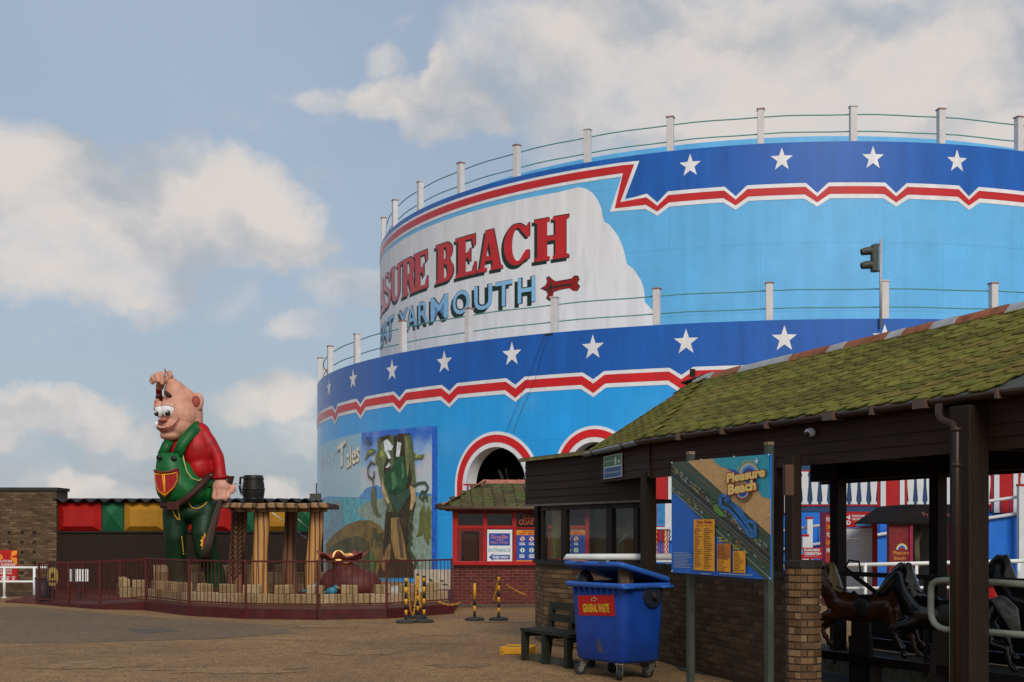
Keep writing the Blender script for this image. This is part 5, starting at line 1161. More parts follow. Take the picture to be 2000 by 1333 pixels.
mb = MB(); mb.box((X(1000, by), by+.1, zrow(1066, by)), (X(1140, by)-X(950, by), .03, zrow(1032, by)-zrow(1100, by))); mb.build('blanking_panel', M('booth_panel', (.10, .02, .015), .6), bt)
mb = MB(); mb.box(((xa+xb)/2, by+dp/2, zs-.0), (xb-xa-.1, dp-.1, .04)); mb.build('counter', m_in, bt)
# roof: hipped, slate scales, ridge tiles
ex0, ex1, ey0, ey1, rz0, rz1 = X(862, by-.25), xb+.35, by-.3, by+dp+.3, zrow(991, by-.3), zrow(944, by+1.1)
rdx0, rdx1, ry = X(944, by+1.1), xb-.9, by+dp/2
rf = MB(); E4 = [Vector((ex0, ey0, rz0)), Vector((ex1, ey0, rz0)), Vector((ex1, ey1, rz0)), Vector((ex0, ey1, rz0))]; Ra, Rb = Vector((rdx0, ry, rz1)), Vector((rdx1, ry, rz1))
rf.add(E4+[Ra, Rb], [(0, 1, 5, 4), (1, 2, 5), (2, 3, 4, 5), (3, 0, 4), (3, 2, 1, 0)]); rfo = rf.build('roof', M('roof_boards', (.05, .04, .025), .9), bt)
m_slate = M_ramp('mossy_slate', [(0, (.055, .042, .020)), (.5, (.085, .070, .030)), (1, (.065, .085, .024))], .9, scale=14, var=.5)
def scale_mesh(w, h):
    mb = MB(); n_ = 5; pts = [(-w/2, h)]+[(-w/2+.01, h*.45)]+[(w/2*math.cos(math.pi+math.pi*i/n_)*.95, h*.42-h*.42*math.sin(math.pi*i/n_)) for i in range(n_+1)]+[(w/2-.01, h*.45), (w/2, h)]
    mb.prism([(x, y, .012 if y < h*.6 else .004) for x, y in pts], (0, 0, .012)); return mb.mesh('shingle', m_slate)
def frame(o, xd, yd):
    xd = xd.normalized(); zd = xd.cross(yd).normalized(); yd = zd.cross(xd); m = Matrix((xd, yd, zd)).transposed().to_4x4(); m.translation = o; return m
scm = scale_mesh(.27, .24)
def shingle_plane(A, B, C, D_, me, rows, w, par, jit=.01, skip=None, first=.0):
    """A-B eave, D-C ridge; single shingles laid in staggered courses"""
    n_ = 0
    for r in range(rows):
        f = (r+first)/rows; a, b = A.lerp(D_, f), B.lerp(C, f); L_ = (b-a).length; xd = (b-a).normalized(); up = ((D_+C)/2-(A+B)/2); m_ = int(L_/w)
        off = (w/2 if r % 2 else 0)+(L_-m_*w)/2
        for k in range(m_+ (0 if r % 2 else 1)):
            x = off+k*w
            if x > L_-.02: continue
            if skip and skip(r, x, L_): continue
            o = a+xd*x; put_piece('shingle', me, frame(o+Vector((0, 0, random.uniform(0, .004))), xd+Vector((0, 0, random.uniform(-jit, jit))), up), par); n_ += 1
    return n_
shingle_plane(E4[0], E4[1], Rb, Ra, scm, 8, .27, rfo); shingle_plane(E4[3], E4[0], Ra, Ra+Vector((0, -.02, 0)), scm, 8, .27, rfo)
m_rt = M('pink_ridge_tile', (.36, .13, .10), .8, .35, 6, grime=.5, gcol=(.12, .12, .05))
def ridge_tiles(a, b, n_, w, par, mat, curve=0, alt=None):
    for i in range(n_):
        p, q = a.lerp(b, (i+.01)/n_), a.lerp(b, (i+.99)/n_); s0 = curve*math.sin(math.pi*(i/n_)); s1 = curve*math.sin(math.pi*((i+1)/n_)); p = p-Vector((0, 0, s0)); q = q-Vector((0, 0, s1))
        mb = MB(); t = (q-p).normalized(); s = t.cross(Vector((0, 0, 1))).normalized(); sec = [(-w, -w*.55), (-w*.5, .01), (0, .05), (w*.5, .01), (w, -w*.55)]
        vs = [c+s*x+Vector((0, 0, z+zz)) for c, zz in ((p, .012), (q, 0)) for x, z in sec]+[c+s*x*.9+Vector((0, 0, z+zz-.025)) for c, zz in ((p, .012), (q, 0)) for x, z in sec]
        fs = [(k, k+1, k+6, k+5) for k in range(4)]+[(10+k, 15+k, 16+k, 11+k) for k in range(4)]+[(0, 10, 11, 1), (1, 11, 12, 2), (2, 12, 13, 3), (3, 13, 14, 4), (5, 6, 16, 15), (6, 7, 17, 16), (7, 8, 18, 17), (8, 9, 19, 18), (0, 5, 15, 10), (4, 14, 19, 9)]
        mb.add(vs, fs); mb.build('ridge_tile', mat if alt is None else alt[i % len(alt)], par)
ridge_tiles(E4[0]+Vector((0, 0, .03)), Ra+Vector((0, 0, .03)), 7, .085, rfo, m_rt, .07); ridge_tiles(Ra+Vector((0, 0, .03)), Rb+Vector((0, 0, .03)), 6, .085, rfo, m_rt)
mb = MB(); mb.tube([E4[0]+Vector((-.06, -.05, -.02)), E4[1]+Vector((0, -.05, -.02))], .055, 10); mb.build('gutter', M('brown_gutter', (.10, .055, .035), .5, .2, 6), bt)
mb = MB(); mb.box(E4[0]+Vector((-.06, -.03, .02)), (.14, .16, .12), .4, bev=.02); mb.build('gutter_end', M('dark_gutter_end', (.03, .018, .012), .6), bt)
mb = MB(); mb.beam((ex0+.1, ey0+.08, rz0-.04), (ex1, ey0+.08, rz0-.04), .03, .12); mb.build('fascia', m_rbd, bt)
mb = MB(); mb.beam((X(905, 36), 36, zrow(947, 36)), (X(940, 36), 36, zrow(947, 36)), .05, .05); mb.beam((X(914, 36), 36, zrow(947, 36)), (X(914, 36), 36, 1.2), .05, .05); tag(mb.build('red_bracket', m_rb), 'thin red rail end showing above the booth roof in front of the arch', 'rail')
# notices on the booth
bp = Plane((xa, by), (xb, by))
def card(name, label, x0, y0_, x1, y1_, mat, par=None, th=.02, off=-.035, plane=None, d=by, cat='sign', group=None):
    t = thing(name, label, cat, P((x0+x1)/2, y1_, d), group); a, b = P(x0, y1_, d), P(x1, y0_, d); mb = MB(); mb.box(((a.x+b.x)/2, d+off+th/2, (a.z+b.z)/2), (b.x-a.x, th, b.z-a.z)); mb.build('board', mat, t); return t
m_sgw = M('sign_white', (.66, .68, .70), .45, .08, 4); m_sgb = M('sign_blue', (.02, .06, .30), .4, .1); m_pk = M('sign_pink', (.42, .16, .24), .5); m_teal = M('sign_teal', (.03, .25, .25), .5)
es = card('entrance_sign', 'white entrance sign with blue arrow pointing left and blue title panel on the booth', 950, 1035, 1002, 1102, m_sgw)
kk = .038
mb = MB(); bp.rect(mb, 955, 1042, 996, 1066, kk); mb.build('title_panel', m_sgb, es)
mb = MB(); bp.text(mb, 'Snails', 959, 1045, 992, 1052.5, kk+.003, .03); bp.text(mb, 'and', 969, 1053, 983, 1056.5, kk+.003, .02); bp.text(mb, 'Fairy Tales', 959, 1057.5, 992, 1063.5, kk+.003, .03); mb.build('title_lettering', m_pk, es)
mb = MB(); bp.text(mb, 'ENTRANCE', 954, 1071.5, 997, 1078.5, kk, .005); mb.build('entrance_lettering', m_teal, es)
mb = MB(); bp.poly(mb, [(955, 1088.5), (963, 1081), (963, 1084), (996, 1084), (996, 1093), (963, 1093), (963, 1096)], kk); mb.build('arrow', m_sgb, es)
mb = MB(); bp.text(mb, 'THIS WAY', 961, 1086, 994, 1091.5, kk+.003, .04); mb.build('arrow_lettering', m_sgw, es)
def safety(x0, x1, lab):
    ss = card('safety_sign', lab, x0, 1035, x1, 1102, m_sgb, group='safety notices on the booth')
    w = x1-x0; mb = MB(); bp.rect(mb, x0+.5, 1035.5, x1-.5, 1045.5, kk); mb.build('orange_band', M('sign_orange', (.62, .24, .012), .45), ss); mb = MB(); bp.rect(mb, x0+.5, 1094.5, x1-.5, 1101.5, kk); mb.build('orange_band', M('sign_orange', (.62, .24, .012), .45), ss)
    mb = MB(); bp.text(mb, 'IMPORTANT', x0+w*.25, 1036.5, x0+w*.75, 1040, kk+.003, .04); bp.text(mb, 'SAFETY MEASURES', x0+w*.1, 1041, x0+w*.9, 1044.5, kk+.003, .04); mb.build('heading', M('sign_red_ink', (.38, .02, .01), .5), ss)
    for i, cx in enumerate((.24, .58, .86) if w > 50 else (.24, .58)):
        for j, cy in enumerate((1053, 1075)):
            c0 = x0+w*cx; r_ = 5.2; circ = lambda r2, n_=20: [(c0+r2*math.cos(2*math.pi*k/n_), cy+r2*math.sin(2*math.pi*k/n_)) for k in range(n_)]
            mb = MB(); bp.poly(mb, circ(r_), kk); mb.build('symbol', m_sgw, ss)
            mb = MB(); bp.poly(mb, circ(r_*.98), kk+.003, [circ(r_*.78)])
            if j == 0: bp.poly(mb, [(c0-3.9, cy-2.9), (c0-2.9, cy-3.9), (c0+3.9, cy+2.9), (c0+2.9, cy+3.9)], kk+.004)
            mb.build('symbol_ring', M('sign_red_ink', (.38, .02, .01), .5) if j == 0 else M('sign_green', (.03, .28, .16), .5), ss)
            mb = MB(); bp.rect(mb, c0-1, cy-2.2, c0+1, cy+2.6, kk+.0035); mb.build('figure', m_blk, ss)
    mb = MB(); rr = random.Random(int(x0))
    for y in (1060.5, 1063.5, 1083.5, 1086, 1088.5):
        for i in range(2): bp.rect(mb, x0+w*(.12+.36*i), y, x0+w*(.36+.36*i)-rr.random()*3, y+1.4, kk)
    o = mb.build('small_print', m_sgw, ss); o['kind'] = 'stuff'
safety(1008, 1060, 'blue and orange safety notice next to the entrance sign, left one'); safety(1100, 1143, 'blue and orange safety notice seen through the wooden kiosk glazing')
ns = card('ride_nameboard', 'black nameboard with red and gold outlined lettering high on the booth', 1009, 1003, 1056, 1029, m_blackgl)
for tx, x0, x1, y0_, y1_ in (('ROLLER', 1022, 1055, 1006, 1014), ('COASTER', 1014, 1060, 1015.5, 1025)):
    mb = MB(); bp.text(mb, tx, x0-.7, y0_-.7, x1+.7, y1_+.7, kk, .05); mb.build('lettering_edge', M('sign_red_ink2', (.45, .06, .03), .5), ns)
    mb = MB(); bp.text(mb, tx, x0, y0_, x1, y1_, kk+.004, .0); mb.build('lettering', M('name_gold', (.20, .07, .02), .5), ns)
# person-less service clutter in the hatch
mb = MB(); mb.box(P(908, 1093, by+.5), (.22, .2, .16)); tag(mb.build('cash_till', M('till_blue', (.05, .12, .22), .5)), 'small blue-grey cash till behind the booth hatch glass', 'till')

# ------------------------------------------------------------------ striped posts and chain
m_sy = M('stripe_yellow', (.62, .30, .015), .45, .15, 8, grime=.3); m_sb = M('stripe_black', (.012, .012, .012), .5); m_rub = M('black_rubber', (.035, .035, .03), .85, .3, 6)
def stanchion(px, row, lab, h=.86, first=None):
    x, y = gp(px, row); t = thing('barrier_post', lab, 'barrier post', (x, y, 0), 'black and yellow barrier posts')
    mb = MB(); mb.lathe((x, y, 0), [(.20, 0), (.205, .03), (.17, .055), (.05, .075)], 20); mb.build('rubber_base', m_rub, t)
    z = .06; k = 0; seg = [.10, .10, .11, .11, .12, .12, .10, .08] if first is None else first
    for i, L_ in enumerate(seg):
        mb = MB(); mb.lathe((x, y, z), [(.028, 0), (.028, L_)], 12); mb.build('stripe', m_sy if (len(seg)-1-i) % 2 == 0 else m_sb, t); z += L_
    mb = MB(); mb.lathe((x, y, z), [(.03, 0), (.032, .02), (.02, .04)], 12); mb.build('cap', m_sb, t)
stanchion(793, 1217, 'striped barrier post at the left of the group of three'); stanchion(816, 1208, 'middle striped barrier post, furthest back of the group of three'); stanchion(828, 1216, 'striped barrier post at the right of the group of three')
stanchion(927, 1212, 'striped barrier post with long yellow top standing alone before the booth wall', first=[.12, .12, .13, .34]); stanchion(974, 1212, 'striped barrier post nearest the wooden kiosk with chain hanging from it')
def chain(pts, lab, yellow=True):
    t = thing('plastic_chain', lab, 'chain', pts[0], 'plastic barrier chains'); mb = MB(); mb2 = MB(); P3 = [Vector(p) for p in pts]
    L_ = [(b-a).length for a, b in zip(P3, P3[1:])]; T = sum(L_); n_ = int(T/.045)
    for i in range(n_):
        d = T*i/n_; j = 0
        while d > L_[j]: d -= L_[j]; j += 1
        p = P3[j].lerp(P3[j+1], d/L_[j]); dr = (P3[j+1]-P3[j]).normalized(); s = Vector((0, 1, 0)) if i % 2 else dr.cross(Vector((0, 1, 0))).normalized()
        ring = [p+dr*.03*math.cos(a)+s*.016*math.sin(a) for a in [2*math.pi*k/8 for k in range(9)]]
        (mb if yellow or i % 3 else mb2).tube(ring, .007, 5, cap=False)
    o = mb.build('links', m_sy, t); o['kind'] = 'stuff'
def sag(a, b, s, n_=10): a, b = Vector(a), Vector(b); return [a.lerp(b, i/n_)-Vector((0, 0, s*4*(i/n_)*(1-i/n_))) for i in range(n_+1)]
def gp3(px, row, d): return P(px, row, d)
chain(sag(P(858, 1176, 25.5), P(901, 1176, 25.5), .06), 'yellow chain sagging between the fence end and the booth corner')
chain(sag(P(974, 1132, 25.2), P(963, 1174, 25.4), .01), 'yellow chain hanging slack from the post nearest the wooden kiosk')
chain(sag(P(990, 1143, 25.3), P(1028, 1162, 26.5), .03), 'yellow chain running from the last post to the brick wall')
chain(sag(P(796, 1132, 25), P(815, 1130, 25.8), .75), 'orange-yellow chain looped down between the left and middle posts'); chain(sag(P(817, 1131, 25.8), P(828, 1131, 25), .6), 'yellow chain looped between the middle and right posts')

# ================================================================== open shelter with mossy hipped roof
EAVE = 3.0; E0 = Vector((4.33, 10.4, 0)); ed_ = Vector((-.418, .908, 0)).normalized(); nd_ = Vector((.908, .418, 0)).normalized()
m_db = M('dark_stained_board', (.028, .012, .005), .65, .35, 3, bump=.5, bscale=14, stretch=(1, 1, 9))
m_dbd = M('black_brown_timber', (.010, .005, .003), .7, .35, 3, bump=.3, bscale=14, stretch=(5, 5, .6))
m_dpost = M('stained_post', (.015, .007, .004), .65, .3, 3, bump=.4, bscale=14, stretch=(6, 6, .5))
sh = thing('timber_shelter', 'dark timber shelter with mossy shingled hipped roof over the carousel horses', 'shelter', (5.0, 13.5, 0))
def pt_(t, w, z=0): p = E0+ed_*t+nd_*w; return Vector((p.x, p.y, z))
TK = 6.35; Kc = Vector((1.71, 16.17, 0)); Fc = Vector((1.16, 18.63, 0)); TN = -4.0; WB = 4.5
zr = lambda t: 4.22-(t+3)*.0088
R0, R1_ = pt_(TN, 2.18, zr(TN)), Vector((2.81, 18.92, 4.11)); KE, FE = Vector((Kc.x, Kc.y, EAVE)), Vector((Fc.x, Fc.y, EAVE)); E_n = pt_(TN, 0, EAVE); E_b = pt_(TN, WB, EAVE-.05); B1 = pt_(8.3, WB, EAVE-.05); B0 = Vector((2.0, 20.6, EAVE))
rf = MB(); rf.add([E_n, KE, R1_, R0, FE, B0, B1, E_b], [(0, 1, 2, 3), (1, 4, 2), (4, 5, 2), (5, 6, 2), (6, 7, 3, 2)])
lo_ = [v-Vector((0, 0, .07)) for v in [E_n, KE, R1_, R0, FE, B0, B1, E_b]]; rf.add(lo_, [(3, 2, 1, 0), (2, 4, 1), (2, 5, 4), (2, 6, 5), (2, 3, 7, 6)])
roof = rf.build('roof', M('bare_roof_felt', (.055, .06, .052), .9, .4, 8), sh)
m_moss = M_ramp('mossy_shingle', [(0, (.080, .075, .012)), (.35, (.112, .108, .016)), (.7, (.140, .134, .020)), (1, (.130, .095, .020))], .9, scale=7, var=.55, bump=.6, bscale=50)
def strip_mesh(tabs, w=.333, h=.27, key=0):
    mb = MB(); rr = random.Random(key*7+tabs)
    for k in range(tabs):
        x = (k-tabs/2)*w; j = rr.uniform(-.012, .012); j2 = rr.uniform(-.012, .012)
        o = [(x+.006, .095), (x+.040, .0+j), (x+w-.13, .0+j2), (x+w-.055, .085), (x+w-.002, .10), (x+w-.002, h), (x+.002, h), (x+.002, .10)]
        top_ = [(a, b, .027-b*.08) for a, b in o]; bot = [(a, b, .010-b*.035) for a, b in o]; n_ = 8
        mb.add(top_+bot, [tuple(range(n_)), tuple(range(2*n_-1, n_-1, -1))]+[(i, n_+i, n_+(i+1) % n_, (i+1) % n_) for i in range(n_)])
    return mb.mesh('shingle', m_moss, fix=True)
SM = [strip_mesh(3, key=k) for k in range(4)]; SM1 = [strip_mesh(1, key=k) for k in range(3)]
rows = 15; cnt = 0
for r in range(rows):
    f = (r+.15)/rows; a, b = E_n.lerp(R0, f), KE.lerp(R1_, f); L_ = (b-a).length; up = R0-E_n; xd = (b-a).normalized()
    if xd.cross(up).z < 0: pass
    x = L_+.0-(.5*.333 if r % 2 else 0)-.12*(r % 3)*.333
    while x > .5:
        s = x-.5
        o = a+xd*s; me = SM[(r*5+int(x*3)) % 4]
        torn = (r < 2 and s < 4.4 and s > 2.0 and random.random() < .75)
        if not torn:
            put_piece('shingle', me, frame(o+Vector((0, 0, .004)), -xd+Vector((0, 0, random.uniform(-.006, .006))), -(-up)), roof); cnt += 1
        x -= 1.0
    # odd end tab against the hip
    s = L_-.12; 
for r in range(17):
    f = (r+.1)/17; a, b = KE.lerp(R1_, f), FE.lerp(R1_, f); L_ = (b-a).length; xd = (b-a).normalized(); up = R1_-(KE+FE)/2; x = .17-(.1665 if r % 2 else 0)
    while x < L_+.08:
        put_piece('shingle', SM1[(r+int(x*10)) % 3], frame(a+xd*min(x, L_)+Vector((0, 0, .004)), -xd, up), roof); x += .333
# loose and slipped shingles by the torn patch
for i in range(7):
    t = random.uniform(-2.2, -.2); w = random.uniform(.1, .8); o = pt_(t, w, EAVE+w*.56+.03); put_piece('shingle', SM1[i % 3], frame(o, (-ed_+Vector((0, 0, random.uniform(-.2, .2)))+nd_*random.uniform(-.4, .4)), R0-E_n), roof)
# ridge capping, rust red and bare metal lengths
m_rust = M('rusty_capping', (.24, .080, .034), .75, .4, 7, grime=.3); m_galv = M('bare_metal_capping', (.30, .31, .32), .5, .25, 6, grime=.35, gcol=(.2, .09, .05))
def rs(px):   # parameter on the ridge line seen at this column
    u_ = (px-1000)/F; a, b = R0, R1_; return (a.x-u_*a.y)/((b.y-a.y)*u_-(b.x-a.x))
cuts = [(1359, 1), (1395, 0), (1447, 1), (1547, 0), (1622, 1), (1654, 0), (1737, 1), (1768, 0), (1824, 1), (1873, 0), (1972, 1), (2060, 0), (2200, 1), (2420, 0)]
for (p0, kind), (p1, _) in zip(cuts, cuts[1:]):
    a, b = R0.lerp(R1_, rs(p0)), R0.lerp(R1_, rs(p1)); ridge_tiles(b+Vector((0, 0, .03)), a+Vector((0, 0, .03)), 1, .085, roof, m_galv if kind else m_rust)
mb = MB(); q = R1_+Vector((.02, -.1, .05)); mb.box(q+Vector((-.05, .1, .09)), (.07, .05, .12), .3); mb.beam(q+Vector((-.16, .25, -.05)), q+Vector((.2, -.2, .04)), .12, .03); mb.build('broken_cap', m_dbd, roof)
# eaves board courses, cladding boards each lapped over the next
def boards(A, B, z0, z1, n_, mat, par, out, name='fascia_board', lap=.012):
    A = Vector((A[0], A[1], 0)); B = Vector((B[0], B[1], 0)); t = (B-A).normalized(); n = Vector((t.y, -t.x, 0)); n = n if n.dot(out) > 0 else -n
    h = (z1-z0)/n_
    for i in range(n_):
        a, b = z0+i*h, z0+(i+1)*h+.006; o1, o0 = n*.012, n*(.012+lap)
        mb = MB(); p = [A+o0+Vector((0, 0, a)), B+o0+Vector((0, 0, a)), B+o1+Vector((0, 0, b)), A+o1+Vector((0, 0, b))]; q = [v-n*.03 for v in p]; mb.hexa(p+q); mb.build(name, mat, par)
out = -nd_
inset = .13
fk = KE+nd_*inset; fk = Vector((fk.x, fk.y-.12, 0)); fe0 = pt_(TN, inset)
boards(fe0, fk, 2.50, 2.96, 4, m_db, sh, out)
ff = Vector((Fc.x+.12, Fc.y-.15, 0)); boards(fk, ff, 2.53, 2.96, 4, m_db, sh, out)
mb = MB(); mb.box(Vector((fk.x-.02, fk.y, 2.74)), (.05, .05, .45), .3); mb.build('corner_bead', m_db, sh)
# soffit, ceiling and beams
mb = MB(); mb.add([fe0+Vector((0, 0, 2.92)), fk+Vector((0, 0, 2.92)), ff+Vector((0, 0, 2.92)), Vector((2.3, 20.3, 2.92)), pt_(8.2, WB-.2, 2.92), pt_(TN, WB-.2, 2.92)], [(0, 1, 2, 3, 4, 5)]); mb.build('ceiling', m_dbd, sh)
mb = MB(); mb.beam(pt_(TN, WB-.35, 2.76), pt_(8.0, WB-.35, 2.76), .12, .34); mb.build('rear_beam', m_dbd, sh)
boards(pt_(TN, WB-.2), pt_(8.0, WB-.2), 2.55, 2.93, 3, m_dbd, sh, nd_)
for t in (-1.2, 1.0, 3.2, 5.27): mb = MB(); mb.beam(pt_(t, .25, 2.84), pt_(t, WB-.4, 2.84), .10, .16); mb.build('tie_beam', m_dbd, sh)
def post(px, d, w, lab=None, zb=0, zt=2.9, par=None):
    rz = math.atan2(ed_.y, ed_.x); mb = MB(); c = Vector((X(px, d), d, 0)); mb.box(c+Vector((0, 0, (zb+zt)/2)), (w, w, zt-zb), rz, bev=.008); return mb.build('post', m_dpost, sh)
post(1266, 16.3, .155, zt=2.6); post(1515, 13.75, .13, zt=2.6); post(1549, 13.12, .13, zb=1.36, zt=2.6); post(1893, 10.95, .235, zb=0)
post(1637, 18.7, .18); post(1832, 16.85, .17); post(1480, 20.6, .18); post(2075, 15.0, .18)
mb = MB(); mb.box(Vector((X(1539.5, 12.85), 12.85, zrow(938, 12.85))), (.10, .06, .32), .3); mb.build('timber_block', M('faded_block', (.085, .045, .028), .8, .3, 8), sh)
# gutter, brackets, downpipe
m_gut = M('brown_gutter_plastic', (.040, .022, .015), .4, .25, 5)
def gutter(pts, par, mat=m_gut, r=.062):
    mb = MB(); n_ = 7; vs = []; fs = []
    for p, nn in pts:
        for i in range(n_): a = math.pi+math.pi*i/(n_-1); vs.append(p+nn*(r*math.cos(a))+Vector((0, 0, r*math.sin(a))))
        for i in range(n_-1, -1, -1): a = math.pi+math.pi*i/(n_-1); vs.append(p+nn*((r-.006)*math.cos(a))+Vector((0, 0, (r-.006)*math.sin(a))))
    m_ = 2*n_
    for j in range(len(pts)-1):
        for i in range(m_): fs.append((m_*j+i, m_*j+(i+1) % m_, m_*(j+1)+(i+1) % m_, m_*(j+1)+i))
    mb.add(vs, fs, True); return mb.build('gutter', mat, par)
go = -nd_*.05; gz = Vector((0, 0, EAVE-.005))
fn = (Vector((-.97, -.22, 0))).normalized()
gutter([(pt_(TN, 0)+go+gz, nd_), (Kc+go+gz, nd_)], sh); gutter([(Kc+Vector((-.05, 0, 0))+gz, -fn), (Fc+Vector((-.05, 0, 0))+gz, -fn)], sh, M('pale_gutter', (.20, .24, .26), .35, .2))
for px in (1337, 1424, 1511, 1634, 1718, 1813, 1965):
    u_ = (px-1000)/F; t = (E0.x-u_*E0.y)/(.418+.908*u_)*1.0; p = pt_(t, 0)+go+gz; mb = MB(); wd = .16 if px in (1634, 1813) else .03
    mb.beam(p-ed_*wd/2+Vector((0, 0, -.03)), p+ed_*wd/2+Vector((0, 0, -.03)), .142, .085); mb.build('gutter_bracket', M('gutter_union', (.10, .06, .045), .35), sh)
for px in (1168, 1228): u_ = (px-1000)/F; f = 0; a, b = Kc, Fc; t = (a.x-u_*a.y)/((b.y-a.y)*u_-(b.x-a.x)); p = a.lerp(b, t)+Vector((-.05, 0, EAVE-.03)); mb = MB(); mb.box(p, (.15, .03, .09), .2); mb.build('gutter_bracket', m_gut, sh)
dpx = lambda px, row, d: P(px, row, d)
mb = MB(); d_ = 10.95; mb.tube([P(1834, 792, 10.95), P(1834, 812, 10.9), P(1840, 822, 10.85), P(1862, 830, 10.72), P(1868, 842, 10.68), P(1868, 1000, 10.68), Vector((P(1869, 1200, 10.68).x, 10.68, .1))], .034, 12); mb.build('downpipe', M('downpipe_brown', (.024, .011, .007), .4, .2), sh)
for r in (836, 905): mb = MB(); mb.tube([P(1868, r, 10.68), P(1868, r+7, 10.68)], .042, 12); mb.build('pipe_collar', m_gut, sh)

# ------------------------------------------------------------------ wooden kiosk under the shelter's end
ki = thing('wooden_kiosk', 'dark weatherboarded kiosk with glazed windows at the left end of the shelter', 'kiosk', (1.2, 18.8, 0))
kA, kB = Vector((X(1028, 20.2), 20.2, 0)), Vector((1.95, 17.2, 0)); kt = (kB-kA).normalized(); kn = Vector((kt.y, -kt.x, 0)); kn = kn if kn.y < 0 else -kn
boards(kA, kB, 2.25, 2.96, 6, M('grey_black_board', (.022, .013, .007), .7, .35, 3, bump=.5, bscale=14, stretch=(1, 1, 9)), ki, kn, 'cladding_board')
kC = kA+Vector((.55, 1.9, 0)); boards(kC, kA, 2.25, 2.96, 6, m_db, ki, Vector((-1, 0, 0)), 'cladding_board')
mb = MB(); zk = 2.97; mb.prism([kA+kn*.08+Vector((-.05, 0, zk)), kB+kn*.08+Vector((0, 0, zk+.03)), kB+Vector((1.0, 1.2, zk+.2)), kC+Vector((-.05, .1, zk+.05))], (0, 0, .04)); mb.build('felt_roof', M('mossy_felt', (.085, .082, .03), .9, .4, 8), ki)
mb = MB(); mb.beam(kA+kn*.085+Vector((-.03, 0, 2.975)), kB+kn*.085+Vector((0, 0, 3.0)), .03, .05); mb.build('roof_edge', M('mossy_edge', (.17, .15, .06), .8, .4, 9), ki)
mb = MB(); mb.prism([kA+Vector((.02, .02, 2.24)), kB+Vector((0, 0, 2.24)), kB+Vector((.9, .8, 2.24)), kC+Vector((0, 0, 2.24))], (0, 0, .02)); mb.build('soffit', m_dbd, ki)
mb = MB(); mb.beam(kA+kn*.04+Vector((0, 0, 2.235)), kB+kn*.04+Vector((0, 0, 2.235)), .05, .03); mb.build('drip_edge', M('grey_edge', (.12, .10, .085), .6), ki)
W1, W2, W3 = Vector((.525, 19.7, 0)), Vector((1.98, 17.3, 0)), Vector((3.03, 13.2, 0)); W0 = Vector((.40, 20.9, 0)); CAPZ = 1.35
kp = Plane((W1.x, W1.y), (W2.x, W2.y))
m_frame = M('dark_window_frame', (.010, .007, .005), .6, .3, 6)
for px, w in ((1048, .10), (1060, .06), (1104.5, .13), (1194, .14), (1246, .10)):
    if px < 1063: p = W0.lerp(W1, .3 if px < 1050 else .97)
    else: p = kp.at(px, 1040); p.z = 0
    mb = MB(); mb.box(Vector((p.x, p.y, (CAPZ+2.24)/2)), (w, .09, 2.24-CAPZ), math.atan2((W2-W1).y, (W2-W1).x)); mb.build('window_post', m_frame, ki)
for a, b in ((1066, 1097), (1112, 1186), (1203, 1240)):
    p, q = kp.at(a, 1040), kp.at(b, 1040); mb = MB(); mb.beam(Vector((p.x, p.y, (CAPZ+2.22)/2)), Vector((q.x, q.y, (CAPZ+2.22)/2)), .012, 2.2-CAPZ); mb.build('pane', m_gl, ki)
mb = MB(); mb.beam(W1+Vector((0, 0, 2.19)), W2+Vector((0, 0, 2.19)), .09, .09); mb.build('window_head', m_frame, ki)
m_cur = M('faded_curtain', (.46, .32, .13), .8, .4, 2.5); 
p, q = kp.at(1067, 1040), kp.at(1096, 1040); mb = MB(); n_ = 14; vs = []
for i in range(n_+1):
    c = p.lerp(q, i/n_)-kn*(.10+.03*math.sin(i*1.9)); vs += [Vector((c.x, c.y, CAPZ+.03)), Vector((c.x, c.y, 2.15))]
mb.add(vs, [(2*i, 2*i+2, 2*i+3, 2*i+1) for i in range(n_)], True); mb.build('curtain', m_cur, ki)
m_pl = M('kiosk_plaster', (.50, .46, .33), .85, .3, 2)
q1, q2 = Vector((X(1151, 20.0), 20.0, 0)), Vector((2.35, 20.0, 0))
mb = MB(); mb.hexa([q1, q2, q2+Vector((0, .1, 0)), q1+Vector((0, .1, 0)), q1+Vector((0, 0, 2.24)), q2+Vector((0, 0, 2.24)), q2+Vector((0, .1, 2.24)), q1+Vector((0, .1, 2.24))]); mb.build('rear_wall', m_pl, ki)
mb = MB(); mb.box((X(1157, 19.8), 19.85, 1.75), (.08, .08, 1.0)); mb.build('tan_post', M('tan_post', (.20, .13, .05), .7), ki)
mb = MB(); mb.box((X(1229, 18.6), 18.6, 1.75), (.05, .05, 1.0)); mb.build('pale_post', m_pl, ki)
mb = MB(); mb.box(P(1232, 1077, 17.9)+Vector((0, 0, -.12)), (.19, .05, .58), -.3); tag(mb.build('brown_board', M('brown_hardboard', (.20, .085, .02), .7, .2, 8)), 'orange-brown board leaning inside the last kiosk window', 'board')
mb = MB(); c = P(1195+28, 1045, 18.9); mb.tube([P(1210, 1062, 18.5), P(1221, 1048, 18.5), P(1228, 1043, 18.5)], .03, 8); tag(mb.build('paper_roll', m_sgw), 'crumpled white sheet inside the last kiosk window', 'paper')
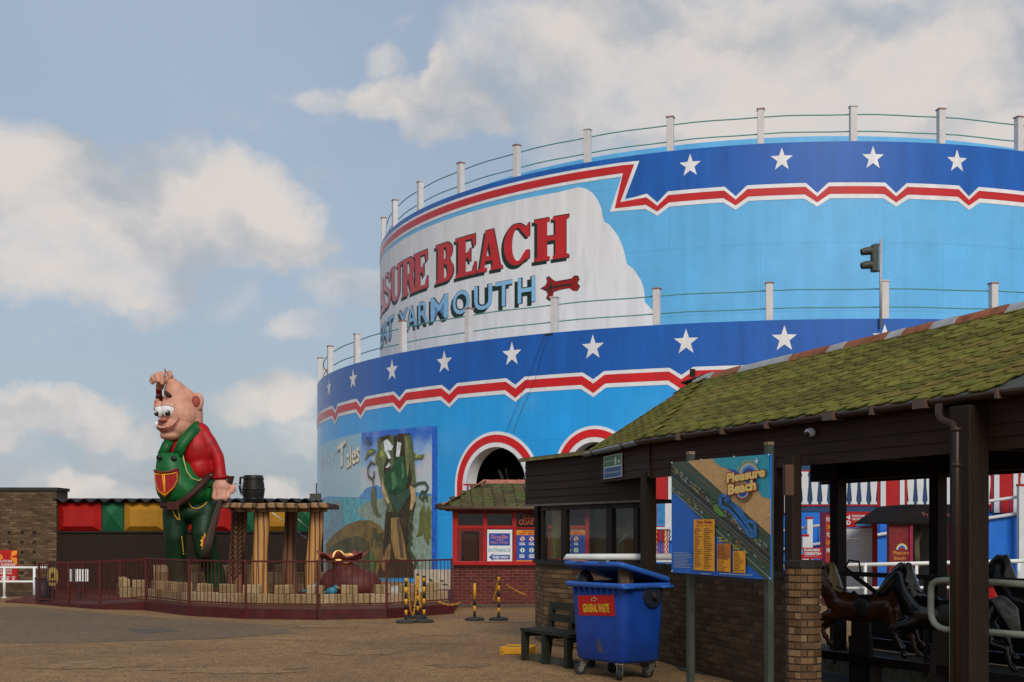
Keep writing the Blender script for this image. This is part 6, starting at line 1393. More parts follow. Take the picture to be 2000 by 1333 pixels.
# ---- low brick walls: kiosk base, main run, pier: three things
m_brK = M_ramp('kiosk_brick', [(0, (.09, .050, .024)), (.4, (.14, .080, .038)), (.8, (.18, .108, .052)), (1, (.22, .14, .07))], scale=24)
m_brS = M_ramp('shelter_brick', [(0, (.045, .024, .012)), (.5, (.070, .040, .020)), (1, (.105, .062, .031))], scale=24)
m_brP = M_ramp('pier_brick', [(0, (.085, .046, .022)), (.4, (.125, .068, .034)), (.8, (.17, .10, .050)), (1, (.27, .175, .095))], scale=24)
m_capst = M('black_cap_slab', (.022, .020, .018), .7, .35, 6, bump=.5)
def low_wall(name, lab, A, B, zt, mats, key, limit, sel=None, order=None, ends=True):
    t = thing(name, lab, 'wall', ((A.x+B.x)/2, (A.y+B.y)/2, 0)); d = (B-A).normalized(); n = Vector((d.y, -d.x, 0)); n = n if n.y < 0 else -n
    mb = MB(); a, b = A, B; mb.hexa([a, b, b-n*.22, a-n*.22, a+Vector((0, 0, zt-.07)), b+Vector((0, 0, zt-.07)), b-n*.22+Vector((0, 0, zt-.07)), a-n*.22+Vector((0, 0, zt-.07))]); mb.build('core', mort_d, t)
    if n.dot(Vector((d.y, -d.x, 0))) < 0: A, B = B, A
    brick_face(t, A, B, .02, zt-.075, mats, key, limit=limit, sel=sel, order=order)
    L_ = (b-a).length; m_ = max(1, round(L_/.62))
    for i in range(m_): p, q = a.lerp(b, i/m_+.004), a.lerp(b, (i+1)/m_-.004); mb = MB(); o = Vector((0, 0, zt-.033)); mb.beam(p-n*.10+o, q-n*.10+o, .31, .065); mb.build('coping_slab', m_capst, t)
    return t
low_wall('brick_wall', 'buff brick wall below the kiosk windows behind the bench and waste bin', W1, W2, CAPZ, m_brK, 'K', 300, order=lambda s: -s[0])
low_wall('brick_wall', 'narrow brick return at the far left corner of the wooden kiosk', W0, W1, CAPZ, m_brK, 'K', 100)
low_wall('brick_wall', 'dark brick wall behind the map board between kiosk and octagonal pier', W2, W3, CAPZ, m_brS, 'S', 300, order=lambda s: -s[0])
pi_ = thing('brick_pier', 'octagonal brick pier with black cap slab carrying a timber post', 'pier', (X(1569, 12.95), 12.95, 0))
pc = Vector((X(1569, 12.95), 12.95, 0)); PR = .163; PZ = 1.49
mb = MB(); mb.lathe(pc, [(PR/math.cos(math.pi/8)-.004, 0), (PR/math.cos(math.pi/8)-.004, PZ-.10)], 8, smooth=False, rz=math.pi/8); mb.build('core', mort_d, pi_)
fw = 2*PR*math.tan(math.pi/8)
for r in range(18):
    off = (math.pi/8) if r % 2 else 0
    for k in range(8):
        a = k*math.pi/4; z = .02+r*.0775+.034; c = pc+Vector((math.cos(a)*PR, math.sin(a)*PR, z))
        # alternate courses: one full face, or one split in two
        parts_ = [(-fw/2, fw/2)] if (k+r) % 2 else [(-fw/2, -.004), (.004, fw/2)]
        for (u0, u1) in parts_:
            me = brick_mesh(('P', round(u1-u0, 3)), u1-u0, .066, .012, m_brP)
            tdir = Vector((-math.sin(a), math.cos(a), 0)); o = c+tdir*(u0+u1)/2*1.0
            put_piece('brick', me, Matrix.Translation(o+Vector((math.cos(a), math.sin(a), 0))*random.uniform(-.002, .003)) @ Matrix.Rotation(a+math.pi/2, 4, 'Z'), pi_)
mb = MB(); mb.lathe(pc+Vector((0, 0, PZ-.085)), [(.19, 0), (.20, .01), (.20, .07), (.18, .085)], 8, smooth=False, rz=math.pi/8); mb.build('cap_slab', m_capst, pi_)

# handrail on the kiosk wall
hr = thing('handrail', 'white pipe handrail above the waste bin in front of the kiosk windows', 'handrail', P(1200, 1090, 17))
mb = MB(); a, b = P(1101, 1093, 17.3), P(1318, 1088, 16.3); mb.tube([a, P(1108, 1088.5, 17.25), b], [.012, .045, .045], 12); mb.build('pipe', m_wp, hr)
mb = MB(); p = P(1187, 1088, 16.9); mb.tube([p, p-Vector((0, 0, .22))], .022, 8); mb.build('bracket', m_wp, hr)

# ------------------------------------------------------------------ signs on the shelter
fp_ = Plane((fk.x, fk.y), (ff.x, ff.y))
ev = thing('evacuation_sign', 'green and blue evacuation route sign on the angled end of the fascia', 'sign', fp_.at(1203, 937))
def pbox(pl, mb, x0, y0_, x1, y1_, k, th):
    a, b = pl.at(x0, (y0_+y1_)/2), pl.at(x1, (y0_+y1_)/2); xm = (x0+x1)/2; t, c = pl.at(xm, y0_).z, pl.at(xm, y1_).z; n = pl.n
    q = [Vector((a.x, a.y, c)), Vector((b.x, b.y, c)), Vector((b.x, b.y, t)), Vector((a.x, a.y, t))]; mb.hexa([v+n*k for v in q]+[v+n*(k+th) for v in q])
EVK = .045
mb = MB(); pbox(fp_, mb, 1184.5, 889, 1220, 934, EVK-.012, .012); mb.build('board', m_sgw, ev)
mb = MB(); pbox(fp_, mb, 1185.5, 890.5, 1219, 910.5, EVK, .002); mb.build('green_field', M('safety_green', (.03, .20, .06), .4), ev)
mb = MB(); pbox(fp_, mb, 1185.5, 913, 1219, 932.5, EVK, .002); mb.build('blue_field', M('safety_blue', (.015, .11, .30), .4), ev)
mb = MB(); fp_.text(mb, 'Evacuation route', 1187, 898.5, 1205, 903, EVK+.004, .01); fp_.text(mb, 'For security assistance only', 1190, 920, 1218, 925.5, EVK+.004, .01)
for cx_ in (1208.5,): fp_.rect(mb, cx_-1.6, 893, cx_+1.6, 908, EVK+.004)
fp_.poly(mb, [(1212, 900), (1215, 900), (1215, 896), (1218.3, 901), (1215, 906), (1215, 902), (1212, 902)], EVK+.004)
fp_.poly(mb, [(1187.6+1.3*math.cos(k*.6), 922+6*math.sin(k*.6)) for k in range(10)], EVK+.004, [[(1187.6+.8*math.cos(k*.6), 922+4.5*math.sin(k*.6)) for k in range(10)]])
mb.build('lettering', m_sgw, ev)
mp_ = Plane((fk.x, fk.y), (fe0.x, fe0.y))
cc_ = mp_.at(1593, 845); cc_ += mp_.n*.05
cm_ = thing('dome_camera', 'small white security camera with black eye under the eaves', 'camera', cc_)
mb = MB(); mb.tube([cc_-mp_.n*.02, cc_+mp_.n*.03], .045, 16); mb.sphere(cc_+mp_.n*.03+Vector((-.01, 0, -.005)), .045, 14, 10); mb.build('housing', m_sgw, cm_)
mb = MB(); mb.sphere(cc_+mp_.n*.055+Vector((-.008, -.01, -.022)), .031, 12, 8); mb.build('lens', m_blk, cm_)

# ------------------------------------------------------------------ map board
A_, B_ = Vector((1.675, 12.9, 0)), Vector((2.357, 11.23, 0)); mpb = Plane((A_.x, A_.y), (B_.x, B_.y))
md = thing('map_board', 'large illustrated park map board on two steel posts before the brick wall', 'map board', ((A_.x+B_.x)/2, (A_.y+B_.y)/2, 0))
zt0, zt1, zb0, zb1 = 2.512, 2.492, 1.362, 1.342
def bq(u_, z): p = A_.lerp(B_, u_); return Vector((p.x, p.y, z))
n = mpb.n
mb = MB(); q = [bq(0, zb0), bq(1, zb1), bq(1, zt1), bq(0, zt0)]; mb.hexa([v-n*.02 for v in q]+[v for v in q]); mb.build('panel', M('map_blue', (.006, .13, .55), .35, .15, 3), md)
for u_ in (.145, .93):
    p = A_.lerp(B_, u_)-n*.075; mb = MB(); mb.box(p+Vector((0, 0, 1.29)), (.062, .062, 2.58), math.atan2((B_-A_).y, (B_-A_).x)); po_ = mb.build('post', M('grey_green_steel', (.050, .062, .052), .45, .2, 5, metal=.2), md)
    mb = MB(); mb.box(p+Vector((0, 0, 2.60)), (.066, .066, .03), math.atan2((B_-A_).y, (B_-A_).x)); mb.build('post_cap', M('tan_cap', (.20, .14, .08), .7), po_)
def cv(p): return (1300+p[0]*220/1047, 870+p[1]*280/1333)
def mpoly(name, polys, k, mat, **kw):
    mb = MB()
    for p in polys: mpb.poly(mb, [cv(q) for q in p], k)
    o = mb.build(name, mat, md)
    if len(polys) > 1: o['kind'] = 'stuff'
    return o
mc = lambda n_, c, r=.4: M('map_'+n_, c, r, .15, 20)
mpoly('sand_print', [[(205, 148), (438, 124), (978, 500), (978, 835), (560, 480)]], .002, mc('sand', (.60, .36, .14)))
mpoly('sea_print', [[(438, 124), (966, 86), (974, 500), (900, 480), (860, 420), (850, 330), (760, 260), (620, 225), (520, 200), (470, 165)]], .004, mc('sea', (.03, .36, .48)))
mpoly('land_print', [[(57, 160), (205, 148), (560, 470), (978, 835), (980, 1250), (930, 1250), (770, 1115), (620, 960), (460, 830), (270, 620), (160, 510), (95, 450), (58, 455)]], .003, mc('land', (.045, .085, .055)))
rr = random.Random(11)
def diag(t, o, w): # road parallel to the shore
    ax, ay = 57+t*923, 0; return None
def band(y0_, y1_, w, col, nm, k, x0=57, x1=978):
    mpoly(nm, [[(x0, y0_), (x1, y1_), (x1, y1_+w), (x0, y0_+w)]], k, col)
band(235, 1040, 70, mc('road', (.025, .035, .03)), 'road_print', .005); band(225, 1025, 9, mc('verge', (.22, .11, .08)), 'verge_print', .006); band(330, 1115, 9, mc('verge', (.22, .11, .08)), 'verge_print', .006)
band(410, 1235, 8, mc('white_line', (.35, .40, .36)), 'kerb_print', .006); band(290, 1085, 4, mc('white_line', (.35, .40, .36)), 'lane_print', .007); band(160, 860, 9, mc('shore', (.20, .12, .07)), 'shore_print', .006, 150)
# tiny rides and trees of the map: flat print too small to pick apart
for ci, (c, n_) in enumerate((((.22, .27, .22), 60), ((.30, .10, .06), 26), ((.05, .16, .04), 40), ((.30, .33, .36), 40), ((.02, .04, .03), 50), ((.28, .22, .10), 26))):
    polys = []
    for i in range(n_):
        t = rr.random(); x = 70+t*890; lo, hi = 160+(x-57)*.83+0, 235+(x-57)*.865
        if rr.random() < .25: lo, hi = 345+(x-57)*.85, 405+(x-57)*.87
        y = rr.uniform(lo+12, max(lo+14, hi-12)); s1, s2 = rr.uniform(4, 17), rr.uniform(4, 11)
        polys.append([(x-s1, y-s1*.75-s2), (x+s1, y+s1*.75-s2), (x+s1, y+s1*.75+s2), (x-s1, y-s1*.75+s2)])
    mpoly('map_details', polys, .008+ci*.001, mc('detail%d' % ci if False else ['grey', 'brick', 'tree', 'roof', 'shadow', 'path'][ci], c))
mb = MB()
for pts in ([(525, 470), (590, 470), (600, 530), (700, 590), (760, 700), (840, 720), (850, 850), (790, 840), (740, 760), (660, 660), (600, 600), (520, 560), (525, 470)], [(560, 500), (640, 560), (700, 640), (800, 780), (830, 820)]):
    for a, b in zip(pts, pts[1:]):
        d = Vector((b[0]-a[0], b[1]-a[1])).normalized()*14; o = (-d.y, d.x); mpb.poly(mb, [cv((a[0]+o[0], a[1]+o[1])), cv((b[0]+o[0], b[1]+o[1])), cv((b[0]-o[0], b[1]-o[1])), cv((a[0]-o[0], a[1]-o[1]))], .015)
o = mb.build('coaster_print', mc('coaster', (.02, .16, .50)), md); o['kind'] = 'stuff'
mpoly('lawn_print', [[(455, 560), (490, 560), (560, 640), (555, 665), (520, 660), (465, 610)]], .016, mc('lawn', (.10, .26, .03)))
orange = mc('orange', (.80, .34, .012)); 
mpoly('list_panel', [[(275, 690), (470, 688), (470, 1172), (275, 1158)]], .017, orange); mpoly('list_panel', [[(492, 915), (620, 912), (620, 1182), (492, 1172)]], .017, mc('orange_deep', (.50, .16, .01))); mpoly('list_panel', [[(640, 985), (757, 982), (757, 1190), (640, 1182)]], .017, orange)
mpoly('list_panel', [[(494, 1062), (618, 1060), (618, 1180), (494, 1171)]], .0185, orange)
mb = MB(); T = lambda tx, x0, y0_, x1, y1_, k, b=.01: mpb.text(mb, tx, *cv((x0, y0_)), *cv((x1, y1_)), k, b)
T('Your Guide', 300, 698, 445, 728, .020, .04); T('RIDES AND ATTRACTIONS', 300, 742, 445, 752, .020)
mb.build('list_heading', mc('red_ink', (.34, .03, .01)), md)
mb = MB()
for (x0, x1, ya, yb_, st) in ((285, 355, 775, 1140, 17.5), (370, 455, 775, 1150, 17.5), (502, 600, 930, 1165, 18), (650, 745, 1000, 1170, 18)):
    y = ya
    while y < yb_: w = (x1-x0)*rr.uniform(.45, 1); a = cv((x0, y)); b = cv((x0+w, y+6)); mpb.rect(mb, a[0], a[1], b[0], b[1], .020); y += st
o = mb.build('small_print', mc('brown_ink', (.16, .06, .01)), md); o['kind'] = 'stuff'
mb = MB()
for i in range(11): a = cv((80, 998+i*13.5)); b = cv((80+rr.uniform(120, 172), 1003.5+i*13.5)); mpb.rect(mb, a[0], a[1], b[0], b[1], .004)
for x0, x1 in ((345, 440), (515, 820)): a = cv((x0, 1190+(x0-300)*.03)); b = cv((x1, 1202+(x0-300)*.04)); mpb.text(mb, 'OPENING TIMES' if x0 < 500 else 'VISIT US ONLINE FOR PRICES AND OFFERS' , a[0], a[1], b[0], b[1], .018, .01, slope=-.02) if False else mpb.rect(mb, a[0], a[1], b[0], b[1]-1, .018)
o = mb.build('small_print', mc('pale_ink', (.30, .38, .50)), md); o['kind'] = 'stuff'
mb = MB(); mpb.text(mb, 'PARK', *cv((495, 852)), *cv((550, 872)), .018, .03); mpb.text(mb, 'AMENITIES', *cv((495, 880)), *cv((595, 900)), .018, .03); mpb.text(mb, 'FOOD', *cv((640, 925)), *cv((685, 942)), .018, .03); mpb.text(mb, '& DRINK', *cv((640, 950)), *cv((705, 970)), .018, .03); mb.build('yellow_heading', mc('yellow_ink', (.50, .42, .03)), md)
# rainbow roundel and title
def ringp(cx, cy, r0, r1, a0, a1, sx=.86, n_=20): return [(cx+r1*sx*math.cos(math.radians(a0+(a1-a0)*i/n_)), cy-r1*math.sin(math.radians(a0+(a1-a0)*i/n_))) for i in range(n_+1)]+[(cx+r0*sx*math.cos(math.radians(a1-(a1-a0)*i/n_)), cy-r0*math.sin(math.radians(a1-(a1-a0)*i/n_))) for i in range(n_+1)]
cx_, cy_ = 790, 270
for (r0, r1, c, nm) in ((0, 30, (.30, .03, .03), 'red'), (30, 62, (.02, .07, .36), 'navy'), (62, 84, (.10, .30, .55), 'skyblue'), (84, 98, (.45, .50, .58), 'palering'), (98, 110, (.50, .38, .12), 'goldring')):
    mpoly('rainbow_arc', [ringp(cx_, cy_, max(r0, 1), r1, -8, 188)], .018, mc(nm, c))
mpoly('rainbow_arc', [ringp(730, 440, 1, 90, 180, 360)], .017, mc('olive_shadow', (.13, .12, .04))); mpoly('rainbow_arc', [ringp(730, 430, 1, 78, 180, 360)], .0185, mc('red', (.30, .03, .03))); mpoly('rainbow_arc', [ringp(730, 430, 1, 62, 180, 360)], .0195, mc('palering', (.45, .50, .58))); mpoly('rainbow_arc', [ringp(730, 430, 1, 50, 180, 360)], .0205, mc('navy', (.02, .07, .36)))
mpoly('star_burst', [[(862, 110), (866, 140), (890, 145), (868, 152), (880, 175), (864, 160), (858, 190), (856, 158), (838, 172), (850, 152), (830, 146), (853, 142)]], .0195, mc('star_white', (.65, .72, .78)))
for i, ch in enumerate('GT. YARMOUTH'):
    if ch == ' ': continue
    a = math.radians(168-i*9.5); x, y = cx_+126*.86*math.cos(a), cy_-126*math.sin(a); mb = MB(); mpb.text(mb, ch, *cv((x-7, y-10)), *cv((x+7, y+10)), .0195, .03); mb.build('arc_letter', mc('arc_gold', (.48, .42, .10)), md)
for k, g_, c, nm in ((.021, 10, (.20, .015, .02), 'title_shadow'), (.0225, 4, (.70, .10, .01), 'title_edge'), (.024, 0, (.85, .60, .18), 'title_face')):
    for tx, x0, y0_, x1, y1_ in (('Pleasure', 588, 250, 945, 340), ('Beach', 600, 360, 860, 458)):
        mb = MB(); mpb.text(mb, tx, *cv((x0-g_, y0_-g_)), *cv((x1+g_, y1_+g_)), k, .05+g_*.004, shear=.0, slope=.035); mb.build('title', mc(nm, c), md)
for q in ((62, 165), (640, 108), (960, 92), (62, 1172), (972, 1240), (335, 138), (962, 660)): p = mpb.at(*cv(q)); mb = MB(); mb.sphere(p+n*.005, .010, 8, 5); mb.build('bolt', M('bright_steel', (.5, .5, .5), .3, metal=.8), md)

# ================================================================== waste bin
wb = thing('waste_bin', 'large blue wheeled waste bin with raised lid and red general waste sticker', 'wheelie bin', (1.31, 15.2, 0))
C0 = Vector((1.31, 14.6, 0)); fx_ = Vector((-.56, .828, 0)).normalized(); gx_ = Vector((.828, .56, 0)).normalized(); BW, BD = 1.15, .78
m_bin = M('bin_blue_plastic', (.008, .050, .29), .42, .18, 3, grime=.25, gcol=(.02, .03, .06), bump=.12, bscale=40)
m_lid = M('lid_blue_lit', (.020, .10, .42), .42, .18, 5, grime=.25, gcol=(.10, .12, .16))  # bin blue made lighter: light on the lid is put into its colour
ctr = C0+fx_*BW/2+gx_*BD/2
def rrect(hw, hd, r, z, n_=5, sh=(0, 0)):
    pts = []
    for (sx, sy, a0) in ((1, 1, 0), (-1, 1, 90), (-1, -1, 180), (1, -1, 270)):
        for i in range(n_): a = math.radians(a0+90*i/(n_-1)); pts.append(ctr+fx_*(sx*(hw-r)+r*math.cos(a)+sh[0])+gx_*(sy*(hd-r)+r*math.sin(a)+sh[1])+Vector((0, 0, z)))
    return pts
def loft(mb, rings, cap=True):
    n_ = len(rings[0]); vs = [v for r in rings for v in r]; fs = []
    for j in range(len(rings)-1):
        for i in range(n_): fs.append((n_*j+i, n_*j+(i+1) % n_, n_*(j+1)+(i+1) % n_, n_*(j+1)+i))
    mb.add(vs, fs, True)
    if cap: mb.add(rings[0], [tuple(range(n_))[::-1]]); mb.add(rings[-1], [tuple(range(n_))])
mb = MB(); loft(mb, [rrect(.44, .30, .10, .20), rrect(.475, .325, .12, .24), rrect(.50, .335, .12, .6), rrect(.525, .352, .10, 1.12)], False); mb.add(rrect(.44, .30, .10, .20), [tuple(range(20))]); 
loft(mb, [rrect(.51, .335, .10, 1.12), rrect(.44, .30, .10, .26)], False); body = mb.build('body', m_bin, wb)
mb = MB(); loft(mb, [rrect(.53, .36, .09, 1.105), rrect(.575, .40, .07, 1.11), rrect(.58, .405, .07, 1.165), rrect(.565, .39, .07, 1.175), rrect(.51, .335, .09, 1.17), rrect(.505, .33, .09, 1.10)], False); mb.build('rim', m_lid, wb)
for i in range(8):   # moulded ribs below the rim on the long face
    u_ = -.40+.8*i/7; mb = MB(); p = ctr+fx_*u_-gx_*.36; mb.hexa([p+fx_*a+gx_*b+Vector((0, 0, z)) for z, b0 in ((1.02, .0), (1.105, -.035)) for a, b in ((-.012, b0), (.012, b0), (.012, .03), (-.012, .03))]); mb.build('rib', m_bin, body)
for s_ in (-1, 1):   # handles under the rim corner, trunnions
    mb = MB(); p = ctr-fx_*.60+gx_*(.30*s_)+Vector((0, 0, 1.125)); mb.tube([p+fx_*.05-gx_*.09, p-gx_*.09, p+gx_*.09, p+fx_*.05+gx_*.09], .02, 8); mb.build('handle', m_lid, wb)
mb = MB(); p = ctr-fx_*.525+gx_*.12+Vector((0, 0, 1.02)); mb.tube([p+fx_*.05, p-fx_*.03], [.15, .145], 24); mb.build('trunnion_plate', M('trunnion_dark', (.012, .016, .03), .5), wb)
mb = MB(); mb.tube([p, p-fx_*.085], [.045, .04], 16); mb.build('trunnion', M('black_iron', (.02, .02, .02), .5), wb)
# lid: shallow tray, hinged at the far long side, front lifted
lidm = MB(); hy = .37; tilt = math.radians(14.5)
def lp(u_, v, z):  # v from hinge (0) to front (BD+.03)
    return ctr+fx_*u_+gx_*(hy-v*math.cos(tilt)+z*math.sin(tilt))+Vector((0, 0, 1.195+v*math.sin(tilt)+z*math.cos(tilt)))
def lring(hw, v0, v1, z, r=.06, n_=4):
    pts = []
    for (sx, vv, a0) in ((1, v1, 0), (-1, v1, 90), (-1, v0, 180), (1, v0, 270)):
        for i in range(n_): a = math.radians(a0+90*i/(n_-1)); cxx = sx*(hw-r)+r*math.cos(a); s = 1 if vv == v1 else -1; pts.append(lp(cxx, vv-s*r+r*math.sin(a), z))
    return pts
loft(lidm, [lring(.585, 0, .80, -.02), lring(.59, -.005, .81, .03), lring(.565, .02, .785, .042), lring(.50, .08, .72, .05)], False); n_ = 16
lidm.add(lring(.50, .08, .72, .05), [tuple(range(16))]); lidm.add(lring(.585, 0, .80, -.02), [tuple(range(16))[::-1]]); lid = lidm.build('lid', m_lid, wb)
mb = MB(); mb.tube([ctr+gx_*.40+fx_*.5+Vector((0, 0, 1.19)), ctr+gx_*.40-fx_*.5+Vector((0, 0, 1.19))], .022, 8); mb.build('hinge', m_bin, wb)
for u_ in (-.22, .22): mb = MB(); a = lp(u_-.07, .812, -.012); mb.hexa([lp(u_+du, v, z) for z in (-.02, .03) for du, v in ((-.07, .80), (.07, .80), (.07, .82), (-.07, .82))]); mb.build('lid_grip', M('grip_dark_blue', (.012, .05, .20), .5), lid)
# casters
m_tyre = M('black_tyre', (.02, .02, .02), .7); m_fork = M('zinc_fork', (.20, .19, .16), .45, .3, 9, metal=.5)
for su, sv, ang in ((-1, -1, 1.3), (1, -1, .2), (-1, 1, .6), (1, 1, .9)):
    p = ctr+fx_*(.36*su)+gx_*(.24*sv); t = Vector((math.cos(ang), math.sin(ang), 0)); w = p-t*.05
    mb = MB(); s = Vector((-t.y, t.x, 0)); mb.tube([w+Vector((0, 0, .074))-s*.025, w+Vector((0, 0, .074))+s*.025], .074, 20); wh = mb.build('caster_wheel', m_tyre, wb)
    mb = MB(); mb.tube([w+Vector((0, 0, .074))-s*.028, w+Vector((0, 0, .074))+s*.028], .035, 12); mb.build('hub', m_fork, wh)
    for q in (-1, 1): mb = MB(); o = s*(.036*q); mb.hexa([w+o+t*a+s*b+Vector((0, 0, z)) for z, a0, a1 in ((.07, -.02, .02), (.20, .0, .11)) for a, b in ((a0, -.003), (a1, -.003), (a1, .003), (a0, .003))]); mb.build('fork', m_fork, wb)
    mb = MB(); mb.box(p+Vector((0, 0, .195)), (.11, .11, .02), ang); mb.build('mounting_plate', m_fork, wb)
# sticker on the long face: slight slope of the wall taken into account
def bface(px, row, k=0):
    r = Vector(((px-1000)/F, 1, (HOR-row)/F)); o = Vector((0, 0, EYE)); p0 = ctr-gx_*.335+Vector((0, 0, .6)); nn = (-gx_+Vector((0, 0, -.033))).normalized()
    return o+r*((p0-o).dot(nn)/r.dot(nn))+nn*k
stp_ = [(1129, 1163.5), (1199.5, 1162), (1202, 1203.5), (1131, 1202)]
mb = MB(); mb.hexa([bface(*q, .002) for q in stp_]+[bface(*q, .006) for q in stp_]); st = mb.build('sticker', M('sticker_red', (.42, .010, .008), .35, .15, 20), wb)
def bmap(u_, v): a = Vector(stp_[3]).lerp(Vector(stp_[2]), u_); b = Vector(stp_[0]).lerp(Vector(stp_[1]), u_); return a.lerp(b, v)
mb = MB(); vs, fs, w = glyphs('GENERAL WASTE', .035); mb.add([bface(*bmap(.13+.72*x, .16+.42*y), .0085) for x, y in vs], fs); mb.build('lettering', M('sticker_yellow', (.62, .42, .02), .4), st)
mb = MB()
for i in range(3): q = [bmap(.44+.09*math.cos(a)*(1-.2*i), .78+.13*math.sin(a)*(1-.2*i)) for a in [i*2.1+k*.35 for k in range(6)]]; q2 = [bmap(.44+.06*math.cos(a)*(1-.2*i), .78+.08*math.sin(a)*(1-.2*i)) for a in [i*2.1+k*.35 for k in range(6)]]; mb.add([bface(*v, .0085) for v in q+q2], [(k, k+1, 7+k, 6+k) for k in range(5)])
o = mb.build('emblem', M('sticker_pale', (.50, .33, .22), .4), st); o['kind'] = 'stuff'
mb = MB(); q = [(1167, 1246), (1172, 1250), (1175, 1262), (1180, 1274), (1174, 1276), (1168, 1272), (1165, 1256)]; mb.poly([bface(*v, .002) for v in q]); mb.build('scuff_mark', M('scuff_grey', (.05, .055, .075), .8), body)
rb_ = thing('cardboard_box', 'brown cardboard piece propping the blue bin lid open near its corner', 'cardboard', ctr-fx_*.42-gx_*.25+Vector((0, 0, .9)))
mb = MB(); mb.box(ctr-fx_*.42-gx_*.24+Vector((0, 0, 1.19)), (.12, .07, .36), .4); mb.build('side', M('brown_cardboard', (.10, .062, .034), .85, .2, 12), rb_)
mb = MB(); mb.box(ctr-fx_*.36-gx_*.14+Vector((0, 0, 1.16)), (.03, .16, .32), .9); mb.build('flap', M('brown_cardboard', (.10, .062, .034), .85, .2, 12), rb_)
blob('rubbish_bag', [('e', ctr+fx_*.40-gx_*.2+Vector((0, 0, 1.12)), (.12, .12, .20)), ('e', ctr+fx_*.05+Vector((0, 0, 1.0)), (.35, .25, .20)), ('e', ctr-fx_*.2+gx_*.15+Vector((0, 0, 1.05)), (.2, .15, .16))], M('black_bin_bag', (.012, .012, .013), .35), voxel=.02, smooth=1, label='black rubbish bag bulging between the rim and raised lid of the blue bin', cat='rubbish bag')

# ------------------------------------------------------------------ bench and yellow step
bn = thing('bench', 'weathered dark green timber bench against the brick wall left of the blue bin', 'bench', (.6, 16.8, 0))
m_bench = M('green_black_timber', (.018, .020, .012), .7, .35, 5, bump=.4, bscale=14, grime=.3, gcol=(.07, .065, .045)); m_bench2 = M('bare_bench_rail', (.085, .085, .06), .8, .3, 5)
bA, bB = Vector((.11, 17.25, 0)), Vector((.74, 16.06, 0)); bt_ = (bB-bA).normalized(); bn_ = Vector((-bt_.y, bt_.x, 0)); bn_ = bn_ if bn_.x > 0 else -bn_
for i, w0 in enumerate((0, .15, .30)): mb = MB(); o = bn_*(w0+.07)+Vector((0, 0, .43)); mb.beam(bA+o, bB+o, .135, .045); mb.build('seat_board', m_bench, bn)
for z, w0 in ((.60, .45), (.755, .48)): mb = MB(); o = bn_*w0+Vector((0, 0, z)); mb.beam(bA+bt_*.10+o, bB+o, .035, .105); mb.build('backrest_board', m_bench, bn)
for f in (.05, .48, .93):
    p = bA.lerp(bB, f)
    mb = MB(); mb.beam(p+bn_*.05, p+bn_*.05+Vector((0, 0, .405)), .085, .085, bt_); mb.build('leg', m_bench, bn)
    mb = MB(); mb.beam(p+bn_*.40, p+bn_*.50+Vector((0, 0, .80)), .07, .085, bt_); mb.build('leg', m_bench, bn)
    mb = MB(); mb.beam(p+bn_*.05+Vector((0, 0, .375)), p+bn_*.42+Vector((0, 0, .375)), .06, .07); mb.build('cross_rail', m_bench, bn)
mb = MB(); mb.beam(bA+bt_*.1+bn_*.13+Vector((0, 0, .05)), bB+bn_*.13+Vector((0, 0, .05)), .05, .09); mb.build('ground_rail', m_bench2, bn)
ys = thing('yellow_step', 'low yellow plastic step with green mat beside the bench leg', 'step', (X(1012, 18.3), 18.3, 0))
m_ys = M('yellow_plastic', (.55, .26, .012), .5, .2, 8, grime=.3); p = Vector((X(1012, 18.2), 18.2, 0)); rz = -.25
R = Matrix.Rotation(rz, 3, 'Z')
for (a, b, w, d) in ((0, -.19, .44, .05), (0, .19, .44, .05), (-.20, 0, .05, .43), (.20, 0, .05, .43)): mb = MB(); mb.box(p+R@Vector((a, b, .06)), (w, d, .11 if w > .1 else .10), rz, bev=.008); mb.build('frame_side', m_ys, ys)
mb = MB(); mb.box(p+Vector((0, 0, .085)), (.35, .33, .02), rz); mb.build('mat', M('green_mat', (.05, .07, .03), .9, .3, 20), ys)
for (a, b) in ((-.19, -.18), (.19, -.18), (.19, .18), (-.19, .18)): mb = MB(); mb.box(p+R@Vector((a, b, .015)), (.07, .07, .03), rz); mb.build('foot', m_ys, ys)

# ================================================================== ride floor, horses, railings
fl_pts = [pt_(TN, .35), pt_(5.9, .35), (2.15, 17.6, 0), (2.6, 20.5, 0), pt_(8.2, WB), pt_(TN, WB)]
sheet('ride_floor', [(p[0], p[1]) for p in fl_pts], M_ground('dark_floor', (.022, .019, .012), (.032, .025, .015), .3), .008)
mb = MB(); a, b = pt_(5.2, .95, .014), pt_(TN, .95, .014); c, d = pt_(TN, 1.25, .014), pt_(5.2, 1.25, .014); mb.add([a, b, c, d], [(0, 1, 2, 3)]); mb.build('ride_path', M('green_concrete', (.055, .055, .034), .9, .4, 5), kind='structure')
gs = MB(); rr = random.Random(5)
for i in range(2600):
    t, w = rr.uniform(-2, 6), rr.uniform(1.9, 3.3); p = pt_(t, w, .008); a = rr.uniform(0, 6.28); h = rr.uniform(.02, .07); s = Vector((math.cos(a), math.sin(a), 0))*.008
    gs.add([p-s, p+s, p+Vector((rr.uniform(-.02, .02), rr.uniform(-.02, .02), h))], [(0, 1, 2)])
gs.build('grass', M('shade_grass', (.10, .11, .02), .9, .4, 3), kind='stuff', label='patchy yellowish grass under the carousel horses inside the shelter', cat='grass')
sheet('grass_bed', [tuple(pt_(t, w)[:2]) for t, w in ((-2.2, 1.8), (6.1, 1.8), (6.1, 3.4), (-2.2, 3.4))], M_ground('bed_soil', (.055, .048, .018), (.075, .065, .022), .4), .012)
mb = MB(); oc = Vector((X(1592, 13.6), 13.6, .018)); vs = []
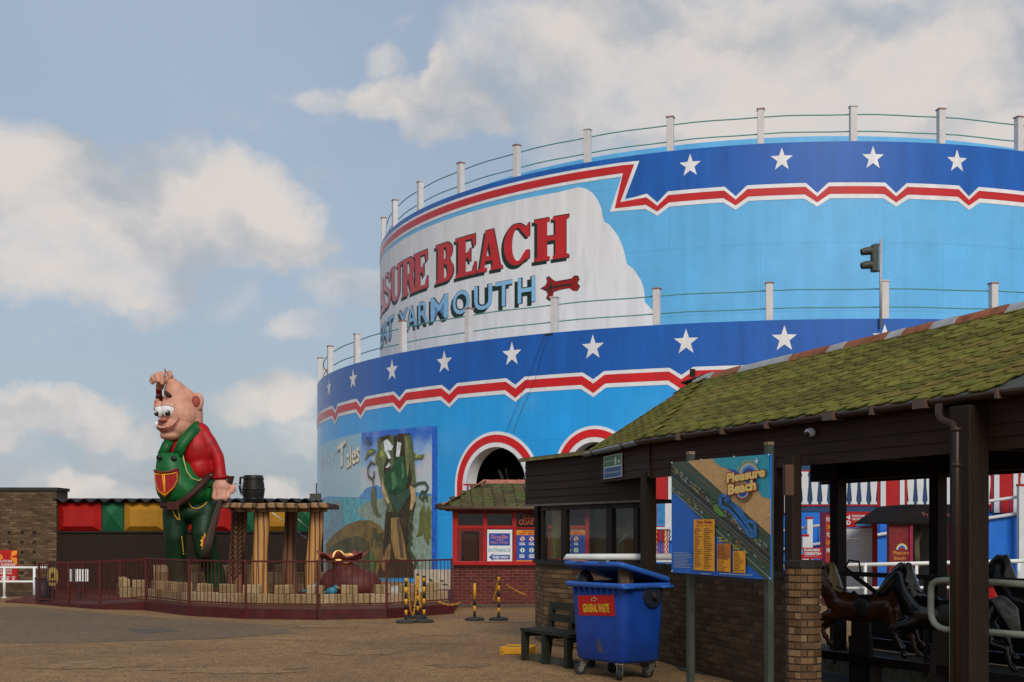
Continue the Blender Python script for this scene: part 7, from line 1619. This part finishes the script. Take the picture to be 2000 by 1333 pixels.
for k in range(25): a = -1.5+3.1*k/24; vs += [oc+Vector((math.cos(a)*.26, math.sin(a)*.9, 0)), oc+Vector((math.cos(a)*.17, math.sin(a)*.74, 0))]
mb.add(vs, [(2*k, 2*k+1, 2*k+3, 2*k+2) for k in range(24)]); mb.build('painted_ring', M('orange_floor_paint', (.30, .10, .015), .7, .4, 8), kind='structure')
# guide rail under the horses
tr = thing('ride_track', 'dark steel guide rail on short posts under the carousel horses', 'track', pt_(2, 1.7))
m_irn = M('dark_ride_iron', (.022, .014, .012), .5, .3, 5, metal=.3)
mb = MB(); mb.beam(pt_(6.0, 1.45, .30), pt_(TN, 1.45, .30), .06, .10); mb.build('rail', m_irn, tr)
mb = MB(); mb.beam(pt_(6.0, 3.2, .30), pt_(TN, 3.2, .30), .06, .10); mb.build('rail', m_irn, tr)
for t in (-3, -1.7, -.4, .9, 2.2, 3.5, 4.8): mb = MB(); mb.box(pt_(t, 1.45, .13), (.14, .14, .25)); mb.build('foot', m_irn, tr)
mb = MB(); mb.beam(pt_(5.8, 2.6, 1.24), pt_(TN, 2.6, 1.24), .05, .06); mb.build('upper_bar', m_irn, tr)
for t in (5.6, 3.9, 2.3, .7, -1): mb = MB(); mb.box(pt_(t, 2.6, .62), (.045, .045, 1.2)); mb.build('upright', m_irn, tr)

rbw = thing('added_rear_barrier', 'added low dark boarded barrier hiding the bright ground beyond the horse ride', 'barrier', pt_(2, WB+.1))  # added dark boards, put in to cover the bright ground behind the horses
for i in range(4): mb = MB(); mb.beam(pt_(7.6, WB+.1, .10+.17*i), pt_(TN, WB+.1, .10+.17*i), .03, .168); mb.build('board', m_dbd, rbw)
def horse(lab, pos, yaw, coat, mane, tack, cat='carousel horse', sc=1.0, pole=True):
    t = thing('carousel_horse', lab, cat, (0, 0, 0), 'carousel horses in the shelter')
    V = lambda x, y, z: Vector((x*sc, y*sc, z*sc+1.0)); r_ = lambda *a: [k*sc for k in a]
    sh_ = [('c', [V(-.28, 0, .03), V(0, 0, -.01), V(.30, 0, .04)], r_(.185, .175, .19)), ('e', V(.33, 0, .06), (.17*sc, .15*sc, .16*sc)), ('e', V(-.32, 0, .0), (.14*sc, .14*sc, .17*sc)),
           ('c', [V(-.34, 0, .08), V(-.46, 0, .27), V(-.50, 0, .42)], r_(.16, .125, .095)), ('c', [V(-.50, 0, .44), V(-.60, 0, .36), V(-.70, 0, .24)], r_(.095, .08, .058)), ('e', V(-.71, 0, .225), (.052*sc, .045*sc, .045*sc)),
           ('c', [V(-.475, .045, .49), V(-.465, .06, .585)], r_(.03, .01)), ('c', [V(-.475, -.045, .49), V(-.465, -.06, .585)], r_(.03, .01))]
    for s in (-1, 1):
        sh_ += [('c', [V(-.32, .08*s, -.05), V(-.50, .10*s, -.16-.05*s), V(-.58, .10*s, -.21-.06*s)], r_(.085, .058, .043)), ('c', [V(-.58, .10*s, -.21-.06*s), V(-.50, .10*s, -.36-.05*s)], r_(.04, .028)), ('c', [V(-.50, .10*s, -.36-.05*s), V(-.47, .10*s, -.41-.05*s)], r_(.028, .042)),
                ('c', [V(.33, .08*s, 0), V(.38, .11*s, -.18+.03*s), V(.36, .11*s, -.22+.03*s)], r_(.13, .075, .06)), ('c', [V(.36, .11*s, -.22+.03*s), V(.58, .10*s, -.27+.05*s)], r_(.055, .036)), ('c', [V(.58, .10*s, -.27+.05*s), V(.62, .10*s, -.44+.05*s)], r_(.034, .026)), ('c', [V(.62, .10*s, -.44+.05*s), V(.67, .10*s, -.49+.05*s)], r_(.028, .040))]
    b = blob('body', sh_, coat, t, .018*sc, 4)
    for s in (-1, 1): mb = MB(); mb.sphere(V(-.575, .058*s, .40), .018*sc, 8, 6); mb.build('eye', m_blk, b)
    locks = []
    rr = random.Random(int(pos[0]*100))
    for i in range(11):
        f = i/10; a = V(-.40+.02-.13*f+.06, 0, .12+.38*f)+Vector((.03, 0, .03)); s = -1
        locks.append(('c', [a, a+Vector((.03, .06*s, -.06))*sc, a+Vector((.00+rr.uniform(-.02, .02), .125*s, -.17))*sc], r_(.045, .035, .012)))
        locks.append(('c', [a, a+Vector((.03, -.06*s, -.06))*sc, a+Vector((.03, -.11*s, -.15))*sc], r_(.04, .03, .012)))
    locks.append(('c', [V(-.50, 0, .53), V(-.57, -.02, .47), V(-.60, -.03, .40)], r_(.045, .035, .012)))
    blob('mane', locks, mane, t, .012*sc, 1)
    blob('tail', [('c', [V(.44, 0, .16), V(.53, 0, .16), V(.62, .01, .06), V(.66, .0, -.08), V(.72, 0, -.19)], r_(.045, .075, .085, .06, .015)), ('c', [V(.50, -.03, .14), V(.60, -.06, .0), V(.64, -.05, -.15)], r_(.05, .05, .012))], mane, t, .014*sc, 2)
    blob('saddle', [('e', V(.02, 0, .135), (.20*sc, .135*sc, .045*sc)), ('e', V(.17, 0, .18), (.05*sc, .10*sc, .06*sc)), ('e', V(-.14, 0, .17), (.04*sc, .06*sc, .05*sc)), ('e', V(0, .15, .02), (.14*sc, .03*sc, .13*sc)), ('e', V(0, -.15, .02), (.14*sc, .03*sc, .13*sc))], tack, t, .014*sc, 2)
    for pts in ([V(-.63, -.055, .34), V(-.56, -.085, .44), V(-.50, -.06, .53)], [V(-.66, -.05, .24), V(-.58, -.075, .33), V(-.46, -.10, .33), V(-.2, -.10, .22)], [V(-.56, .075, .44), V(-.50, .0, .54), V(-.56, -.085, .44)]):
        mb = MB(); mb.tube(pts, .009*sc, 6); mb.build('bridle', m_blk, t)
    mb = MB(); mb.box(V(-.05, 0, -.30), (.22*sc, .14*sc, .36*sc)); mb.box(Vector((-.05*sc, 0, .36)), (.26*sc, .2*sc, .62)); mb.build('pedestal', m_irn, t)
    if pole:
        mb = MB(); mb.tube([V(.22, .1, .12), V(-.15, .16, .38), V(-.30, .18, .50)], .028*sc, 8); mb.build('ride_arm', m_irn, t)
        mb = MB(); mb.tube([V(-.30, .18, .50), V(-.24, .18, .60), V(-.12, .18, .58), V(-.10, .18, .46), V(-.14, .18, .36)], .013*sc, 8); mb.build('grab_handle', m_irn, t)
    t.location = Vector((pos[0], pos[1], pos[2] if len(pos) > 2 else 0)); t.rotation_euler = (0, 0, yaw)
    return t
m_bay = M('glossy_bay_paint', (.09, .030, .010), .28, .3, 5, coat=.5); m_blkh = M('glossy_black_paint', (.008, .008, .008), .22, .3, 5, coat=.5); m_cream = M('cream_mane', (.34, .24, .09), .35, .25, 12, coat=.3); m_sil = M('silver_mane', (.14, .14, .125), .35, .3, 12, coat=.3)
m_tk = M('black_tack', (.02, .022, .02), .35); m_grey = M('dark_grey_paint', (.02, .02, .02), .3, .3, 5, coat=.4)
horse('brown carousel horse with cream mane and tail nearest the brick pier', (X(1690, 14.6), 14.6, -.12), -.50, m_bay, m_cream, m_tk, sc=.95)
horse('glossy black carousel horse behind the curved end of the white railing', (X(1853, 13.3), 13.3, -.12), -.45, m_blkh, m_sil, m_tk, sc=1.0, pole=False)
horse('dark grey carousel horse with silver mane at the right edge', (X(2040, 14.3), 14.3, -.05), -.45, m_grey, m_sil, m_tk, sc=1.0, pole=False)
# white tubular barrier
m_gp = M('grey_green_pipe', (.26, .29, .24), .45, .15, 6, grime=.3, gcol=(.12, .05, .02))
br_ = thing('tubular_barrier', 'thick pale green-white tubular barrier with rounded end beside the big post', 'barrier', P(1862, 1230, 11.7))
def bl(px, row, px0=1862, d0=11.75, px1=2000, d1=10.9): d = d0+(d1-d0)*(px-px0)/(px1-px0); return P(px, row, d)
top_ = [bl(1842, 1135), bl(1828, 1136.5), bl(1819, 1142), bl(1815, 1155)]; 
mb = MB(); loop_ = [bl(1870, 1133), bl(1842, 1133.5), bl(1830, 1135), bl(1822, 1140), bl(1818.5, 1148), bl(1818, 1160), bl(1818, 1195), bl(1820, 1208), bl(1826, 1219), bl(1835, 1226), bl(1847, 1229.5), bl(1870, 1230.5)]
mb.tube(loop_, .031, 14); mb.build('end_loop', m_gp, br_)
mb = MB(); mb.tube([bl(1868, 1133.5), bl(2060, 1145)], .031, 14); mb.build('top_bar', m_gp, br_)
mb = MB(); mb.tube([bl(1868, 1230.5), bl(2060, 1245)], .031, 14); mb.build('lower_bar', m_gp, br_)
p = bl(1861, 1133); mb = MB(); mb.tube([Vector((p.x, p.y, 0)), p], .033, 14); up_ = mb.build('upright', m_gp, br_)
for r in (1133, 1230.5): mb = MB(); q = bl(1861, r); mb.sphere(q, .042, 12, 8); mb.build('joint', m_gp, up_)
p = bl(2050, 1143); mb = MB(); mb.tube([Vector((p.x, p.y, 0)), p], .033, 14); mb.build('upright', m_gp, br_)

# ================================================================== painted arcade front beyond the shelter
ay = 36.0
ar = thing('arcade_front', 'blue arcade front with striped baluster frieze and red pilasters seen through the shelter', 'building', (X(1700, ay), ay, 0))
m_ab = M('arcade_blue', (.010, .14, .56), .5, .12, 1.5); m_an = M('arcade_navy', (.012, .045, .12), .5, .2, 2); m_ared = M('arcade_red', (.36, .004, .006), .45, .12, 2); m_aw = M('arcade_white', (.56, .58, .60), .5, .08, 2)
ax0, ax1 = X(1262, ay), X(2200, ay); zt_ = 4.6
mb = MB(); mb.hexa([(ax0, ay, 0), (ax1, ay, 0), (ax1, ay+.5, 0), (ax0, ay+.5, 0), (ax0, ay, zrow(1000, ay)), (ax1, ay, zrow(1000, ay)), (ax1, ay+.5, zrow(1000, ay)), (ax0, ay+.5, zrow(1000, ay))]); mb.build('wall', m_ab, ar)
mb = MB(); z0_, z1_ = zrow(999.8, ay), zt_; mb.hexa([(ax0, ay-.03, z0_), (ax1, ay-.03, z0_), (ax1, ay+.5, z0_), (ax0, ay+.5, z0_), (ax0, ay-.03, z1_), (ax1, ay-.03, z1_), (ax1, ay+.5, z1_), (ax0, ay+.5, z1_)]); mb.build('navy_frieze', m_an, ar)
ap = Plane((ax0, ay), (ax1, ay)); pil = [1290, 1516, 1741, 1962, 2180]
for r0, r1 in ((986, 989), (919.5, 922)):
    mb = MB(); a, b = P(1262, r1, ay), P(2190, r0, ay); mb.box(((a.x+b.x)/2, ay-.045, (a.z+b.z)/2), (b.x-a.x, .03, b.z-a.z)); mb.build('red_moulding', m_ared, ar)
bal = None
def baluster(px):
    global bal
    if bal is None:
        mb = MB(); w = .098; prof = [(1.0, 0), (1.0, .05), (.75, .08), (.62, .13), (.72, .25), (.98, .55), (1.05, .82), (.78, .90), (.95, .94), (1.1, 1.0)]
        H_ = zrow(922, ay)-zrow(985.5, ay); pts = [(w*a, H_*z) for a, z in prof]; full = [(x, 0, z) for x, z in pts]+[(-x, 0, z) for x, z in pts[::-1]]
        mb.prism(full, (0, .04, 0)); bal = mb.mesh('baluster', m_aw)
    put_piece('baluster', bal, Matrix.Translation(Vector((X(px, ay), ay-.075, zrow(985.5, ay)))), ar)
for a, b in zip(pil, pil[1:]):
    span = [px for px in range(int(a)+37, int(b)-30, 20)]
    off = (b-a-2*37-(len(span)-1)*20)/2 if False else 0
    k = (b-a-2*36)/8.0
    for i in range(9): baluster(a+36+k*i)
for px in pil:
    for dx, w, mt, th, rb in ((-18.5, 10, m_aw, .10, 1002), (0, 26, m_ared, .07, 1002), (18.5, 9, m_aw, .10, 1002)):
        rbm = 1056 if px == 1290 else rb; mb = MB(); a, b = P(px+dx-w/2, rbm, ay), P(px+dx+w/2, 905, ay); mb.box(((a.x+b.x)/2, ay-.08-th/2+.05, (a.z+b.z)/2+.25), (b.x-a.x, th, b.z-a.z+.5)); mb.build('pilaster_stripe' if mt is m_ared else 'pilaster_edge', mt, ar)
    if px != 1290:
        for dx in (-27, 27): mb = MB(); a, b = P(px+dx-2, 1000, ay), P(px+dx+2, 920, ay); mb.box(((a.x+b.x)/2, ay-.06, (a.z+b.z)/2), (b.x-a.x, .05, b.z-a.z)); mb.build('red_margin', m_ared, ar)
# ramp with white rails rising to the right
rp = thing('ramp_railing', 'white pipe railing climbing to the right along the blue arcade wall', 'railing', P(1750, 1055, 35.2))
ry_ = 35.2
rrow = lambda px: 1027-(px-1600)*.1445; brow = lambda px: 1062.5-(px-1600)*.152
for f_, rad_ in ((rrow, .045), (brow, .05)): mb = MB(); mb.tube([P(1500, f_(1500), ry_), P(2100, f_(2100), ry_)], rad_, 8); mb.build('rail', m_aw, rp)
for px in range(1530, 2080, 17): mb = MB(); mb.tube([P(px, rrow(px), ry_), P(px, brow(px), ry_)], .016, 6); mb.build('baluster_rod', m_an, rp)
mb = MB(); mb.prism([P(1500, brow(1500)+1, ry_+.1), P(2100, brow(2100)+1, ry_+.1), Vector((X(2100, ry_+.1), ry_+.1, 0)), Vector((X(1500, ry_+.1), ry_+.1, 0))], (0, .35, 0)); tag(mb.build('ramp_wall', m_ab), 'plain blue wall side of the rising ramp under the white railing', 'wall')
for px, r0, r1, lb_ in ((1581, 1014, 1060, 'white marker post with red top before the blue ramp, left one'), (1572, 1048, 1060, 'very short white marker stump left of the taller marker post')):
    w = .15 if r0 < 1020 else .16; t = thing('marker_post', lb_, 'post', P(px, 1062, 34.9)); a, b = P(px, r1, 34.9), P(px, r0, 34.9); mb = MB(); mb.box((a.x, 34.9, (b.z)/2), (w, w, b.z)); mb.build('shaft', m_aw, t); mb = MB(); mb.box((a.x, 34.9, b.z+.03), (w+.03, w+.03, .06)); mb.build('red_cap', m_ared, t)
t = thing('marker_post', 'white marker post in front of the ramp railing at the far right', 'post', P(1994, 1000, 34.9)); a, b = P(1994, 1062, 34.9), P(1994, 950, 34.9); mb = MB(); mb.box((a.x, 34.9, b.z/2), (.17, .17, b.z)); mb.build('shaft', m_aw, t); mb = MB(); mb.box((a.x, 34.9, b.z+.03), (.2, .2, .06)); mb.build('red_cap', m_ared, t)
# card kiosk with white shutter
ky = 31.0
ck = thing('card_kiosk', 'red top-up kiosk with closed white shutter behind the brown horse', 'kiosk', (X(1670, ky), ky, 0)); kpl = Plane((X(1620, ky), ky), (X(1715, ky), ky))
def kbox(par, name, x0, r1, x1, r0, mat, y, th, z0=None):
    a, b = P(x0, r1, y), P(x1, r0, y); za = a.z if z0 is None else z0; mb = MB(); mb.box(((a.x+b.x)/2, y+th/2, (za+b.z)/2), (b.x-a.x, th, b.z-za)); return mb.build(name, mat, par)
kbox(ck, 'side_panel', 1625, 0, 1648, 1030, m_ared, ky, 1.2, 0); kbox(ck, 'side_panel', 1705, 0, 1714, 1030, m_ared, ky, 1.2, 0)
hd = kbox(ck, 'header', 1625, 1030, 1714, 1000, m_ared, ky-.02, 1.24)
for i in range(22):
    z0_ = i*.088; z1_ = min(z0_+.084, zrow(1031, ky)); 
    if z0_ < z1_: mb = MB(); a, b = X(1648.5, ky), X(1704.5, ky); mb.hexa([(a, ky+.05, z0_), (b, ky+.05, z0_), (b, ky+.08, z0_), (a, ky+.08, z0_), (a, ky+.035, z1_), (b, ky+.035, z1_), (b, ky+.08, z1_), (a, ky+.08, z1_)]); mb.build('shutter_slat', m_aw, ck)
mb = MB(); kpl.text(mb, 'FUN', 1630, 1006.5, 1660, 1015, .025, .05); kpl.text(mb, 'CARD', 1630, 1017, 1661, 1025.5, .025, .05); kpl.text(mb, 'PURCHASE, TOP UP', 1664, 1006, 1709, 1011, .025, .04); kpl.text(mb, 'OR CHECK BALANCE', 1664, 1012, 1709, 1016.5, .025, .04); mb.build('lettering', m_aw, hd)
mb = MB(); kpl.text(mb, 'CASH OR CARD', 1669, 1018, 1704, 1022.5, .025, .04); mb.build('lettering', M('sign_orange', (.62, .24, .012), .45), hd)
mb = MB(); kpl.rect(mb, 1672, 1024, 1701, 1028, .025); mb.build('blue_strip', M('cyan_print', (.05, .28, .50), .5), hd)
tm = thing('totem_sign', 'narrow red totem sign with stacked white words left of the card kiosk', 'sign', P(1618, 1090, 30.5)); tp_ = Plane((X(1600, 30.5), 30.5), (X(1640, 30.5), 30.5))
kbox(tm, 'panel', 1612.5, 0, 1625, 1006, M('totem_red', (.30, .02, .015), .5, .15), 30.5, .3, 0)
for i, tx in enumerate(('FUN', 'CARD', 'TOP', 'UP', 'HERE')): mb = MB(); tp_.text(mb, tx, 1614, 1011+i*15, 1624, 1019+i*15, .01, .03); mb.build('lettering', m_aw if i % 2 == 0 else M('sign_orange', (.62, .24, .012), .45), tm)
fc_ = thing('credits_sign', 'small red credits sign with white lettering just above the brick pier', 'sign', P(1583, 1092, 24)); cp_ = Plane((X(1560, 24), 24), (X(1610, 24), 24)); kbox(fc_, 'panel', 1561, 1092, 1606, 1070, m_ared, 24, .03); kbox(fc_, 'post', 1581, 0, 1585, 1092, m_irn, 24.02, .04, 0)
mb = MB(); cp_.text(mb, 'FUNCARD', 1571, 1072, 1601, 1077.5, .008, .05); cp_.text(mb, 'CREDITS+', 1571, 1079, 1604, 1084.5, .008, .05); mb.build('lettering', m_aw, fc_); mb = MB(); cp_.rect(mb, 1571, 1086, 1598, 1087.5, .008); mb.build('underline', m_pk, fc_); mb = MB(); cp_.rect(mb, 1563, 1073, 1568.5, 1083, .008); mb.build('card_picture', M('cyan_print', (.05, .28, .50), .5), fc_)
# dark canopy stall
sy = 28.0
sl = thing('canopy_stall', 'dark stall with black sloping canopy, red side panel and magenta posts', 'stall', (X(1800, sy), sy, 0))
m_can = M('black_canopy', (.010, .008, .007), .9, .3, 4, spec=.1)
cn = MB(); q = [P(1727, 1022, sy), P(1900, 1022, sy), P(1885, 986, sy+.8), P(1762, 986, sy+.8)]; q2 = [Vector((v.x, sy+2.6, v.z)) for v in q]; cn.add(q+q2, [(0, 1, 2, 3), (7, 6, 5, 4), (0, 3, 7, 4), (1, 5, 6, 2), (3, 2, 6, 7), (0, 4, 5, 1)]); cno = cn.build('canopy', m_can, sl)
kbox(sl, 'side_panel', 1737, 0, 1777, 1023, M('stall_red', (.16, .010, .012), .5, .3), sy+.1, .2, 0); kbox(sl, 'corner_post', 1777, 0, 1783, 1023, M('magenta_paint', (.28, .01, .05), .5), sy+.05, .15, 0); kbox(sl, 'corner_post', 1856, 0, 1869, 1023, M('magenta_paint', (.28, .01, .05), .5), sy+.05, .15, 0)
kbox(sl, 'back_wall', 1783, 0, 1900, 1023, m_blk, sy+2.0, .1, 0); kbox(sl, 'valance', 1730, 1024, 1895, 1020, m_can, sy-.02, .03)
spn = Plane((X(1737, sy+.1), sy+.1), (X(1777, sy+.1), sy+.1))
for r0, r1, c in ((0.1, 4, 'red'), (4, 7, 'navy'), (7, 9, 'palering'), (9, 11, 'arc_gold')):
    mb = MB(); pts = [(1761+r1*math.cos(math.radians(a)), 1073-r1*math.sin(math.radians(a))) for a in range(-5, 186, 10)]+[(1761+r0*math.cos(math.radians(a)), 1073-r0*math.sin(math.radians(a))) for a in range(185, -6, -10)]; spn.poly(mb, pts, .01+r0*.0005); mb.build('rainbow_arc', mc(c, {'red': (.30, .03, .03), 'navy': (.02, .07, .36), 'palering': (.45, .50, .58), 'arc_gold': (.48, .42, .10)}[c]), sl)
mb = MB(); spn.text(mb, 'Pleasure', 1743, 1076, 1776, 1084, .016, .03); spn.text(mb, 'Beach', 1745, 1087, 1768, 1094, .016, .03); mb.build('lettering', mc('title_edge2', (.45, .16, .04)), sl)
cpl = Plane((X(1800, sy+.35), sy+.30), (X(1870, sy+.35), sy+.30))
mb = MB(); vs, fs, w = glyphs('Promotional', .0); a, b = P(1803, 1010, sy+.25), P(1867, 1001, sy+.42); mb.add([Vector((a.x+(b.x-a.x)*x, a.y-.05+(b.y-a.y)*y, a.z+(b.z-a.z)*y)) for x, y in vs], fs); mb.build('script_lettering', M('faded_pink', (.20, .05, .045), .7), cno)
mb = MB(); mb.tube([P(1794, 1110, sy+.6), P(1792, 1060, sy+.6), P(1799, 1030, sy+.6)], .04, 8); mb.tube([P(1789, 1110, sy+.6), P(1788, 1060, sy+.6), P(1793, 1030, sy+.6)], .03, 8); o = mb.build('curtain_fold', M('dusty_curtain', (.13, .12, .08), .8), sl); o['kind'] = 'stuff'
# far pipe railing behind the horses, panels under it
fr_ = thing('pipe_railing', 'white pipe railing running behind the carousel horses', 'railing', (X(1780, 22), 22, 0))
for r0, r1, rad_ in ((1105, 1096, .035), (1148, 1148, .028)): mb = MB(); mb.tube([P(1500, r0+3, 22.5), P(2080, r1-2, 21.5)], rad_, 8); mb.build('bar', m_wp, fr_)
for px in (1510, 1600, 1690, 1790, 1890, 1990, 2070): mb = MB(); p = P(px, 1103-(px-1500)*.012, 22); mb.tube([(p.x, p.y, 0), p], .03, 8); mb.build('post', m_wp, fr_)
rc = thing('kiddie_car', 'small red ride car with blue roundel low behind the barrier at right', 'ride car', (X(1945, 20), 20, 0))
blob('shell', [('e', Vector((X(1943, 20), 20.3, 1.05)), (.30, .5, .22)), ('e', Vector((X(1943, 20), 20.3, .7)), (.34, .6, .35))], m_ared, rc, .03, 3)
mb = MB(); c = P(1936, 1127, 19.6); mb.sphere(c, (.10, .03, .05), 12, 8); mb.build('roundel', m_sgb, rc)
mb = MB(); c = P(1950, 1131, 19.72); mb.sphere(c, (.12, .05, .05), 12, 8); mb.build('windscreen', m_blk, rc)
# striped maypole-like display between kiosk and map board
hp = thing('rope_display', 'red and yellow patterned banner display with white post beyond the kiosk', 'display', (X(1292, 27), 27, 0)); hpl = Plane((X(1270, 27), 27), (X(1320, 27), 27))
kbox(hp, 'post', 1299, 0, 1306, 977, m_aw, 27, .1, 0); kbox(hp, 'rail', 1276, 1034, 1312, 1030, m_aw, 26.95, .05); kbox(hp, 'rail', 1276, 1098, 1312, 1094, m_aw, 26.95, .05); kbox(hp, 'picture_panel', 1283, 1028, 1299, 978, M('display_blue', (.03, .18, .42), .5, .4, 8), 27, .03)
for i in range(8): 
    px = 1277+i*4.4; mb = MB(); zz = [P(px+(1.2 if k % 2 else -1.2), 1034+k*5, 27) for k in range(13)]; mb.tube(zz, .017, 6); mb.build('banner_strand', [m_ared, M('display_yellow', (.55, .28, .02), .5), m_ared, m_sgb][i % 4], hp)
